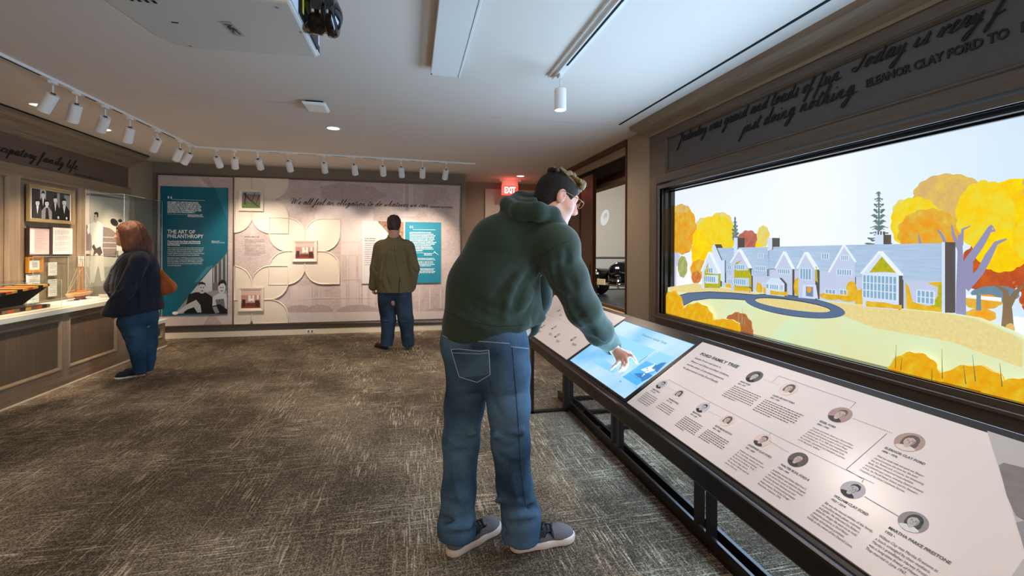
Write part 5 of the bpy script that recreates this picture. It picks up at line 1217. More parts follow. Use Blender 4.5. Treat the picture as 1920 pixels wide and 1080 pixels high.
M_DOR = leafy('tree_rust', (206, 96, 34), (176, 70, 40), 10); M_PYEL = leafy('tree_pale_yellow', (228, 220, 130), (236, 210, 90), 10); M_TAN = leafy('tree_tan', (218, 176, 110), (230, 200, 90), 8); M_OLV = leafy('tree_olive', (150, 168, 110), (190, 190, 110), 12)
M_LAV = em('trunk_lavender', (150, 148, 186)); M_PLAV = em('pale_lavender', (206, 206, 232)); M_CON = leafy('conifer_grey', (92, 116, 122), (120, 140, 134), 20); M_BRN = em('trunk_brown', (138, 112, 84)); M_GBL = em('grey_blue', (112, 140, 160))
M_SNOW = em('bright_white', (250, 250, 252))
pr = Print(fs, .0006, .0002)
def crown(m, cu, cv, ru, rv, lobes=12, amp=.09, seed=0, n=60):
    rd = random.Random(seed); ph_ = rd.random() * 6; pts = []
    for i in range(n):
        t = 2 * math.pi * i / n; k = 1 + amp * abs(math.sin(lobes * t / 2 + ph_)) - amp * .5 + rd.uniform(-.012, .012)
        pts.append(SP(cu + ru * k * math.cos(t), cv + rv * k * math.sin(t)))
    pr.poly(m, pts)
pr.poly(M_PLAV, [SP(*q) for q in [(1262, 470), (1275, 470), (1273, 545), (1262, 545)]])
pr.poly(M_SNOW, [SP(*q) for q in [(1268, 500), (1320, 470), (1320, 545), (1268, 545)]])
def nxt(name):
    global pr
    pr.build(name, di); pr = Print(fs, pr.h, .0002)
nxt('painted_ground')
crown(M_OLV, 1280, 500, 9, 20, 8, seed=2); crown(M_ROSE, 1283, 462, 14, 13, 8, seed=3)
nxt('painted_tree'); crown(M_PYEL, 1352, 420, 22, 22, 9, seed=4); crown(M_PYEL, 1318, 430, 14, 22, 9, seed=5)
crown(M_YEL, 1343, 442, 36, 38, 12, seed=6); crown(M_ORG, 1279, 430, 27, 46, 12, seed=7); crown(M_TAN, 1277, 392, 16, 8, 7, seed=8)
nxt('painted_tree'); crown(M_YEL2, 1309, 450, 10, 20, 8, seed=9); crown(M_YEL2, 1317, 475, 20, 34, 10, seed=10); crown(M_ORG, 1312, 505, 17, 18, 9, seed=11); crown(M_RED, 1306, 520, 9, 12, 7, seed=12)
nxt('painted_tree'); crown(M_ROSE, 1404, 455, 21, 23, 10, seed=13); crown(M_YEL2, 1424, 462, 7, 14, 7, seed=14); nxt('painted_tree'); crown(M_PYEL, 1432, 443, 12, 20, 9, seed=15); nxt('painted_tree')
def conifer(cu, v0, v1, wmax, tiers, seed):
    rd = random.Random(seed); h_ = pr.h; pr.poly(M_CON, [SP(cu - 1.2, v0), SP(cu + 1.2, v0), SP(cu + 2.2, v1), SP(cu - 2.2, v1)])
    for i in range(tiers):
        f = i / (tiers - 1); v = v0 + (v1 - v0) * (.02 + .96 * f); w_ = wmax * (.22 + .78 * f)
        for sgn in (-1, 1):
            for k in range(2):
                ww = w_ * rd.uniform(.75, 1.15) * (1 if k == 0 else .6); pts = []
                for j in range(8): t = j / 7; pts.append((cu + sgn * ww * t, v + 1.2 * t - 1.2 * math.sin(t * 6 + i) - 1.4 * math.sin(math.pi * t) + k * 3.5))
                for j in range(8): t = 1 - j / 7; pts.append((cu + sgn * ww * t, v + 1.8 + 1.4 * math.sin(t * 8 + i) + 1.6 * math.sin(math.pi * t) + k * 3.5))
                pr.poly(M_CON, [SP(*q) for q in pts]); pr.h = h_ + .0002
conifer(1379, 407, 445, 9, 6, 1); nxt('painted_conifer'); conifer(1649, 359, 458, 25, 10, 2); nxt('painted_conifer')
# the big tree at right
crown(M_TAN, 1782, 372, 70, 46, 16, .07, 20); crown(M_PYEL, 1696, 400, 22, 26, 9, seed=21); crown(M_YEL, 1720, 420, 48, 50, 14, .08, 22); crown(M_ORG, 1745, 438, 60, 46, 14, .08, 23)
crown(M_DOR, 1865, 500, 62, 52, 14, .07, 24); crown(M_DOR, 1960, 500, 70, 60, 14, .07, 25); crown(M_YEL2, 1930, 400, 112, 66, 20, .06, 26); crown(M_YEL, 1850, 405, 56, 66, 14, .07, 27); crown(M_YEL2, 1880, 470, 50, 40, 12, .08, 28); crown(M_YEL, 1960, 450, 60, 46, 12, .08, 29); crown(M_TAN, 1980, 350, 60, 40, 12, seed=30)
nxt('painted_tree'); crown(M_GBL, 1868, 552, 46, 16, 8, .05, 31); crown(M_ORG, 1845, 566, 36, 14, 9, seed=32); crown(M_DOR, 1948, 562, 34, 26, 9, seed=33); crown(M_ORG, 1840, 592, 30, 14, 8, seed=34)
pr.poly(M_SNOW, [SP(*q) for q in [(1812, 552), (1880, 558), (1880, 566), (1812, 558)]]); pr.poly(M_SNOW, [SP(*q) for q in [(1895, 592), (1960, 600), (1990, 640), (1895, 625)]])
def limb(m, pts, ws):
    L_, R_2 = [], []
    for i, (u, v) in enumerate(pts):
        a = pts[max(i - 1, 0)]; c = pts[min(i + 1, len(pts) - 1)]; dx, dy = c[0] - a[0], c[1] - a[1]; l = math.hypot(dx, dy)
        L_.append(SP(u - dy / l * ws[i], v + dx / l * ws[i])); R_2.append(SP(u + dy / l * ws[i], v - dx / l * ws[i]))
    pr.poly(m, L_ + R_2[::-1])
limb(M_LAV, [(1804, 600), (1804, 540), (1803, 490), (1802, 440)], [10, 9, 6, 3.5]); limb(M_LAV, [(1806, 530), (1818, 490), (1840, 460), (1858, 430), (1862, 422)], [10, 8, 7, 5, 2])
limb(M_LAV, [(1812, 540), (1840, 510), (1856, 480), (1870, 456), (1890, 448)], [9, 7, 7, 4, 1.5]); limb(M_LAV, [(1822, 520), (1824, 490), (1832, 472)], [5, 3, 1.5]); limb(M_LAV, [(1802, 470), (1790, 440), (1787, 422)], [4, 3, 1.5])
limb(M_LAV, [(1775, 455), (1768, 440), (1760, 430)], [3, 2.5, 1.5]); limb(M_LAV, [(1728, 458), (1725, 440)], [2.4, 1.2]); limb(M_LAV, [(1855, 434), (1868, 432), (1864, 424)], [3, 2.5, 1]); limb(M_LAV, [(1805, 460), (1808, 430), (1822, 424)], [4, 2.5, 1])
nxt('painted_tree'); limb(M_BRN, [(1892, 625), (1892, 580), (1888, 545), (1870, 535)], [13, 9, 5, 2]); limb(M_BRN, [(1893, 575), (1908, 548), (1922, 535)], [7, 5, 2]); limb(M_GBL, [(1838, 582), (1838, 552)], [5, 4]); crown(M_TAN, 1897, 618, 9, 12, 6, seed=41)
pr.build('painted_tree', di)

# ground board with the drive
XG = 2.44
fg = Frame((XG, 0, 0), (0, -1, 0), (0, 0, 1)); fg.n = Vector((-1, 0, 0)); GP = lambda u, v: fg.px(u, v)
M_LAWN = mat('lawn_print', srgb(228, 226, 170), rough=.6, emit=.95, var=.1, vscale=4, col2=srgb(212, 238, 200)); M_LAWN2 = mat('lawn_speckle', srgb(236, 220, 150), rough=.6, emit=.95, var=.1, vscale=60, col2=srgb(222, 204, 140))
M_DRV = em('drive_blue', (98, 122, 158), .8); M_DRVE = em('drive_edge', (62, 76, 96), .6)
top = [(1236, 537), (1300, 531), (1340, 536), (1420, 549), (1500, 560), (1560, 566), (1620, 572), (1700, 580), (1775, 587), (1830, 596), (1900, 624), (1960, 660), (2100, 740)]
pts = [fg.p(*GP(*q)) for q in top]; yl = pts[-1].y
zb0 = ZO0 - .0
poly_ = [Vector((p.x, min(p.y, YO1 - .001), p.z)) for p in pts] + [Vector((XG, yl, zb0)), Vector((XG, YO1 - .001, zb0))]
obj('lawn_board', MB().prism(poly_, (.03, 0, 0)), M_LAWN, di)
pr = Print(fg, .0006, .0004)
G_ = lambda l: [GP(*q) for q in l]
pr.poly(M_LAWN2, G_([(1256, 538), (1300, 532), (1420, 550), (1560, 567), (1775, 588), (1830, 598), (1900, 628), (1918, 640), (1918, 690), (1780, 640), (1640, 615), (1590, 596), (1560, 582), (1440, 560), (1330, 548), (1256, 548)]))
def ring(cu, cv, ru, rv, tilt, n=40): return [(cu + ru * math.cos(t) - 0, cv + rv * math.sin(t) + tilt * ru * math.cos(t)) for t in [2 * math.pi * i / n for i in range(n)]]
def drive(m, du, dv):
    pr.poly(m, G_([(1268 - du, 556 - dv), (1290, 550 - dv), (1330, 547.5 - dv), (1370, 549.5 - dv), (1410, 553 - dv), (1460, 556 - dv), (1460, 566 + dv), (1400, 562 + dv), (1370, 560 + dv), (1330, 559 + dv), (1300, 563 + dv), (1275 - du, 576 + dv), (1262 - du, 572 + dv)]))
    pr.poly(m, G_(ring(1491, 574, 94 + du, 18.5 + dv, .13)))
drive(M_DRVE, 0, 1.2); drive(M_DRV, 0, 0)
pr.poly(M_DRV, G_([(1500, 559), (1518, 558), (1522, 564), (1500, 566)]))
pr.poly(M_DRVE, G_(ring(1487, 571.5, 71.5, 9.8, .14))); pr.poly(M_LAWN2, G_(ring(1487, 572.3, 70.5, 8.8, .14)))
pr.poly(M_LAWN, G_([(1296, 574), (1310, 566), (1340, 562), (1372, 563), (1395, 567), (1412, 578), (1440, 588), (1400, 600), (1300, 590)]))
pr.build('drive_print', di)

# the house in relief: rear slab plus projecting gables
XH = 2.455
fh = Frame((XH, 0, 0), (0, -1, 0), (0, 0, 1)); fh.n = Vector((-1, 0, 0)); HP = lambda u, v: fh.px(u, v)
ho = di
M_ROOF = mat('slate_roof_relief', srgb(158, 184, 214), rough=.6, emit=1.0, var=.08, vscale=30, vmap=(1, .2, 3), col2=srgb(180, 202, 224)); M_WALL = em('lavender_wall_relief', (192, 202, 228), .98); M_WALL2 = em('pale_wall_relief', (206, 220, 242), 1.0)
M_SIDE = mat('relief_edge_grey', srgb(104, 98, 94), rough=.6, emit=.55); M_TRIM = em('white_verge', (236, 244, 250), .9)  # weak emission on the edge grey replaces light on the side faces
M_WIN = em('window_blue', (138, 180, 212), .85); M_WINF = em('window_frame_white', (226, 238, 248), .85); M_IVY = leafy('ivy_green', (150, 190, 40), (232, 190, 30), 30, .8); M_BUSH = leafy('shrub_gold', (232, 176, 20), (240, 200, 60), 14, .85)
def slab(name, l, x0, x1, m):
    q = [fh.p(*HP(*p)) for p in l]; mb = MB(); mb.prism([Vector((x0, p.y, p.z)) for p in q], (x1 - x0, 0, 0)); n = len(q)
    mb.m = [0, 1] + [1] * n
    return obj(name, mb, [m, M_SIDE], di)
XB_ = 2.512
slab('house_wall', [(1345, 500), (1440, 505), (1560, 508), (1600, 512), (1772, 526), (1772, 587), (1620, 574), (1480, 560), (1345, 545)], 2.462, XB_, M_WALL)
slab('roof', [(1343, 465), (1440, 463), (1441, 518), (1376, 517), (1344, 505)], 2.458, XB_, M_ROOF)
slab('roof', [(1441, 463), (1603, 459), (1603, 508), (1578, 508), (1556, 507), (1542, 508), (1441, 504)], 2.457, XB_, M_ROOF)
slab('roof', [(1603, 459), (1773, 456), (1773, 527), (1700, 525), (1603, 519)], 2.456, XB_, M_ROOF)
slab('end_wall', [(1768, 454), (1774, 454), (1774, 587), (1768, 587)], 2.448, XB_, M_WALL2)
for l, x0 in (([(1377, 446), (1384, 446), (1384, 488), (1377, 492)], 2.45), ([(1440, 446), (1449, 446), (1449, 468), (1443, 470), (1440, 470)], 2.45), ([(1639, 440), (1655, 440), (1655, 459), (1639, 459)], 2.46), ([(1336, 461), (1341, 458), (1354, 488), (1360, 488), (1360, 530), (1338, 520)], 2.45)): slab('chimney', l, x0, XB_, M_WALL2)
for u in (1641.5, 1646.5, 1651.5): slab('chimney_pot', [(u - 1.2, 434), (u + 1.2, 434), (u + 1.2, 441), (u - 1.2, 441)], 2.465, 2.48, M_WALL2)
gab = [([(1320, 541), (1320, 508), (1334, 474), (1352, 512), (1352, 540)], M_WALL2, 2.435), ([(1376, 545), (1376, 492), (1391, 469), (1410, 502), (1410, 548)], M_WALL, 2.432), ([(1458, 551), (1458, 502), (1473, 474), (1488, 503), (1488, 556)], M_WALL, 2.445),
       ([(1503, 558), (1503, 502), (1517, 475), (1535, 504), (1535, 561)], M_WALL, 2.43), ([(1556, 565), (1556, 509), (1583, 461), (1603, 490), (1603, 570)], M_WALL, 2.456), ([(1624, 576), (1624, 512), (1656, 474), (1692, 515), (1692, 581)], M_WALL2, 2.432)]
for l, m, x0 in gab:
    g = slab('gable', l, x0, XB_, m)
    q = [fh.p(*HP(*p)) for p in l[1:4]]; mb = MB()
    for a_, b_ in ((q[0], q[1]), (q[1], q[2])):
        d = (b_ - a_).normalized(); nrm = Vector((0, -d.z, d.y)); nrm = nrm if nrm.z > 0 else -nrm; w_ = nrm * .006
        A_, B_ = a_ - d * .006, b_ + d * .006
        mb.hexa([Vector((x0 - .008, p.y, p.z)) for p in (A_, B_)] + [Vector((x0 + .02, p.y, p.z)) for p in (B_, A_)] + [Vector((x0 - .008, p.y, p.z)) for p in (A_ + w_, B_ + w_)] + [Vector((x0 + .02, p.y, p.z)) for p in (B_ + w_, A_ + w_)])
    o = obj('verge', mb, M_TRIM, g)
slab('bay', [(1443, 552), (1443, 531), (1451, 521), (1468, 521), (1478, 532), (1478, 556)], 2.425, XB_, M_WALL2)
slab('bay', [(1410, 517), (1440, 518), (1440, 505), (1416, 504), (1410, 505)], 2.45, XB_, M_ROOF)
def windowp(u0, v0, u1, v1, nc, nr, x0, sk=0.0):
    """recessed panes with a raised white lattice"""
    a_ = fh.px(u0, v0); c_ = fh.px(u1, v1 + 0); ya, za_ = -a_[0], a_[1]; yb_, zb2 = -c_[0], c_[1]
    o = obj('window', MB().box((x0 - .002, yb_, zb2), (x0 - .0004, ya, za_)), M_WIN, di); mb = MB(); t_ = .004 if u1 - u0 > 30 else .003
    for i in range(nc + 1): y = ya + (yb_ - ya) * i / nc; mb.box((x0 - .005, y - t_ / 2, zb2), (x0 - .0015, y + t_ / 2, za_))
    for i in range(nr + 1): z = zb2 + (za_ - zb2) * i / nr; mb.box((x0 - .0055, yb_, z - t_ / 2), (x0 - .0016, ya, z + t_ / 2))
    obj('lattice', mb, M_WINF, o)
for a in [(1324, 517, 1346, 530, 6, 1, 2.435), (1329, 502, 1341, 512, 3, 1, 2.435), (1363, 523, 1371, 532, 3, 1, 2.462), (1364, 497, 1371, 506, 2, 1, 2.458), (1381, 522, 1404, 535, 6, 1, 2.432), (1382, 496, 1402, 506, 5, 1, 2.432), (1416, 499, 1437, 508, 6, 1, 2.45), (1422, 475, 1431, 484, 3, 1, 2.457),
          (1429, 531, 1438, 538, 4, 1, 2.462), (1451, 533, 1467, 543, 4, 1, 2.425), (1444, 532, 1449, 541, 1, 1, 2.425), (1470, 534, 1476, 544, 2, 1, 2.425), (1461, 504, 1484, 514, 6, 1, 2.445), (1507, 503, 1528, 525, 4, 1, 2.43), (1541, 475, 1554, 486, 3, 1, 2.457), (1548, 542, 1567, 552, 3, 1, 2.456), (1575, 543, 1589, 554, 2, 1, 2.456),
          (1577, 479, 1591, 488, 4, 1, 2.456), (1570, 505, 1597, 517, 6, 1, 2.456), (1625, 515, 1689, 564, 9, 3, 2.432), (1718, 544, 1750, 571, 4, 2, 2.462)]: windowp(*a)
pf_ = Frame((2.432, 0, 0), (0, -1, 0), (0, 0, 1)); pf_.n = Vector((-1, 0, 0)); pr = Print(pf_, .0006, .0002); K = lambda l: [pf_.px(*q) for q in l]
pr.poly(M_IVY, K([(1630, 511), (1656, 478), (1684, 512), (1660, 510)])); pr.poly(M_IVY, K([(1377, 545), (1377, 496), (1381, 492), (1391, 488), (1382, 496), (1381, 507), (1402, 507), (1404, 500), (1409, 520), (1409, 540), (1405, 536), (1405, 521), (1380, 521), (1380, 536), (1404, 537), (1409, 544)]))
pr.poly(M_BUSH, K([(1377, 545), (1377, 538), (1390, 540), (1409, 541), (1409, 547)])).poly(M_BUSH, K([(1624, 575), (1624, 564), (1640, 566), (1660, 567), (1676, 571), (1691, 572), (1691, 580)])); pr.build('ivy', di)
pf_ = Frame((2.4325, 0, 0), (0, -1, 0), (0, 0, 1)); pf_.n = Vector((-1, 0, 0)); pr = Print(pf_, .0012, .0002); K = lambda l: [pf_.px(*q) for q in l]
pr.poly(M_IVY, K([(1321, 540), (1321, 509), (1328, 492), (1328, 512), (1346, 514), (1351, 514), (1351, 538), (1347, 538), (1347, 516), (1323, 516), (1323, 531), (1347, 532), (1351, 540)])).poly(M_IVY, K([(1504, 530), (1504, 500), (1512, 499), (1506, 504), (1507, 526)])).poly(M_IVY, K([(1523, 500), (1532, 500), (1534, 530), (1529, 526), (1529, 504)]))
pr.build('ivy', di)
pf_ = Frame((2.4625, 0, 0), (0, -1, 0), (0, 0, 1)); pf_.n = Vector((-1, 0, 0)); pr = Print(pf_, .0012, .0002); K = lambda l: [pf_.px(*q) for q in l]
pr.poly(M_BUSH, K([(1700, 580), (1698, 530), (1704, 536), (1712, 566), (1740, 574), (1755, 572), (1762, 540), (1738, 530), (1772, 528), (1772, 587)])).poly(M_IVY, K([(1745, 572), (1758, 556), (1760, 534), (1771, 530), (1771, 575), (1752, 576)]))
for u, v in ((1366, 538), (1424, 541), (1437, 546), (1610, 560), (1618, 555)): pr.ell(M_BUSH, *pf_.px(u, v), .03, .04, n=14)
pr.ell(M_ORG, *pf_.px(1421, 533), .008, .012, n=12); pr.build('shrubs', di)
pf_ = Frame((2.4255, 0, 0), (0, -1, 0), (0, 0, 1)); pf_.n = Vector((-1, 0, 0)); pr = Print(pf_, .0006, .0002); K = lambda l: [pf_.px(*q) for q in l]
pr.poly(M_BUSH, K([(1444, 552), (1444, 544), (1460, 547), (1477, 547), (1477, 555)])); pr.build('shrubs', di)
pf_ = Frame((2.4295, 0, 0), (0, -1, 0), (0, 0, 1)); pf_.n = Vector((-1, 0, 0)); pr = Print(pf_, .0006, .0002); K = lambda l: [pf_.px(*q) for q in l]
pr.poly(M_WALL2, K([(1504, 557), (1506, 534), (1530, 534), (1534, 560)])).poly(M_LAV, K([(1511, 555), (1511, 537), (1525, 538), (1525, 557)])).poly(M_GBL, K([(1513, 555), (1513, 539), (1523, 540), (1523, 556)])); pr.ell(M_ORG, *pf_.px(1517.5, 543), .016, .02, n=14)
pr.build('front_door', di)
pf_ = Frame((2.4545, 0, 0), (0, -1, 0), (0, 0, 1)); pf_.n = Vector((-1, 0, 0)); pr = Print(pf_, .0008, .0002); K = lambda l: [pf_.px(*q) for q in l]
pr.ell(M_BUSH, *pf_.px(1496, 538), .032, .06, n=18); pr.ell(M_BUSH, *pf_.px(1597, 545), .035, .055, n=18); pr.ell(M_BUSH, *pf_.px(1556, 556), .07, .02, n=18); pr.ell(M_BUSH, *pf_.px(1588, 558), .06, .024, n=18); pr.ell(M_BUSH, *pf_.px(1612, 560), .03, .05, n=18); pr.build('shrubs', di)
# foreground shrubs cut from thick board
XQ = 2.405
fq = Frame((XQ, 0, 0), (0, -1, 0), (0, 0, 1)); fq.n = Vector((-1, 0, 0))
M_FS = leafy('foreground_shrub', (244, 168, 6), (238, 198, 40), 12, .85)
def dome(cu, cv, ru, rv, m, x0, n=26, amp=.04, seed=1):
    rd = random.Random(seed); pts = []
    for i in range(n + 1):
        t = math.pi * i / n; k = 1 + amp * math.sin(t * 11 + seed) + rd.uniform(-.01, .01); a_, b_ = fq.px(cu - ru * k * math.cos(t), cv - rv * k * math.sin(t)); pts.append(Vector((x0, min(-a_, YO1 - .002), max(b_, ZO0 + .002))))
    pts.append(Vector((x0, pts[-1].y, ZO0 + .001))); pts.append(Vector((x0, pts[0].y, ZO0 + .001)))
    obj('foreground_shrub', MB().prism(pts, (.012, 0, 0)), m, di)
dome(1258, 592, 22, 46, M_FS, XQ + .012, seed=1); dome(1305, 600, 32, 32, M_FS, XQ, seed=2); dome(1355, 612, 30, 14, M_FS, XQ + .006, seed=3); dome(1378, 620, 27, 34, leafy('russet_shrub', (206, 130, 70), (190, 110, 60), 16, .7), XQ + .018, seed=4)
dome(1712, 706, 50, 46, M_FS, XQ, seed=5); dome(1815, 735, 70, 50, M_FS, XQ + .012, seed=6); dome(1920, 760, 80, 52, M_FS, XQ, seed=7)
mb = MB(); rd = random.Random(4)
for u, v, h in ((1385, 608, 26), (1391, 612, 36), (1397, 615, 20), (1680, 690, 44), (1690, 694, 24), (1768, 710, 56), (1830, 715, 50), (1812, 720, 36), (1880, 725, 44), (1748, 712, 20)):
    a_, b_ = fq.px(u, v); c_, d_ = fq.px(u - rd.uniform(-3, 6), v - h); mb.tube([(XQ - .003, -a_, b_), (XQ - .004, -c_, d_)], [.002, .0008], 5)
obj('grass_blade', mb, em('grass_stem', (140, 150, 70), .5), di)
light('diorama_glow', 'AREA', (XU + .06, 2.1, 1.36), 115, (.43, .68, 1.0), target=(-2, 2.1, 1.36), size=3.3, size_y=1.1)
# ------------------------------------------------------------------ reader rail (sloped graphic desk)
XFR, ZFR, XBK, ZBK = 1.0, .640, 1.41, .906
eU = Vector((XBK - XFR, 0, ZBK - ZFR)); SL = eU.length; eU.normalize()
fd = Frame((XFR, 0, ZFR), (0, -1, 0), eU)   # a along the text, b up the slope
D = lambda u, v: fd.px(u, v)
rr = thing('reader_rail', (1.3, 1.6, 0), 'long sloping dark bronze reader rail frame on open legs', 'display stand')
def dpt(y, b, h=0.0): return fd.p(-y, b, h)
YL, YR_ = 3.70, .35      # front-left end and near end
YLB = 4.36               # back-left end
def dslab(y0, y1, b0, b1, h0, h1, y0b=None, y1b=None):
    y0b = y0 if y0b is None else y0b; y1b = y1 if y1b is None else y1b
    return [dpt(y0, b0, h0), dpt(y1, b0, h0), dpt(y1b, b1, h0), dpt(y0b, b1, h0), dpt(y0, b0, h1), dpt(y1, b0, h1), dpt(y1b, b1, h1), dpt(y0b, b1, h1)]
obj('top_plate', MB().hexa(dslab(YL + .03, -.2, -.03, SL + .035, -.03, -.004, YLB + .05, -.2)), M_STEEL, rr, bevel=.003)
obj('front_rail', MB().box((XFR - .035, -.2, ZFR - .085), (XFR - .005, YL + .03, ZFR - .012)), M_STEEL, rr, bevel=.008)
obj('front_lip', MB().tube([dpt(-.2, -.026, -.006), dpt(YL + .03, -.026, -.006)], .007, 8), M_STEEL, rr, True)
obj('back_rail', MB().box((XBK + .01, -.2, ZBK - .07), (XBK + .035, YLB, ZBK - .01)), M_STEEL, rr)
obj('monitor_housing', MB().hexa(dslab(2.86, 1.98, .02, SL + .01, -.075, -.03)), M_BLACK, rr)
# legs: end loop, then pairs standing on a low base beam
XBm = 1.36
def post(x, y, z1, w_=.035): obj('leg', MB().box((x - w_ / 2, y - w_ / 2, 0), (x + w_ / 2, y + w_ / 2, z1)), M_STEEL, rr)
ye = YL - .01
obj('end_loop', MB().box((XFR - .02, ye - .02, 0), (XFR + .005, ye + .02, ZFR - .04)).box((1.285 - .02, ye - .03, 0), (1.285 + .02, ye + .02, .80)).box((XFR - .02, ye - .02, 0), (1.3, ye + .02, .018)), M_STEEL, rr)
obj('base_beam', MB().box((XBm - .036, -.2, .0), (XBm - .018, 4.02, .07)), M_STEEL, rr, bevel=.002)
obj('base_beam', MB().box((XBm + .05, -.2, .0), (XBm + .068, 4.02, .05)), M_STEEL, rr, bevel=.002)
obj('base_plate', MB().box((XBm - .018, -.2, .0), (XBm + .11, 4.02, .012)), mat('polished_bronze', srgb(60, 58, 60), rough=.12, metal=.8), rr)
obj('cross_foot', MB().box((XBm, 3.9, .01), (1.9, 3.94, .03)).box((XBm, 3.55, .01), (1.9, 3.59, .03)).box((XBm, 3.2, .01), (1.9, 3.24, .03)), M_STEEL, rr)
for y in (3.72, 2.86, 2.77, 1.93 - .0, 1.84, .95, .86, 0.0): 
    post(XBm - .016, y, ZFR + (XBm - .016 - XFR) * .649 - .02)
M_PANEL = mat('white_graphic_panel', srgb(228, 218, 216), rough=.28)
YT1, YT0 = 2.83, 2.0      # gap of the touchscreen
# left panel
g1 = thing('information_board', dpt(3.2, SL / 2), 'white family portrait panel on the far end of the reader rail', 'information panel', None)
obj('board', MB().hexa(dslab(YL - .005, 2.845, .0, SL, -.004, .004, 4.385, 2.83)), M_PANEL, g1)
g2 = thing('information_board', dpt(1.2, SL / 2), 'long white family tree panel with round portraits on the near part of the rail', 'information panel')
obj('board', MB().hexa(dslab(1.99, -.2, .0, SL, -.004, .004, 2.003, -.2)), M_PANEL, g2)
fdp = Frame(fd.p(0, 0, .004), fd.x, fd.y); fdp.n = fd.n if fd.n.z > 0 else -fd.n
fd.n = fdp.n
D = lambda u, v: fdp.px(u, v)
pal = {'b': (MM['ph_black'], MM['ph_dark'], MM['ph_grey'], MM['ph_lt']), 's': (MM['sep_black'], MM['sep_dark'], MM['sep_mid'], MM['sep_lt'])}
M_LNE = mat('tree_line_ink', srgb(136, 140, 142), rough=.6)
def portrait(par, cx, cy, r, kind, bg, woman=False, suit=True, tilt=0.0):
    r *= 1.28; pr = Print(fdp, .0006, .00001)
    bk_, dk, md, lt = pal[kind]; wh = MM['ph_white'] if kind == 'b' else MM['sep_white']
    E_ = lambda m, x, y, rx, ry, n=16: pr.ell(m, cx + r * (x * math.cos(tilt) - y * math.sin(tilt)), cy + r * (x * math.sin(tilt) + y * math.cos(tilt)), r * rx, r * ry, tilt, n)
    def PL(m, pts): pr.poly(m, [(cx + r * (x * math.cos(tilt) - y * math.sin(tilt)), cy + r * (x * math.sin(tilt) + y * math.cos(tilt))) for x, y in pts])
    h_ = pr.h; pr.ell(bg, cx, cy, r, r, n=32)
    def chord(m, pts): # clip shoulders to the disc
        PL(m, pts)
    if woman: E_(dk if kind == 's' else bk_, .05, .12, .58, .66); E_(dk, .32, -.18, .34, .42); E_(dk, -.28, -.12, .26, .4)
    sh = [(-.72, -.66)] + [(-.6, -.52), (-.3, -.40), (.3, -.40), (.6, -.52), (.72, -.66)] + [(.45, -.87), (0, -.98), (-.45, -.87)]
    chord(wh if woman else bk_, sh)
    PL(lt, [(-.17, -.2), (.17, -.2), (.2, -.5), (0, -.62), (-.2, -.5)])
    if not woman: PL(wh, [(-.2, -.42), (0, -.78), (.2, -.42), (.08, -.5), (-.08, -.5)]); PL(bk_, [(-.05, -.56), (.05, -.56), (.06, -.88), (-.06, -.88)])
    if not woman: E_(bk_ if kind == 'b' else dk, .02, .26, .43, .46)
    E_(lt, 0, .06, .38, .50, 22)
    if not woman: PL(bk_ if kind == 'b' else dk, [(-.42, .2), (-.40, .5), (-.1, .74), (.25, .7), (.44, .4), (.42, .12), (.33, .38), (.1, .5), (-.2, .46), (-.34, .34)])
    else: PL(dk, [(-.44, .1), (-.4, .52), (0, .74), (.42, .5), (.46, .0), (.34, .32), (.05, .5), (-.25, .38), (-.36, .2)])
    for s_ in (-1, 1): E_(bk_, s_ * .15, .12, .065, .035, 8); PL(dk, [(s_ * .07, .2), (s_ * .24, .21), (s_ * .24, .235), (s_ * .08, .23)]) if s_ > 0 else PL(dk, [(s_ * .24, .21), (s_ * .07, .2), (s_ * .08, .23), (s_ * .24, .235)])
    E_(md, .03, -.06, .05, .05, 8); PL(md, [(-.02, .1), (.04, .1), (.07, -.06), (-.03, -.06)])
    E_(dk, 0, -.2, .13, .03, 10); E_(wh, 0, -.195, .09, .012, 8); PL(md, [(.26, .3), (.37, .1), (.3, -.24), (.16, -.38), (.24, -.1)]); pr.h = h_
    return pr.build('portrait', par)
pr = Print(fdp, .0003, .00004)
GB = mat('portrait_bg_dark', srgb(96, 88, 88)); GL = mat('portrait_bg_light', srgb(196, 190, 200)); SB = mat('portrait_bg_sepia', srgb(176, 148, 138)); SLt = mat('portrait_bg_pale', srgb(222, 204, 196))
# tree lines
def tl(pts, w_=.0016, m=M_LNE): pr.line(m, [D(*q) for q in pts], w_)
tl([(1254, 712), (1330, 753), (1445, 812), (1610, 893), (1639, 907)]); tl([(1333, 754), (1329, 758)]); tl([(1254, 712), (1252, 714)]); tl([(1446, 811), (1443, 816)]); tl([(1620, 897), (1619, 897)]); tl([(1620, 898), (1616, 905)])
tl([(1617, 898), (1587, 880), (1663, 813)]); tl([(1446, 719), (1460, 705), (1605, 755), (1594, 766)])
def dots(a_, b_, n):
    (x0, y0), (x1, y1) = D(*a_), D(*b_)
    for i in range(n):
        t_ = i / (n - 1); x, y = x0 + (x1 - x0) * t_, y0 + (y1 - y0) * t_; pr.mb.mi = pr.mb.mi
        pr.col(M_LNE); pr.mb.poly([fdp.p(x + .0018 * math.cos(k), y + .0018 * math.sin(k), pr.h) for k in (0, 1.57, 3.14, 4.71)])
    pr.h += pr.dh
for a_, b_, n in (((1250, 726), (1262, 732), 6), ((1432, 712), (1460, 722), 10), ((1330, 772), (1351, 782), 9), ((1444, 828), (1478, 848), 14), ((1600, 785), (1672, 812), 20), ((1622, 932), (1684, 968), 24)): dots(a_, b_, n)
RD = .0245
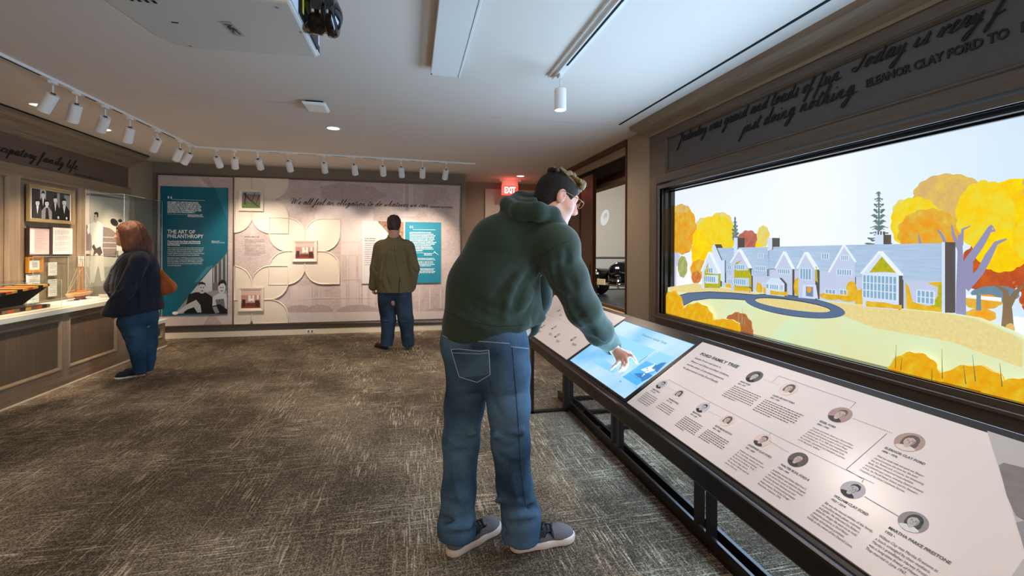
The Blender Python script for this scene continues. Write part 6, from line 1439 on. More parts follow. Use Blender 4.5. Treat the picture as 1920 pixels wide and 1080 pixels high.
ports = [(1240.5, 721, 'b', GL, 0), (1272, 739, 'b', SLt, 1), (1318, 764.5, 'b', GL, 0), (1363, 788.5, 's', SLt, 1), (1429.5, 825.5, 's', SLt, 0), (1496, 862, 's', GB, 0), (1599, 918.5, 'b', GL, 0), (1712, 979, 'b', mat('portrait_bg_mid', srgb(150, 144, 146)), 1), (1414.5, 706.5, 'b', GB, 0), (1478.5, 729.5, 's', SLt, 1), (1575, 778, 's', SB, 0), (1705, 829, 's', SB, 1)]
for u, v, k, bg, wm in ports:
    cx, cy = D(u, v); rr_ = .0265 if v > 700 and u in (1575, 1705, 1414.5, 1478.5) else .0225
    portrait(g2, cx, cy, rr_, k, bg, bool(wm), tilt=.12 * (1 if wm else -1))
pr.poly(mat('grey_photo_print', srgb(184, 180, 178), rough=.4), [D(1851, 808), (D(1851, 808)[0] + .4, SL), (D(1851, 808)[0] + .6, .0), (D(1930, 1080)[0], .0), D(1925, 1040)])
pr.poly(mat('grey_jacket_print', srgb(124, 116, 112), rough=.4, var=.12, vscale=40), [D(1873, 873), D(1882, 868), D(1930, 880), D(1960, 930), D(1935, 985), D(1905, 968), D(1888, 930)])
pr.poly(MM['ph_grey'], [D(1905, 980), D(1930, 975), D(1950, 1060), D(1928, 1060), D(1915, 1010)])
pr.build('tree_lines', g2)
# writing of the near panel
def para(lines, u0, v0, u1, v1, uR, vR, ink=M_INK, size=.009, bold=0.0, name='lettering', parent=g2):
    """block: first line starts at (u0,v0), last line starts at (u1,v1); widest line ends near (uR,vR)"""
    x0, y0 = D(u0, v0); x1, y1 = D(u1, v1); n = len(lines); W = D(uR, vR)[0] - x0; mx = max(len(s) for s in lines)
    return [(x0 + (x1 - x0) * i / max(1, n - 1), y0 + (y1 - y0) * i / max(1, n - 1), s, size, None, W * len(s) / mx) for i, s in enumerate(lines)]
it = []
H_ = []
H_ += para(['FORD FAMILY TREE'], 1312, 665, 1312, 665, 1384, 689, size=.0235)
it += para(['Gaukler Pointe was home to', 'Eleanor and Edsel and their children,', 'and the center of cherished memories', 'for generations of the Ford Family.'], 1302, 672, 1280, 690, 1370, 703, size=.0155)
NM = []
def name_(s, u, v, u2, v2, yrs): 
    NM.extend(para([s], u, v, u, v, u2, v2, size=.0105)); x, y = D(u, v); NM.append((x - .0, y - .0125, yrs, .0085))
name_('HENRY FORD II', 1223, 730, 1236, 737, '1917 \u2022 1987'); name_('ANNE McDONNELL', 1253, 748, 1273, 758, '1919 \u2022 1996'); name_('BENSON FORD', 1298, 773, 1314, 782, '1919 \u2022 1978'); name_('EDITH McNAUGHTON', 1340, 799, 1373, 815, '1920 \u2022 1980')
name_('JOSEPHINE CLAY FORD', 1402, 835, 1446, 859, '1923 \u2022 2005'); name_('WALTER BUHL FORD II', 1463, 872, 1517, 901, '1920 \u2022 1991'); name_('WILLIAM CLAY FORD', 1563, 931, 1628, 966, '1925 \u2022 2014'); name_('MARTHA PARKE FIRESTONE', 1665, 991, 1784, 1056, '1925 \u2022')
name_('HENRY FORD', 1387, 716, 1407, 723, '1863 \u2022 1947'); name_('CLARA BRYANT FORD', 1448, 742, 1490, 757, '1866 \u2022 1950'); name_('EDSEL FORD', 1536, 791, 1567, 802, '1893 \u2022 1943'); name_('ELEANOR CLAY FORD', 1658, 841, 1733, 873, '1896 \u2022 1976')
it += para(['With her ready smile and quick wit, Eleanor', 'charmed everyone who knew her. She loved', 'fine art, flowers and, of course, her blossoming', 'family. Eleanor championed many charitable', 'and philanthropic causes, including Detroit Institute', 'of Arts, the Merrill Palmer School, and the Women\u2019s', 'Committee of the United Community Services.'], 1644, 856, 1611, 882, 1753, 907, size=.0088)
it += para(['Creative and modest, Edsel was a devoted father', 'and husband. He was an automobile and superlative', 'enthusiast, and became president of Ford Motor', 'Company at age 25. In 1928, Edsel established the', 'Ford Foundation to \u201creceive and administer funds', 'for scientific, educational and charitable purposes,', 'all for the public welfare.\u201d'], 1523, 803, 1496, 825, 1612, 838, size=.0086)
it += para(['Bill was the natural athlete of the family,', 'an excellent tennis player, swimmer,', 'and golfer. He inherited his father\u2019s', 'talent for design. He went on to hold', 'executive positions at Ford Motor', 'Company, and to become prominent', 'locally as the owner of the Detroit Lions.'], 1546, 944, 1513, 971, 1637, 998, size=.0098)
it += para(['William Clay met Martha Firestone at', 'a lunch arranged by their mothers.', 'Martha\u2019s grandfather Harvey Firestone', 'was a long-time friend of Henry Ford.', 'They married in June 1947.'], 1647, 1006, 1622, 1029, 1762, 1075, size=.0102)
it += para(['Josephine married Walter Buhl Ford II,', 'a noted interior and industrial designer', 'who started his career at General Motors', 'and later became chairman and chief', 'executive of a commercial and interior', 'design company, Ford & Earl Design', 'Associates, in January 1943.'], 1449, 882, 1420, 907, 1515, 922, size=.0092)
it += para(['Josephine was described by friends', 'as \u201ca very lively, romantic, she loved', 'life and was always entertaining.\u201d', 'She married, the family at \u201cDody,\u201d', 'her friends, dogs, and art.', 'She was also a lifelong supporter', 'patron of the arts.'], 1387, 845, 1359, 868, 1436, 874, size=.0088)
texts('heading_lettering', fdp, H_, mat('dark_teal_ink', srgb(36, 70, 84), rough=.6), g2, .0012, bold=.0006)
texts('name_lettering', fdp, NM, M_INKG, g2, .0012, bold=.0002)
texts('body_lettering', fdp, it, mat('body_ink', srgb(70, 64, 66), rough=.6), g2, .0012)
# fainter blocks too small to read
rs = []; random.seed(12)
def gblock(rs, u0, v0, u1, v1, W, n, h=.0036, last=.5, fr_=None):
    f_ = (lambda u, v: D(u, v)); x0, y0 = f_(u0, v0); x1, y1 = f_(u1, v1)
    for i in range(n):
        x = x0 + (x1 - x0) * i / max(1, n - 1); y = y0 + (y1 - y0) * i / max(1, n - 1); xe_ = x + W * (last if i == n - 1 else random.uniform(.86, 1))
        while x < xe_: w_ = random.uniform(.005, .014); rs.append((x, y, min(x + w_, xe_), y + h)); x += w_ + .003
gblock(rs, 1376, 724, 1353, 741, .155, 7); gblock(rs, 1434, 750, 1411, 768, .17, 7)
gblock(rs, 1211, 736, 1195, 750, .11, 6, last=.85); gblock(rs, 1241, 755, 1230, 763, .105, 4, last=1); gblock(rs, 1284, 781, 1265, 797, .12, 7); gblock(rs, 1326, 806, 1309, 819, .125, 6)
pr = Print(fdp, .0008, .00004); pr.rects(M_INKL, rs); pr.build('fine_lettering', g2)
# far panel
pr = Print(fdp, .0003, .00004)
tl([(1022, 587), (1045, 597), (1080, 614), (1083, 617)])
for u, v, k in ((1047, 583, 'b'), (1016, 600, 's'), (1018, 612, 'b'), (1039, 614, 'b'), (1045, 629, 'b'), (1075.5, 635, 'b'), (1134, 601, 'b'), (1098, 592, 'b')):
    cx, cy = D(u, v); portrait(g1, cx, cy, .021, k, GB if (u * 7) % 2 > 1 else GL, (u % 3) == 0)
rs = []
for u, v, w_ in ((1050, 589, .06), (1014, 604, .05), (1010, 619, .07), (1030, 624, .07), (1044, 637, .07), (1074, 643, .07), (1142, 604, .06)): gblock(rs, u, v, u - 2, v + 3.5, w_, 4)
pr.rects(M_INKL, rs); pr.build('fine_lettering', g1)

# touchscreen
ts = thing('touchscreen', dpt(2.41, SL / 2), 'glowing pale blue touchscreen set in the reader rail under the man\u2019s hand', 'screen')
Ya, Yb = 2.815, 2.03; Y0b, Y1b = 2.815, 2.03
bz = MB(); 
obj('bezel', MB().hexa(dslab(2.843, 2.815, -.0, SL, -.004, .003)).hexa(dslab(2.03, 2.004, .0, SL, -.004, .003)).hexa(dslab(2.815, 2.03, SL - .028, SL, -.004, .003)).hexa(dslab(2.815, 2.03, 0, .01, -.004, .003)), M_STEEL, ts)
m, N, L, b = nodes('lit_screen'); b.inputs['Base Color'].default_value = srgb(30, 40, 50); b.inputs['Roughness'].default_value = .4; b.inputs['Specular IOR Level'].default_value = .12
tc = N.new('ShaderNodeTexCoord'); nz = N.new('ShaderNodeTexNoise'); nz.inputs['Scale'].default_value = 3; L.new(tc.outputs['Object'], nz.inputs['Vector'])
r = N.new('ShaderNodeValToRGB'); r.color_ramp.elements[0].color = srgb(126, 200, 246); r.color_ramp.elements[1].color = srgb(196, 232, 255); r.color_ramp.elements[0].position = .35; r.color_ramp.elements[1].position = .65
L.new(nz.outputs[0], r.inputs[0]); L.new(r.outputs[0], b.inputs['Emission Color']); b.inputs['Emission Strength'].default_value = 1.0
obj('glass', MB().hexa(dslab(2.815, 2.03, .01, SL - .028, -.004, -.001)), MATS['lit_screen'], ts)
fsn = Frame(fd.p(0, 0, -.0008), fd.x, fd.y); fsn.n = fd.n; Q = lambda u, v: fsn.px(u, v)
def es(name, c, s=1.0): return mat(name, srgb(*c), rough=.4, emit=s, spec=.12)
SB1, SB2, SB3, SB4, SBW = es('ui_sky', (140, 206, 246)), es('ui_blue', (84, 176, 236)), es('ui_deep_blue', (44, 128, 196), .9), es('ui_teal', (60, 150, 170)), es('ui_white', (222, 244, 255), 1.05)
pr = Print(fsn, .0002, .00006); Qp = lambda l: [Q(*q) for q in l]
pr.poly(SB1, Qp([(1159, 628), (1176, 634), (1200, 645), (1160, 668), (1125, 655)]))
pr.poly(SB1, Qp([(1202, 646), (1230, 656), (1196, 683), (1176, 676), (1160, 668)]))
pr.poly(SB2, Qp([(1237, 659), (1265, 671), (1194, 723), (1167, 707)])); pr.poly(SB1, Qp([(1237, 659), (1265, 671), (1240, 689), (1212, 677)]))
pr.poly(SB1, Qp([(1120, 670), (1136, 676), (1160, 694), (1150, 700), (1112, 680)]))
pr.poly(SBW, Qp([(1202, 693), (1226, 684), (1234, 692), (1212, 700)])); pr.poly(SB3, Qp([(1187, 700), (1216, 700), (1226, 706), (1205, 715), (1194, 712)])).poly(SB3, Qp([(1222, 690), (1240, 680), (1250, 680), (1232, 698)])); pr.poly(SB2, Qp([(1168, 706), (1185, 698), (1203, 712), (1194, 722)]))
pr.line(SB3, Qp([(1207, 677), (1232, 660)]), .003).line(SB3, Qp([(1180, 700), (1205, 716)]), .002).line(SBW, Qp([(1195, 725), (1262, 680)]), .004).line(SB4, Qp([(1160, 704), (1170, 698)]), .004).line(SB4, Qp([(1196, 681), (1214, 668)]), .006).line(SB2, Qp([(1131, 662), (1140, 656)]), .003)
random.seed(2)
for i in range(26): u = random.uniform(1190, 1228); v = 708 - (u - 1190) * .5 + random.uniform(-9, 5); a_, b_ = Q(u, v); pr.rect(SB3 if i % 2 else SBW, a_, b_, a_ + .006, b_ + random.uniform(.006, .02))
for i in range(14): t_ = i / 13; u = 1202 + 56 * t_; v = 722 - 38 * t_; a_, b_ = Q(u, v); pr.rect(SB2, a_, b_ - .006, a_ + .02, b_ + .006) if i % 3 else None
pr.rect(SB2, Q(1161, 716)[0], Q(1161, 716)[1], Q(1161, 716)[0] + .02, Q(1161, 716)[1] + .008)
pr.build('screen_picture', ts)
x0, y0 = Q(1202, 629); x1, _ = Q(1249, 646)
texts('screen_title', fsn, [(x0, y0, 'Welcome to Gaukler Pointe', .026, None, x1 - x0)], SB4, ts, .002, bold=.0004)
light('touchscreen_glow', 'AREA', fd.p(-2.42, SL / 2, .01), 8.0, (.35, .72, 1.0), target=fd.p(-2.42, SL / 2, 1.0), size=.7, size_y=.4)
# ------------------------------------------------------------------ people
from mathutils.bvhtree import BVHTree
def V3(*a): return np.array(a, float)
def head(S_, c, f, u, sc=1.0, neck=None, k=.012, nr=.058, nose=1.0):
    c = np.array(c, float); f = np.array(f, float); f /= np.linalg.norm(f); u = np.array(u, float); u -= f * (u @ f); u /= np.linalg.norm(u); l = np.cross(u, f)
    R = np.array([f, l, u]); P = lambda a, b, z: c + sc * (a * f + b * l + z * u)
    E_ = lambda a, b, z, r, kk=k, op='+': S_.ell(P(a, b, z), [q * sc for q in r], R, kk, op)
    E_(-.010, 0, .034, (.094, .076, .085)); E_(.028, 0, -.03, (.062, .060, .085), .03); E_(.02, 0, -.07, (.055, .05, .04), .03)
    for s_ in (-1, 1):
        S_.cone(P(-.01, .05 * s_, -.055), P(.062, .012 * s_, -.1), .022 * sc, .02 * sc, .02); E_(.058, .036 * s_, -.028, (.026, .024, .026), .02)
        E_(.094, .031 * s_, .01, (.016, .017, .012), .012, '-'); E_(.076, .031 * s_, .009, (.014, .014, .014), .004)
        E_(-.002, .080 * s_, -.004, (.023, .009, .038), .006); E_(.006, .089 * s_, .002, (.011, .007, .021), .004, '-')
        E_(.098, .011 * s_, -.037, (.011, .009, .008), .006)
    S_.cone(P(.080, -.03, .03), P(.080, .03, .03), .012 * sc, .012 * sc, .015)
    S_.cone(P(.088, 0, .015), P(.108 * nose, 0, -.028), .008 * sc, .0125 * sc, .01)
    S_.cone(P(.082, -.02, -.06), P(.082, .02, -.06), .0075 * sc, .0075 * sc, .006); S_.cone(P(.08, -.017, -.074), P(.08, .017, -.074), .0085 * sc, .0085 * sc, .006)
    S_.cone(P(.089, -.022, -.067), P(.089, .022, -.067), .0022 * sc, .0022 * sc, .003, op='-')
    E_(.068, 0, -.1, (.022, .024, .018), .012)
    if neck is not None: S_.cone(P(-.025, 0, -.06), neck, nr * sc, nr * sc * 1.1, .03)
    return P
def eyes(P, par, sc=1.0):
    for s_ in (-1, 1):
        o = obj('eye', MB().lathe([(.0001, .0), (.006, .0005), (.0062, .0012), (.0001, .0022)], P(.0885, .031 * s_, .009), P(1, 0, 0) - P(0, 0, 0), 12), mat('eye_dark', srgb(48, 36, 30), rough=.15), par, True)
def finger(S_, pts, r0, r1, k=.005): S_.path([np.array(p, float) for p in pts], list(np.linspace(r0, r1, len(pts))), k)
def hand_curl(S_, w, d, n, s_, sc=1.0, curl=.5, k=.006):
    w = np.array(w, float); d = np.array(d, float) / np.linalg.norm(d); n = np.array(n, float); n -= d * (n @ d); n /= np.linalg.norm(n); s_ = np.array(s_, float); s_ -= d * (s_ @ d) + n * (s_ @ n); s_ /= np.linalg.norm(s_)
    for off in (.028, .010, -.009, -.027): S_.cone(w + s_ * off * .5 * sc, w + (d * .088 + s_ * off) * sc, .016 * sc, .0125 * sc, .012)
    for i, (off, L_) in enumerate(((.029, .070), (.010, .078), (-.010, .072), (-.028, .057))):
        p = w + (d * (.09 - .004 * i) + s_ * off) * sc; a = curl * .35; pts = [p]
        for q in (.45, .31, .24):
            a += curl * (.7 + .12 * i); p = p + (d * math.cos(a) + n * math.sin(a)) * L_ * q * sc; pts.append(p)
        finger(S_, pts, .0095 * sc, .0068 * sc)
    b = w + (d * .02 + s_ * .024) * sc; finger(S_, [b, b + (d * .035 + s_ * .018 + n * .012) * sc, b + (d * .062 + s_ * .02 + n * .028) * sc, b + (d * .082 + s_ * .012 + n * .038) * sc], .014 * sc, .0085 * sc, .008)
def wrinkle(seed, amp, fr=(9, 9, 14)):
    rd = np.random.RandomState(seed); ks = [(rd.uniform(-1, 1, 3) * np.array(fr), rd.uniform(0, 6)) for _ in range(7)]
    def fn(X, Y, Z):
        t = 0
        for kv, ph in ks: t = t + np.sin(kv[0] * X + kv[1] * Y + kv[2] * Z + ph)
        return amp * np.abs(t / 3.0 % 1.0 - .5) * 0 + amp * (t / 7.0)
    return fn
def bvh_of(o):
    me = o.data; off = WP[o.name]; return BVHTree.FromPolygons([v.co + off for v in me.vertices], [tuple(p.vertices) for p in me.polygons])
def hit(bv, u, v, out=.002):
    h = bv.ray_cast(CP, ray(u, v).normalized())
    return None if h[0] is None else h[0] + (h[1] if h[1].dot(ray(u, v)) < 0 else -h[1]) * out
def seam(bv, pts, r, out=.001, n=4):
    P = []
    for a, b in zip(pts[:-1], pts[1:]):
        for i in range(8):
            q = hit(bv, a[0] + (b[0] - a[0]) * i / 8, a[1] + (b[1] - a[1]) * i / 8, out)
            if q is not None: P.append(q)
    q = hit(bv, *pts[-1], out); P += [q] if q is not None else []
    return MB().tube(P, r, n) if len(P) > 1 else MB()
def folds(s, lst, k=.03):
    # press folds into the cloth where it really lies: a first pass gives the surface
    V, F = s.mesh(); bv = BVHTree.FromPolygons([tuple(v) for v in V.tolist()], F.tolist())
    for (p, q, r, sg) in lst:
        pts = []
        for i in range(5):
            t = i / 4; bow = math.sin(math.pi * t) * .06; u = p[0] + (q[0] - p[0]) * t - (q[1] - p[1]) * bow; v = p[1] + (q[1] - p[1]) * t + (q[0] - p[0]) * bow
            h = hit(bv, u, v, r * (.45 if sg < 0 else -.55))
            if h is not None: pts.append(np.array(h))
        if len(pts) > 1 and max(np.linalg.norm(a - b) for a, b in zip(pts[:-1], pts[1:])) < .2:
            rs_ = [r * (.35 + .65 * math.sin(math.pi * (.12 + .76 * i / (len(pts) - 1)))) for i in range(len(pts))]
            s.path(pts, rs_, k, op='-' if sg < 0 else '+')
    return s
def patch(bv, quad, nu, nv, out, thick=.0015):
    """cloth patch lying on a garment, corners given in order"""
    G_ = {}; mb = MB(); vs = []
    for j in range(nv + 1):
        for i in range(nu + 1):
            s_, t_ = i / nu, j / nv
            u = (1 - t_) * ((1 - s_) * quad[0][0] + s_ * quad[1][0]) + t_ * ((1 - s_) * quad[3][0] + s_ * quad[2][0]); v = (1 - t_) * ((1 - s_) * quad[0][1] + s_ * quad[1][1]) + t_ * ((1 - s_) * quad[3][1] + s_ * quad[2][1])
            q = hit(bv, u, v, out)
            if q is not None: G_[i, j] = len(vs); vs.append(q)
    fs = [tuple(G_[k] for k in ((i, j), (i + 1, j), (i + 1, j + 1), (i, j + 1))) for j in range(nv) for i in range(nu) if all(k in G_ for k in ((i, j), (i + 1, j), (i + 1, j + 1), (i, j + 1)))]
    return mb.add(vs, fs)
def shoe(par, heel, toe, L_, w_, top, m_up, m_sole, res=.005, sole_t=.028, slip=False, label=None, heel_lift=0.0):
    heel = np.array(heel, float); toe = np.array(toe, float); f = toe - heel; f[2] = 0; f /= np.linalg.norm(f); l = np.array([-f[1], f[0], 0.]); z = V3(0, 0, 1)
    P = lambda a, b, h: heel + f * a * L_ + l * b * w_ + z * h
    lo = np.minimum(P(-.1, -1, 0), P(1.15, 1, 0)) - .07; hi = np.maximum(P(-.1, -1, 0), P(1.15, 1, 0)) + .07; lo[2] = -.01; hi[2] = .2
    R = np.array([f, l, z])
    s_ = SDF(lo, hi, res)
    s_.cone(P(.14, 0, .02), P(.5, 0, .02), w_ * .72, w_ * .74, .01); s_.cone(P(.5, 0, .02), P(.80, .03, .02), w_ * .74, w_ * .86, .02); s_.ell(P(.86, .02, .02), (L_ * .16, w_ * .8, .05), R, .02)
    s_.plane(P(0, 0, sole_t), z); s_.plane(P(0, 0, .001), -z)
    root = thing_part = None
    so = sdf_obj('sole', s_, m_sole, par, smooth_it=1)
    s_ = SDF(lo, hi, res)
    s_.cone(P(.15, 0, .05), P(.45, 0, .05), w_ * .62, w_ * .64, .01); s_.ell(P(.8, .02, .03), (L_ * .2, w_ * .78, .042), R, .03); s_.cone(P(.45, 0, .045), P(.72, .02, .035), w_ * .62, w_ * .7, .03, flat=z, ff=.9)
    s_.cone(P(.14, 0, .06), P(.16, 0, top), w_ * .6, w_ * .52, .03)
    if slip: s_.cone(P(.2, 0, .085), P(.42, 0, .09), w_ * .42, w_ * .38, .01, '-')
    s_.plane(P(0, 0, sole_t - .004), -z); s_.plane(P(0, 0, top), z)
    up = sdf_obj('shoe', s_, m_up, par, smooth_it=1, label=label)
    so.parent = up; so.location = Vector(WP[so.name]) - WP[up.name]
    return up, P
def denim(name, c1, c2):
    m, N, L, b = nodes(name); b.inputs['Roughness'].default_value = .85; b.inputs['Specular IOR Level'].default_value = .2
    tc = N.new('ShaderNodeTexCoord'); n = N.new('ShaderNodeTexNoise'); n.inputs['Scale'].default_value = 4; n.inputs['Detail'].default_value = 6; L.new(tc.outputs['Object'], n.inputs['Vector'])
    n2 = N.new('ShaderNodeTexNoise'); n2.inputs['Scale'].default_value = 420; n2.inputs['Detail'].default_value = 1; L.new(tc.outputs['Object'], n2.inputs['Vector'])
    a = N.new('ShaderNodeMath'); a.operation = 'MULTIPLY_ADD'; a.inputs[1].default_value = .35; L.new(n2.outputs[0], a.inputs[0]); L.new(n.outputs[0], a.inputs[2])
    r = N.new('ShaderNodeValToRGB'); r.color_ramp.elements[0].position = .48; r.color_ramp.elements[1].position = .86; r.color_ramp.elements[0].color = srgb(*c1); r.color_ramp.elements[1].color = srgb(*c2)
    L.new(a.outputs[0], r.inputs[0]); L.new(r.outputs[0], b.inputs['Base Color'])
    bp = N.new('ShaderNodeBump'); bp.inputs['Strength'].default_value = .35; bp.inputs['Distance'].default_value = .02; L.new(n.outputs[0], bp.inputs['Height']); L.new(bp.outputs[0], b.inputs['Normal'])
    return m
M_SKIN = mat('skin', srgb(214, 160, 140), rough=.5, var=.05, vscale=30, bump=.08, bscale=220)
M_SKIN2 = mat('skin_warm', srgb(206, 150, 122), rough=.5, var=.05, vscale=30)
M_HOOD = mat('green_sweatshirt', srgb(42, 57, 45), rough=.95, var=.08, vscale=220, bump=.25, bscale=7, sheen=.15)
M_JEAN = denim('faded_denim', (32, 52, 74), (88, 116, 140)); M_JEAN2 = denim('dark_denim', (24, 48, 70), (58, 92, 120)); M_JEAN3 = denim('indigo_denim', (28, 40, 56), (60, 78, 98))
M_THR = mat('pale_thread', srgb(170, 184, 200), rough=.8); M_THRD = mat('dark_thread', srgb(26, 44, 70), rough=.8)

# ---------------- the man leaning over the rail
def man_rail():
    A = lambda u, v, d: np.array(at(u, v, d))
    n_ = np.array(fdp.n); sp = lambda u, v, h: np.array(onp(u, v, fdp.o + fdp.n * h, fdp.n))
    root = thing('person', onz(920, 1020, 0), 'man in dark green hooded sweatshirt and jeans leaning over the rail to touch the screen', 'person')
    hc = A(1044, 373, 2.30); hf = V3(.93, -.05, -.36); hu = V3(.36, .1, .92)
    # body: one continuous figure under the clothes
    b = SDF((-.05, 1.7, 0), (1.45, 2.95, 1.85), .0065)
    P = head(b, hc, hf, hu, 1.06, neck=A(1012, 425, 2.28), nr=.062)
    b.cone(A(1010, 430, 2.28), A(905, 620, 2.14), .11, .14, .03)
    b.cone(A(1035, 455, 2.12), A(1000, 435, 2.38), .07, .07, .04)
    b.cone(A(940, 640, 2.1), A(875, 645, 2.18), .10, .10, .04)
    elb = A(1092, 575, 2.26); wr = sp(1152, 655, .068); shl = A(1040, 468, 2.14)
    b.path([shl, elb, wr], [.055, .042, .029], .02)
    # far arm resting low in front of the belly
    b.path([A(1012, 470, 2.42), A(1005, 560, 2.42), A(990, 618, 2.30)], [.05, .04, .03], .02)
    hand_curl(b, A(990, 618, 2.30), np.array(A(975, 640, 2.22)) - A(990, 618, 2.30), V3(-1, -.4, 0), V3(0, .2, 1), .95, .8)
    for hp, kn, an in ((A(945, 690, 2.08), A(957, 830, 2.06), A(974, 985, 2.06)), (A(880, 690, 2.16), A(866, 830, 2.12), A(858, 1000, 2.04))):
        b.path([hp, kn, an], [.08, .05, .036], .03)
        ft = an + V3(.03, .01, 0); b.cone(V3(an[0], an[1], .09), [ft[0], ft[1], .06], .03, .02, .02)
    # the touching hand
    kn = {'i': (1175, 664, .052), 'm': (1174, 670, .050), 'r': (1168, 675, .046), 'l': (1160, 677, .042)}
    for q in kn.values(): b.cone(wr, sp(*q), .021, .0135, .012)
    b.cone(sp(1153, 656, .07), sp(1160, 662, .062), .026, .024, .015)
    finger(b, [sp(*kn['i']), sp(1186, 668, .047), sp(1191, 675, .026), sp(1195, 681.5, .009)], .0105, .0078)
    finger(b, [sp(*kn['m']), sp(1176, 681, .038), sp(1174, 688, .022), sp(1169, 694, .009)], .0105, .0078)
    finger(b, [sp(*kn['r']), sp(1168, 685, .033), sp(1165, 691, .019), sp(1161, 696, .009)], .0102, .0075)
    finger(b, [sp(*kn['l']), sp(1156, 683, .031), sp(1151, 687, .019), sp(1146, 693, .009)], .0092, .007)
    finger(b, [sp(1160, 660, .058), sp(1172, 660, .044), sp(1180, 662, .03), sp(1185, 666, .018)], .014, .0088, .008)
    body = sdf_obj('body', b, M_SKIN, root, smooth_it=1); eyes(P, root)
    # hair: cropped sides, curls piled on top
    h = SDF(hc - .18, hc + .2, .005)
    f = hf / np.linalg.norm(hf); u = hu - f * (hu @ f); u /= np.linalg.norm(u); l = np.cross(u, f); R = np.array([f, l, u])
    h.ell(P(-.010, 0, .036), (.109, .089, .097), R, .01)
    h.ell(P(-.045, 0, -.03), (.066, .077, .072), R, .03)
    h.g = np.maximum(h.g, 0 * h.g + h.g)
    # keep hair off the face and ears
    fp_ = P(.062, 0, .02); h.plane(fp_, f * .86 - u * .5 + 0 * l)
    for s_ in (-1, 1): h.ell(P(.03, .085 * s_, -.03), (.05, .03, .055), R, .01, '-')
    h.plane(P(-.1, 0, -.085), -u)
    rd = np.random.RandomState(5)
    for i in range(200):
        a = rd.uniform(-.080, .098); lat = rd.uniform(-.064, .064); zz = .096 + .032 * (1 - (a / .11) ** 2) - 3.0 * lat ** 2
        r_ = rd.uniform(.006, .0125); h.ell(P(a, lat, zz + rd.uniform(-.006, .010)), (r_, r_ * .8, r_ * 1.2), None, .003)
    for i in range(16):
        lat = rd.uniform(-.05, .05); h.ell(P(.085 + rd.uniform(-.008, .014), lat, .085 + rd.uniform(-.01, .03)), (.014, .012, .014), None, .006)
    M_HAIR = mat('brown_hair', srgb(30, 22, 18), rough=.85, bump=.8, bscale=120)
    M_HAIRT = mat('sandy_curls', srgb(128, 108, 66), rough=.5, bump=.8, bscale=120)
    zc = np.array(P(0, 0, .098))
    sdf_obj('hair', h, [M_HAIR, M_HAIRT], root, smooth_it=0, colorfn=lambda c: (((c - zc) @ u) + .35 * ((c - zc) @ f) > .004).astype(int))
    # glasses
    M_GLF = mat('amber_frame', srgb(160, 132, 74), rough=.25)
    mb = MB()
    for s_ in (-1, 1):
        mb.tube([P(.112 + .004 * math.cos(t), (.033 + .024 * math.cos(t)) * s_, .008 + .019 * math.sin(t)) for t in np.linspace(0, 2 * math.pi, 20)[:-1]], .0016, 6, closed=True)
        mb.tube([P(.112, .057 * s_, .014), P(.09, .072 * s_, .016), P(.0, .086 * s_, .02), P(-.02, .084 * s_, .008)], .0018, 6)
    mb.tube([P(.115, -.01, .012), P(.118, 0, .016), P(.115, .01, .012)], .0018, 6)
    gl = obj('glasses', mb, M_GLF, root, True)
    obj('lens', MB().poly([P(.112, .033 + .022 * math.cos(t), .008 + .017 * math.sin(t)) for t in np.linspace(0, 2 * math.pi, 17)[:-1]]).poly([P(.112, -.033 + .022 * math.cos(t), .008 + .017 * math.sin(t)) for t in np.linspace(0, 2 * math.pi, 17)[:-1]]), M_GLASS, gl)
    # sweatshirt
    s = SDF((-.05, 1.65, .72), (1.4, 2.85, 1.78), .0085)
    s.cone(A(911, 612, 2.15), A(920, 545, 2.18), .212, .200, .05, flat=V3(.35, 1, 0), ff=.8)
    s.cone(A(920, 545, 2.18), A(950, 472, 2.24), .200, .182, .05, flat=V3(.35, 1, 0), ff=.85)
    s.cone(A(950, 472, 2.24), A(992, 438, 2.27), .178, .125, .06)
    s.cone(A(1045, 462, 2.12), A(990, 432, 2.42), .105, .10, .06)
    s.cone(A(960, 560, 2.2), A(990, 600, 2.22), .14, .085, .07)
    s.disp(wrinkle(3, .010, (10, 10, 16))); s.plane(A(905, 630, 2.15), V3(.22, 0, -1))
    s.path([A(1040, 466, 2.14), A(1066, 520, 2.18), A(1094, 580, 2.28), A(1124, 622, 2.40), sp(1147, 646, .085)], [.100, .090, .084, .070, .055], .035)
    s.path([A(1010, 468, 2.40), A(1004, 560, 2.42), A(992, 612, 2.32)], [.095, .08, .055], .04)
    s.cone(sp(1139, 640, .10), sp(1147, 650, .078), .06, .05, .012)                       # gathered cuff
    # hood lying on the shoulders
    s.path([A(950, 382, 2.22), A(975, 374, 2.34), A(1012, 378, 2.42), A(1036, 396, 2.38)], [.03, .042, .046, .034], .02)
    s.path([A(950, 382, 2.22), A(975, 396, 2.12), A(1008, 397, 2.10), A(1036, 402, 2.14), A(1052, 428, 2.18)], [.03, .042, .044, .036, .030], .02)
    s.cone(A(958, 392, 2.26), A(995, 402, 2.26), .05, .09, .03); s.cone(A(1030, 408, 2.20), A(1050, 436, 2.20), .035, .04, .03)
    s.ell(A(1024, 398, 2.27), (.085, .08, .075), None, .02, '-')
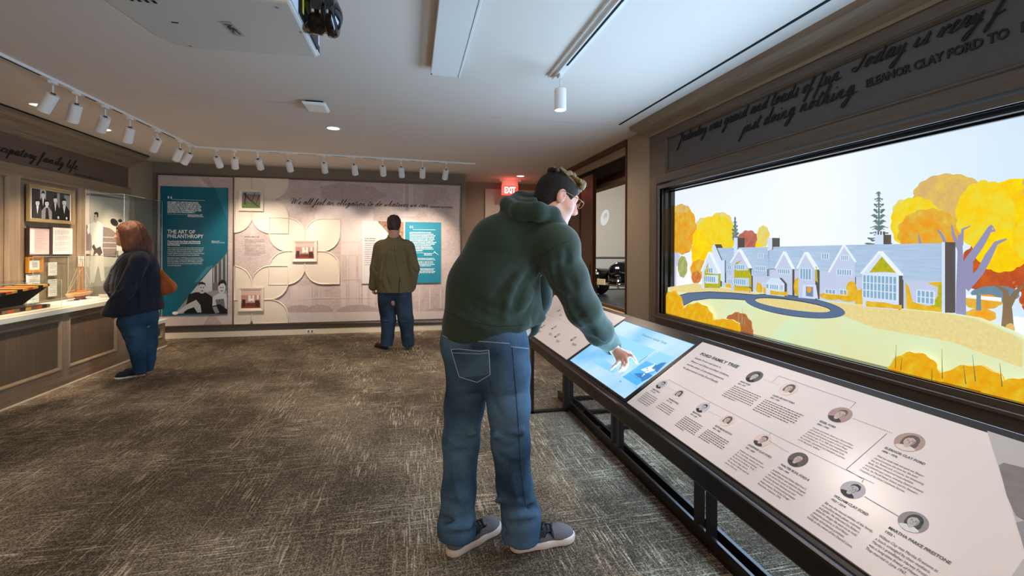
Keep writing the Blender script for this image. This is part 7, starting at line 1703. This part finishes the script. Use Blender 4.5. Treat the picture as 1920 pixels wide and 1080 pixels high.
    folds(s, [((1004, 500), (960, 592), .018, -1), ((1012, 520), (985, 600), .016, -1), ((990, 520), (930, 600), .014, -1), ((975, 505), (925, 560), .012, -1), ((1000, 545), (975, 612), .016, 1), ((985, 500), (945, 585), .014, 1), ((870, 560), (940, 600), .010, -1), ((850, 585), (930, 622), .010, 1), ((860, 540), (950, 585), .009, -1), ((960, 600), (1000, 580), .014, -1), ((968, 616), (1000, 598), .012, 1), ((900, 470), (970, 470), .008, -1), ((1062, 470), (1080, 545), .012, -1), ((1070, 560), (1110, 620), .013, -1), ((1058, 560), (1090, 612), .012, 1), ((1092, 590), (1128, 634), .012, -1), ((1040, 500), (1058, 570), .014, -1), ((1116, 622), (1140, 640), .012, 1), ((1110, 632), (1136, 650), .010, -1), ((1030, 470), (1045, 540), .012, 1), ((985, 640), (955, 580), .010, -1)], .022)
    # pulled folds from the armpit and across the back
    for (a_, b_, r_) in (((1000, 500, 2.03), (955, 590, 1.96), .010), ((1018, 520, 2.06), (975, 610, 2.0), .010), ((1030, 540, 2.08), (1000, 600, 2.08), .010), ((985, 470, 2.02), (930, 540, 1.96), .008), ((960, 610, 1.96), (1000, 575, 2.04), .012), ((945, 622, 1.95), (985, 600, 1.98), .008)):
        s.cone(A(*a_), A(*b_), r_, r_ * .7, .03, '-')
    for (a_, b_, r_) in (((1062, 500, 2.08), (1088, 560, 2.16), .012), ((1100, 590, 2.2), (1140, 632, 2.36), .010), ((1080, 575, 2.2), (1120, 630, 2.36), .012)): s.cone(A(*a_), A(*b_), r_, r_, .025)
    s.cone(hc, hc + V3(.0, .0, .1), .1, .1, .01, '-')
    s.cone(sp(1149, 652, .075), sp(1158, 664, .06), .036, .036, .004, '-')
    ho = sdf_obj('sweatshirt', s, M_HOOD, root, smooth_it=2); bv = bvh_of(ho)
    M_SEAM = mat('seam_green', srgb(30, 46, 38), rough=.9)
    for pts in ([(1066, 452), (1040, 462), (1015, 480), (1005, 520)],): obj('sleeve_seam', seam(bv, pts, .0022, .0), M_SEAM, ho)
    obj('hem_seam', seam(bv, [(824, 578), (870, 600), (930, 612), (985, 610)], .002, .0), M_SEAM, ho)
    # jeans
    j = SDF((-.1, 1.65, .0), (.95, 2.6, 1.1), .0085)
    j.cone(A(884, 645, 2.19), A(938, 648, 2.10), .145, .132, .05); j.cone(A(885, 692, 2.16), A(944, 692, 2.08), .108, .114, .05)
    j.cone(A(906, 600, 2.16), A(908, 640, 2.14), .182, .182, .04, flat=V3(.35, 1, 0), ff=.8)
    j.path([A(948, 700, 2.08), A(953, 760, 2.06), A(957, 830, 2.06), A(964, 910, 2.06), A(977, 968, 2.055), A(972, 1060, 2.05)], [.112, .094, .082, .077, .084, .092], .03)
    j.path([A(879, 700, 2.16), A(871, 760, 2.16), A(864, 830, 2.12), A(860, 920, 2.08), A(857, 985, 2.04), A(854, 1075, 2.03)], [.106, .090, .080, .077, .082, .092], .03)
    j.cone(A(905, 760, 2.05), A(925, 792, 2.10), .02, .03, .03, '-')
    for u, v, d, r_ in ((930, 985, 2.02, .014), (1000, 950, 2.02, .012), (840, 975, 2.0, .012), (880, 985, 2.02, .012), (935, 850, 1.99, .01), (845, 840, 2.08, .01)):
        j.cone(A(u - 22, v - 4, d), A(u + 22, v + 8, d), r_, r_, .02, '-' if v > 900 else '-')
    for u, v, d in ((975, 965, 2.01), (858, 990, 1.99), (958, 935, 2.0), (860, 950, 2.03), (868, 815, 2.06), (955, 812, 1.98)): j.cone(A(u - 26, v + 4, d), A(u + 24, v - 4, d), .014, .010, .02)
    j.disp(wrinkle(8, .007, (12, 12, 20)))
    folds(j, [((838, 812), (888, 826), .010, -1), ((842, 828), (884, 838), .010, 1), ((842, 850), (880, 842), .008, -1), ((932, 812), (985, 824), .010, -1), ((930, 838), (975, 832), .008, -1), ((935, 850), (980, 858), .008, 1), ((900, 740), (850, 752), .010, -1), ((930, 745), (985, 735), .008, -1), ((895, 790), (860, 775), .008, -1), ((835, 975), (885, 968), .012, -1), ((832, 990), (880, 985), .013, 1), ((838, 1002), (886, 998), .010, -1), ((945, 955), (1005, 950), .012, -1), ((940, 968), (1008, 965), .013, 1), ((950, 982), (1005, 976), .010, -1), ((940, 925), (990, 935), .009, -1), ((838, 940), (885, 948), .009, -1), ((912, 700), (940, 780), .008, -1), ((850, 880), (870, 950), .007, 1), ((960, 870), (972, 940), .007, 1)], .016)
    a1_, a2_ = A(975, 1003, 2.10), A(857, 1014, 2.08)
    zmid = 0
    j.plane(V3(.15, 0, .088), V3(-.07, 0, -1))
    je = sdf_obj('jeans', j, M_JEAN, root, smooth_it=2); bj = bvh_of(je)
    pk = obj('back_pocket', patch(bj, [(847, 655), (917, 656), (920, 702), (862, 708)], 14, 10, .0035), M_JEAN, je, True)
    obj('pocket_stitch', seam(bj, [(847, 655), (862, 654), (900, 658), (917, 656), (920, 702), (896, 716), (862, 706), (847, 655)], .0016, .0045), M_THR, je)
    obj('pocket_stitch', seam(bj, [(849, 661), (900, 663), (917, 661)], .0012, .0045), M_THR, je)
    obj('side_seam', seam(bj, [(960, 650), (966, 720), (972, 800), (976, 880), (985, 950)], .0016, .0008), M_THRD, je)
    obj('hip_pocket_stitch', seam(bj, [(958, 650), (975, 652), (995, 654)], .0014, .001), M_THR, je)
    obj('waist_seam', seam(bj, [(826, 628), (850, 637), (900, 640), (955, 644)], .0016, .0008), M_THR, je)
    # shoes
    M_UP = mat('grey_knit', srgb(108, 104, 108), rough=.9, var=.25, vscale=260, bump=.3, bscale=260); M_SO = mat('blush_rubber', srgb(222, 204, 192), rough=.6)
    for hh, tt, lab in ((onz(955, 1033, 0), onz(1054, 1013, 0), 'grey knit trainer with black laces, right foot'), (onz(838, 1046, 0), onz(918, 998, 0), 'grey knit trainer with black laces, left foot')):
        up, Ps = shoe(root, hh, tt, .315, .058, .10, M_UP, M_SO, sole_t=.036)
        bs = bvh_of(up)
        z_ = V3(0, 0, 1)
        def onup(a, b_, r_=.004):
            o_ = Vector(Ps(a, b_, .3)); h_ = bs.ray_cast(o_, Vector((0, 0, -1))); return (h_[0] + h_[1] * r_) if h_[0] is not None else Vector(Ps(a, b_, .08))
        mb = MB(); fs_ = []
        gr = {}; vs = []
        for i in range(7):
            for k_ in range(9):
                p_ = onup(.34 + .30 * i / 6, -.72 + 1.44 * k_ / 8, .0028); gr[i, k_] = len(vs); vs.append(p_)
        for i in range(6):
            for k_ in range(8): fs_.append((gr[i, k_], gr[i + 1, k_], gr[i + 1, k_ + 1], gr[i, k_ + 1]))
        obj('midfoot_band', mb.add(vs, fs_), mat('black_mesh', srgb(24, 24, 27), rough=.8), up, True)
        mb = MB()
        for i in range(4):
            a = .40 + i * .07; mb.tube([onup(a, -.42, .005), onup(a + .03, 0, .007), onup(a, .42, .005)], .0026, 5); mb.tube([onup(a, -.42, .005), onup(a + .05, 0, .008), onup(a + .07, .42, .005)], .0026, 5)
        obj('laces', mb, M_BLACK, up, True)
        q = [hit(bs, *p_) for p_ in ()]
        # curved white mark on the outer side
        side = -1
        mb = MB(); L1 = []
        for i in range(9):
            t_ = i / 8; a = .18 + .22 * t_; zz = .050 + .022 * (t_ ** 2) * 1.6 - .012 * t_; o_ = Vector(Ps(a, -1.6, zz)); h_ = bs.ray_cast(o_, Vector(Ps(0, 1, 0) - Ps(0, 0, 0)).normalized())
            if h_[0] is not None: L1.append(h_[0] + Vector(Ps(0, -1, 0) - Ps(0, 0, 0)).normalized() * .0015)
        if len(L1) > 2: obj('side_mark', mb.tube(L1, [.008 * (1 - abs(2 * i / (len(L1) - 1) - .8) * .7) for i in range(len(L1))], 6), mat('cream_mark', srgb(226, 210, 196), rough=.5), up, True)
man_rail()

# ---------------- the woman at the cabinet
def woman():
    d0 = 4.80; A = lambda u, v, d=0: np.array(at(u, v, d0 + d))
    root = thing('person', onz(255, 708, 0), 'woman with auburn hair in a navy jacket and jeans looking at the cabinet display', 'person')
    hc = A(239, 441); hf = V3(-.976, -.17, .06); hu = V3(.03, 0, 1)
    b = SDF((-3.3, 5.0, 0), (-2.2, 6.0, 1.75), .008)
    P = head(b, hc, hf, hu, .96, neck=A(252, 478), nr=.05)
    b.cone(A(256, 482), A(260, 572), .11, .11, .03); b.cone(A(262, 487, -.17), A(262, 487, .17), .05, .05, .03); b.cone(A(256, 600, -.06), A(270, 600, .07), .10, .10, .04); b.cone(A(260, 572), A(262, 600), .11, .10, .04); b.path([A(262, 488, -.17), A(234, 542, -.24), A(212, 582, -.16)], [.05, .042, .03], .02)
    b.path([A(262, 488, .17), A(250, 545, .22), A(232, 590, .16)], [.05, .042, .03], .02)
    hand_curl(b, A(211, 583, -.16), A(203, 600, -.14) - A(211, 583, -.16), V3(.6, .6, 0), V3(-1, .2, 0), .85, .7)
    hand_curl(b, A(232, 590, .16), V3(-.3, 0, -1), V3(.4, -.8, 0), V3(-1, 0, 0), .85, .7)
    for l_ in (([A(248, 610, -.08), A(255, 645, -.05), A(263, 700, -.04)]), ([A(276, 610, .08), A(279, 645, .08), A(277, 695, .08)])): b.path(l_, [.085, .055, .036], .03)
    sdf_obj('body', b, M_SKIN2, root, smooth_it=1); eyes(P, root)
    # hair
    h = SDF(hc - .32, hc + .36, .007); f = hf / np.linalg.norm(hf); u = hu - f * (hu @ f); u /= np.linalg.norm(u); l = np.cross(u, f); R = np.array([f, l, u])
    h.ell(P(-.022, 0, .042), (.118, .1, .105), R, .02); h.cone(P(-.06, 0, .03), P(-.11, 0, -.13), .115, .13, .05, flat=f, ff=.85); h.cone(P(-.11, .0, -.12), P(-.13, -.02, -.185), .125, .105, .05, flat=f, ff=.9)
    for s_ in (-1, 1): h.cone(P(-.02, .07 * s_, .03), P(-.035, .095 * s_, -.15), .055, .05, .04)
    h.cone(P(.115, 0, -.04), P(.07, 0, -.1), .075, .07, .02, '-'); h.ell(P(.118, 0, -.03), (.098, .14, .105), R, .01, '-'); h.plane(P(.078, 0, .06), f * .9 - u * .35)
    rd = np.random.RandomState(2); lv = l
    def strands(X, Y, Z):
        a = (X - hc[0]) * lv[0] + (Y - hc[1]) * lv[1]; c = (X - hc[0]) * f[0] + (Y - hc[1]) * f[1]
        return .0028 * np.sin(120 * a + 80 * c + 1.6 * np.sin(7 * Z)) + .0018 * np.sin(210 * c - 90 * a + 1.5 * np.sin(9 * Z)) + 0 * Z
    h.disp(strands)
    sdf_obj('hair', h, mat('auburn_hair', srgb(82, 44, 24), rough=.5, var=.35, vscale=14, vmap=(3, 3, .4), bump=.5, bscale=90), root, smooth_it=0)
    # jacket
    s = SDF((-3.35, 5.0, .62), (-2.25, 6.1, 1.5), .009); fl = V3(.3, 1, 0)
    s.cone(A(257, 500), A(257, 535), .180, .205, .04, flat=fl, ff=1.0); s.cone(A(257, 535), A(265, 590), .205, .205, .04, flat=fl, ff=1.0); s.cone(A(262, 486, -.13), A(262, 486, .13), .082, .082, .05)
    s.cone(A(228, 512, -.02), A(215, 535, -.02), .10, .085, .06); s.cone(A(222, 540, 0), A(238, 582, 0), .09, .10, .06)
    s.disp(wrinkle(5, .009, (12, 12, 16))); s.plane(A(265, 588), V3(.22, 0, -1))
    s.path([A(261, 492, -.17), A(237, 543, -.24), A(210, 583, -.18), A(204, 594, -.17)], [.084, .078, .072, .07], .022); s.path([A(262, 492, .17), A(250, 543, .22), A(232, 583, .18)], [.084, .078, .07], .03); s.plane(A(205, 592, -.17), V3(-.25, 0, -1))
    s.cone(A(243, 476, -.05), A(224, 500, -.04), .035, .03, .02); s.cone(A(256, 470), A(262, 478), .075, .09, .03)
    folds(s, [((245, 500), (216, 570), .014, -1), ((232, 530), (205, 585), .012, -1), ((225, 545), (196, 575), .012, 1), ((275, 500), (282, 575), .014, -1), ((262, 520), (258, 585), .014, -1), ((290, 510), (294, 575), .012, -1), ((268, 560), (300, 555), .010, -1), ((270, 500), (266, 585), .010, 1), ((222, 500), (212, 545), .010, -1), ((240, 495), (250, 540), .012, -1)], .02)
    s.cone(P(-.02, 0, -.05), A(250, 474), .06, .062, .01, '-')
    M_NAVY = mat('navy_wool', srgb(24, 30, 46), rough=.9, var=.15, vscale=200, bump=.3, bscale=8, sheen=.1)
    ja = sdf_obj('jacket', s, M_NAVY, root, smooth_it=2); bv = bvh_of(ja)
    for v in (513, 532, 548):
        q = hit(bv, 207, v, .004)
        if q is not None: obj('button', MB().lathe([(.011, -.003), (.011, .003), (.008, .004)], q, ray(203, v) * -1, 10), mat('dark_button', srgb(86, 84, 92), rough=.3), ja, True)
    obj('lapel_edge', seam(bv, [(236, 478), (220, 492), (208, 508), (204, 530), (203, 555)], .0035, .001), M_NAVY, ja)
    obj('back_seam', seam(bv, [(280, 482), (286, 530), (284, 580)], .0025, .0), M_NAVY, ja)
    j = SDF((-3.2, 5.0, 0), (-2.35, 6.0, .95), .009)
    j.cone(A(257, 592, -.06), A(268, 592, .07), .14, .14, .05)
    j.path([A(247, 604, -.08), A(252, 625, -.07), A(256, 645, -.05), A(260, 672, -.045), A(263, 697, -.04)], [.122, .096, .080, .062, .055], .02)
    j.path([A(272, 604, .08), A(277, 625, .08), A(280, 645, .08), A(280, 672, .08), A(277, 692, .08)], [.112, .09, .074, .057, .05], .02)
    for v in (632, 637, 642, 652, 690): j.cone(A(238, v, -.15), A(262, v + 3, -.15), .008, .008, .012, '-')
    j.disp(wrinkle(11, .006, (14, 14, 24))); j.plane(A(263, 699.5), V3(0, 0, -1)); sdf_obj('jeans', j, M_JEAN2, root, smooth_it=2)
    M_UP = mat('navy_suede', srgb(34, 38, 50), rough=.85); M_SO = mat('white_sole', srgb(224, 218, 208), rough=.6)
    for hh, tt in ((onz(274, 704, 0), onz(222, 711, 0)), (onz(286, 698, 0), onz(240, 703, 0))): shoe(root, hh, tt, .25, .045, .085, M_UP, M_SO, sole_t=.022, slip=True)
    # shoulder bag
    bt = thing('handbag', A(310, 552, .12), 'tan brown leather shoulder bag hanging at the woman\u2019s back', 'bag')
    s = SDF(A(280, 575, .0) - V3(0, .3, 0), A(345, 470, .2) + V3(.1, .3, .1), .006) if False else None
    c1 = A(311, 530, .10); lo = c1 - .3; s = SDF(lo, c1 + .3, .006)
    nrm = V3(.3, .95, 0)
    s.cone(A(300, 512, .10), A(306, 538, .10), .035, .09, .02, flat=nrm, ff=.5); s.cone(A(306, 536, .10), A(322, 539, .10), .085, .055, .02, flat=nrm, ff=.5); s.cone(A(301, 510, .1), A(322, 536, .1), .03, .05, .02, flat=nrm, ff=.6)
    s.disp(wrinkle(4, .006, (16, 16, 20)))
    bg = sdf_obj('bag_body', s, mat('tan_leather', srgb(176, 94, 44), rough=.45, var=.12, vscale=12, bump=.2, bscale=40), bt, smooth_it=2)
    M_LT = MATS['tan_leather']
    obj('strap', MB().tube([A(299, 506, .10), A(296, 494, .08), A(290, 484, .06), A(282, 478, .02)], .010, 6), mat('dark_strap', srgb(70, 44, 34), rough=.5), bt, True)
    obj('buckle', MB().tube([A(299, 506, .09) + V3(.012 * math.cos(t), 0, .018 * math.sin(t)) for t in np.linspace(0, 2 * math.pi, 12)[:-1]], .0035, 6, closed=True), mat('steel_ring', srgb(190, 188, 184), rough=.25, metal=1), bt, True)
woman()

# ---------------- the man before the mural
def man_back():
    d0 = 6.22; A = lambda u, v, d=0: np.array(at(u, v, d0 + d))
    root = thing('person', onz(742, 652, 0), 'man in an olive tweed jacket and jeans seen from behind facing the far wall', 'person')
    hc = A(739, 421); hf = V3(.12, .98, -.12); hu = V3(0, .1, 1)
    b = SDF((-.8, 5.8, 0), (.5, 6.9, 1.85), .009)
    P = head(b, hc, hf, hu, 1.06, neck=A(739, 452), nr=.066)
    b.cone(A(739, 465), A(739, 540), .12, .11, .03); b.cone(A(713, 467), A(766, 467), .06, .06, .03); b.cone(A(730, 562), A(752, 562), .10, .10, .04); b.cone(A(739, 535), A(741, 560), .11, .10, .04); b.path([A(712, 468), A(704, 508), A(700, 538)], [.055, .045, .03], .02); b.path([A(767, 468), A(776, 508), A(771, 540, .05)], [.055, .045, .03], .02)
    hand_curl(b, A(700, 537), V3(.0, .1, -1), V3(.9, .3, 0), V3(.2, 1, 0), .98, .75); hand_curl(b, A(771, 540, .06), V3(-.1, .3, -1), V3(-.9, .2, 0), V3(-.2, 1, 0), .98, .7)
    for l_ in (([A(727, 560), A(727, 600), A(724, 645)]), ([A(755, 560), A(762, 600), A(766, 645)])): b.path(l_, [.09, .06, .045], .03)
    sdf_obj('body', b, M_SKIN2, root, smooth_it=1); eyes(P, root)
    h = SDF(hc - .16, hc + .17, .006); f = hf / np.linalg.norm(hf); u = hu - f * (hu @ f); u /= np.linalg.norm(u); l = np.cross(u, f); R = np.array([f, l, u])
    h.ell(P(-.018, 0, .030), (.112, .096, .100), R, .01); h.ell(P(-.055, 0, -.04), (.062, .082, .075), R, .03); h.plane(P(.06, 0, .03), f * .9 - u * .4)
    for s_ in (-1, 1): h.ell(P(.03, .082 * s_, -.03), (.05, .025, .05), R, .008, '-')
    h.disp(lambda X, Y, Z: .0025 * np.sin(140 * X + 30 * Z) + 0 * Y); h.plane(P(-.1, 0, -.085), -u)
    sdf_obj('hair', h, mat('dark_brown_hair', srgb(58, 38, 30), rough=.5, bump=.6, bscale=90), root, smooth_it=0)
    s = SDF((-.75, 5.85, .72), (.45, 6.75, 1.55), .009); fl = V3(.05, 1, 0)
    s.cone(A(738, 482), A(738, 518), .225, .228, .06, flat=fl, ff=.68); s.cone(A(738, 518), A(740, 548), .228, .235, .05, flat=fl, ff=.68); s.cone(A(718, 461), A(760, 461), .088, .088, .06); s.cone(A(739, 439), A(739, 466), .078, .14, .05, flat=fl, ff=.9)
    s.path([A(712, 464), A(705, 503), A(700, 537)], [.086, .074, .062], .03); s.path([A(766, 464), A(776, 503), A(771, 538, .04)], [.086, .074, .060], .03)
    s.disp(wrinkle(21, .008, (12, 12, 16)))
    folds(s, [((716, 480), (708, 530), .016, -1), ((724, 478), (716, 500), .014, -1), ((762, 480), (768, 540), .016, -1), ((752, 482), (760, 500), .012, -1), ((722, 500), (735, 545), .010, -1), ((730, 470), (748, 472), .010, -1), ((752, 510), (760, 545), .012, 1), ((718, 520), (726, 545), .012, 1), ((700, 500), (708, 512), .010, -1), ((772, 500), (780, 512), .010, -1)], .022)
    for a_, b_ in (((722, 478, -.16), (714, 520, -.16)), ((760, 478, -.16), (765, 525, -.16)), ((750, 515, -.18), (742, 546, -.18))): s.cone(A(*a_), A(*b_), .014, .010, .03, '-')
    s.plane(A(738, 548.5), V3(0, 0, -1)) if False else None
    ax = s; zc = A(738, 548)[2]
    s.plane((0, 0, zc - .0), V3(0, 0, -1)); 
    m, N, L, b_ = nodes('olive_tweed'); b_.inputs['Roughness'].default_value = .95
    tc = N.new('ShaderNodeTexCoord'); wv = [N.new('ShaderNodeTexWave'), N.new('ShaderNodeTexWave')]
    for i, q in enumerate(wv): q.bands_direction = 'XZ'[i]; q.inputs['Scale'].default_value = 9; q.inputs['Distortion'].default_value = .8; L.new(tc.outputs['Object'], q.inputs['Vector'])
    mx = N.new('ShaderNodeMath'); mx.operation = 'MAXIMUM'; L.new(wv[0].outputs['Fac'], mx.inputs[0]); L.new(wv[1].outputs['Fac'], mx.inputs[1]); r = N.new('ShaderNodeValToRGB'); r.color_ramp.elements[0].color = srgb(102, 90, 58); r.color_ramp.elements[1].color = srgb(114, 102, 68); r.color_ramp.elements[0].position = .9
    L.new(mx.outputs[0], r.inputs[0]); L.new(r.outputs[0], b_.inputs['Base Color'])
    ja = sdf_obj('jacket', s, m, root, smooth_it=2); bv = bvh_of(ja); M_D = mat('tweed_edge', srgb(40, 36, 22), rough=.9)
    obj('vent', seam(bv, [(750, 522), (748, 534), (748, 547)], .006, .0), M_D, ja); obj('centre_seam', seam(bv, [(740, 460), (742, 490), (749, 521)], .0025, -.0005), M_D, ja); obj('collar', seam(bv, [(727, 442), (731, 439), (739, 437), (747, 439), (751, 442)], .012, -.004, 6), m, ja, True)
    j = SDF((-.7, 5.85, 0), (.35, 6.75, .95), .009)
    j.cone(A(728, 552), A(752, 552), .145, .145, .04, flat=fl, ff=.85)
    j.path([A(726, 565), A(728, 600), A(727, 630), A(724, 652)], [.125, .098, .085, .085], .03); j.path([A(755, 565), A(761, 600), A(764, 630), A(766, 650)], [.125, .098, .085, .083], .03)
    for v in (596, 600, 606, 640): j.cone(A(716, v, -.1), A(736, v - 2, -.1), .009, .006, .014, '-'); j.cone(A(752, v + 2, -.1), A(772, v, -.1), .009, .006, .014, '-')
    j.disp(wrinkle(31, .007, (14, 14, 24))); j.plane((0, 0, .045), V3(0, 0, -1)); j.cone(A(741, 566, -.15), A(741, 580, -.1), .006, .01, .03, '-')
    sdf_obj('jeans', j, M_JEAN3, root, smooth_it=2)
    M_UP = mat('brown_leather', srgb(62, 36, 24), rough=.4); M_SO = mat('dark_sole', srgb(30, 22, 18), rough=.6)
    for hh, tt in ((onz(727, 655, 0), onz(704, 649, 0)), (onz(768, 652, 0), onz(764, 638, 0))): shoe(root, hh, tt, .29, .05, .095, M_UP, M_SO, sole_t=.024)
man_back()
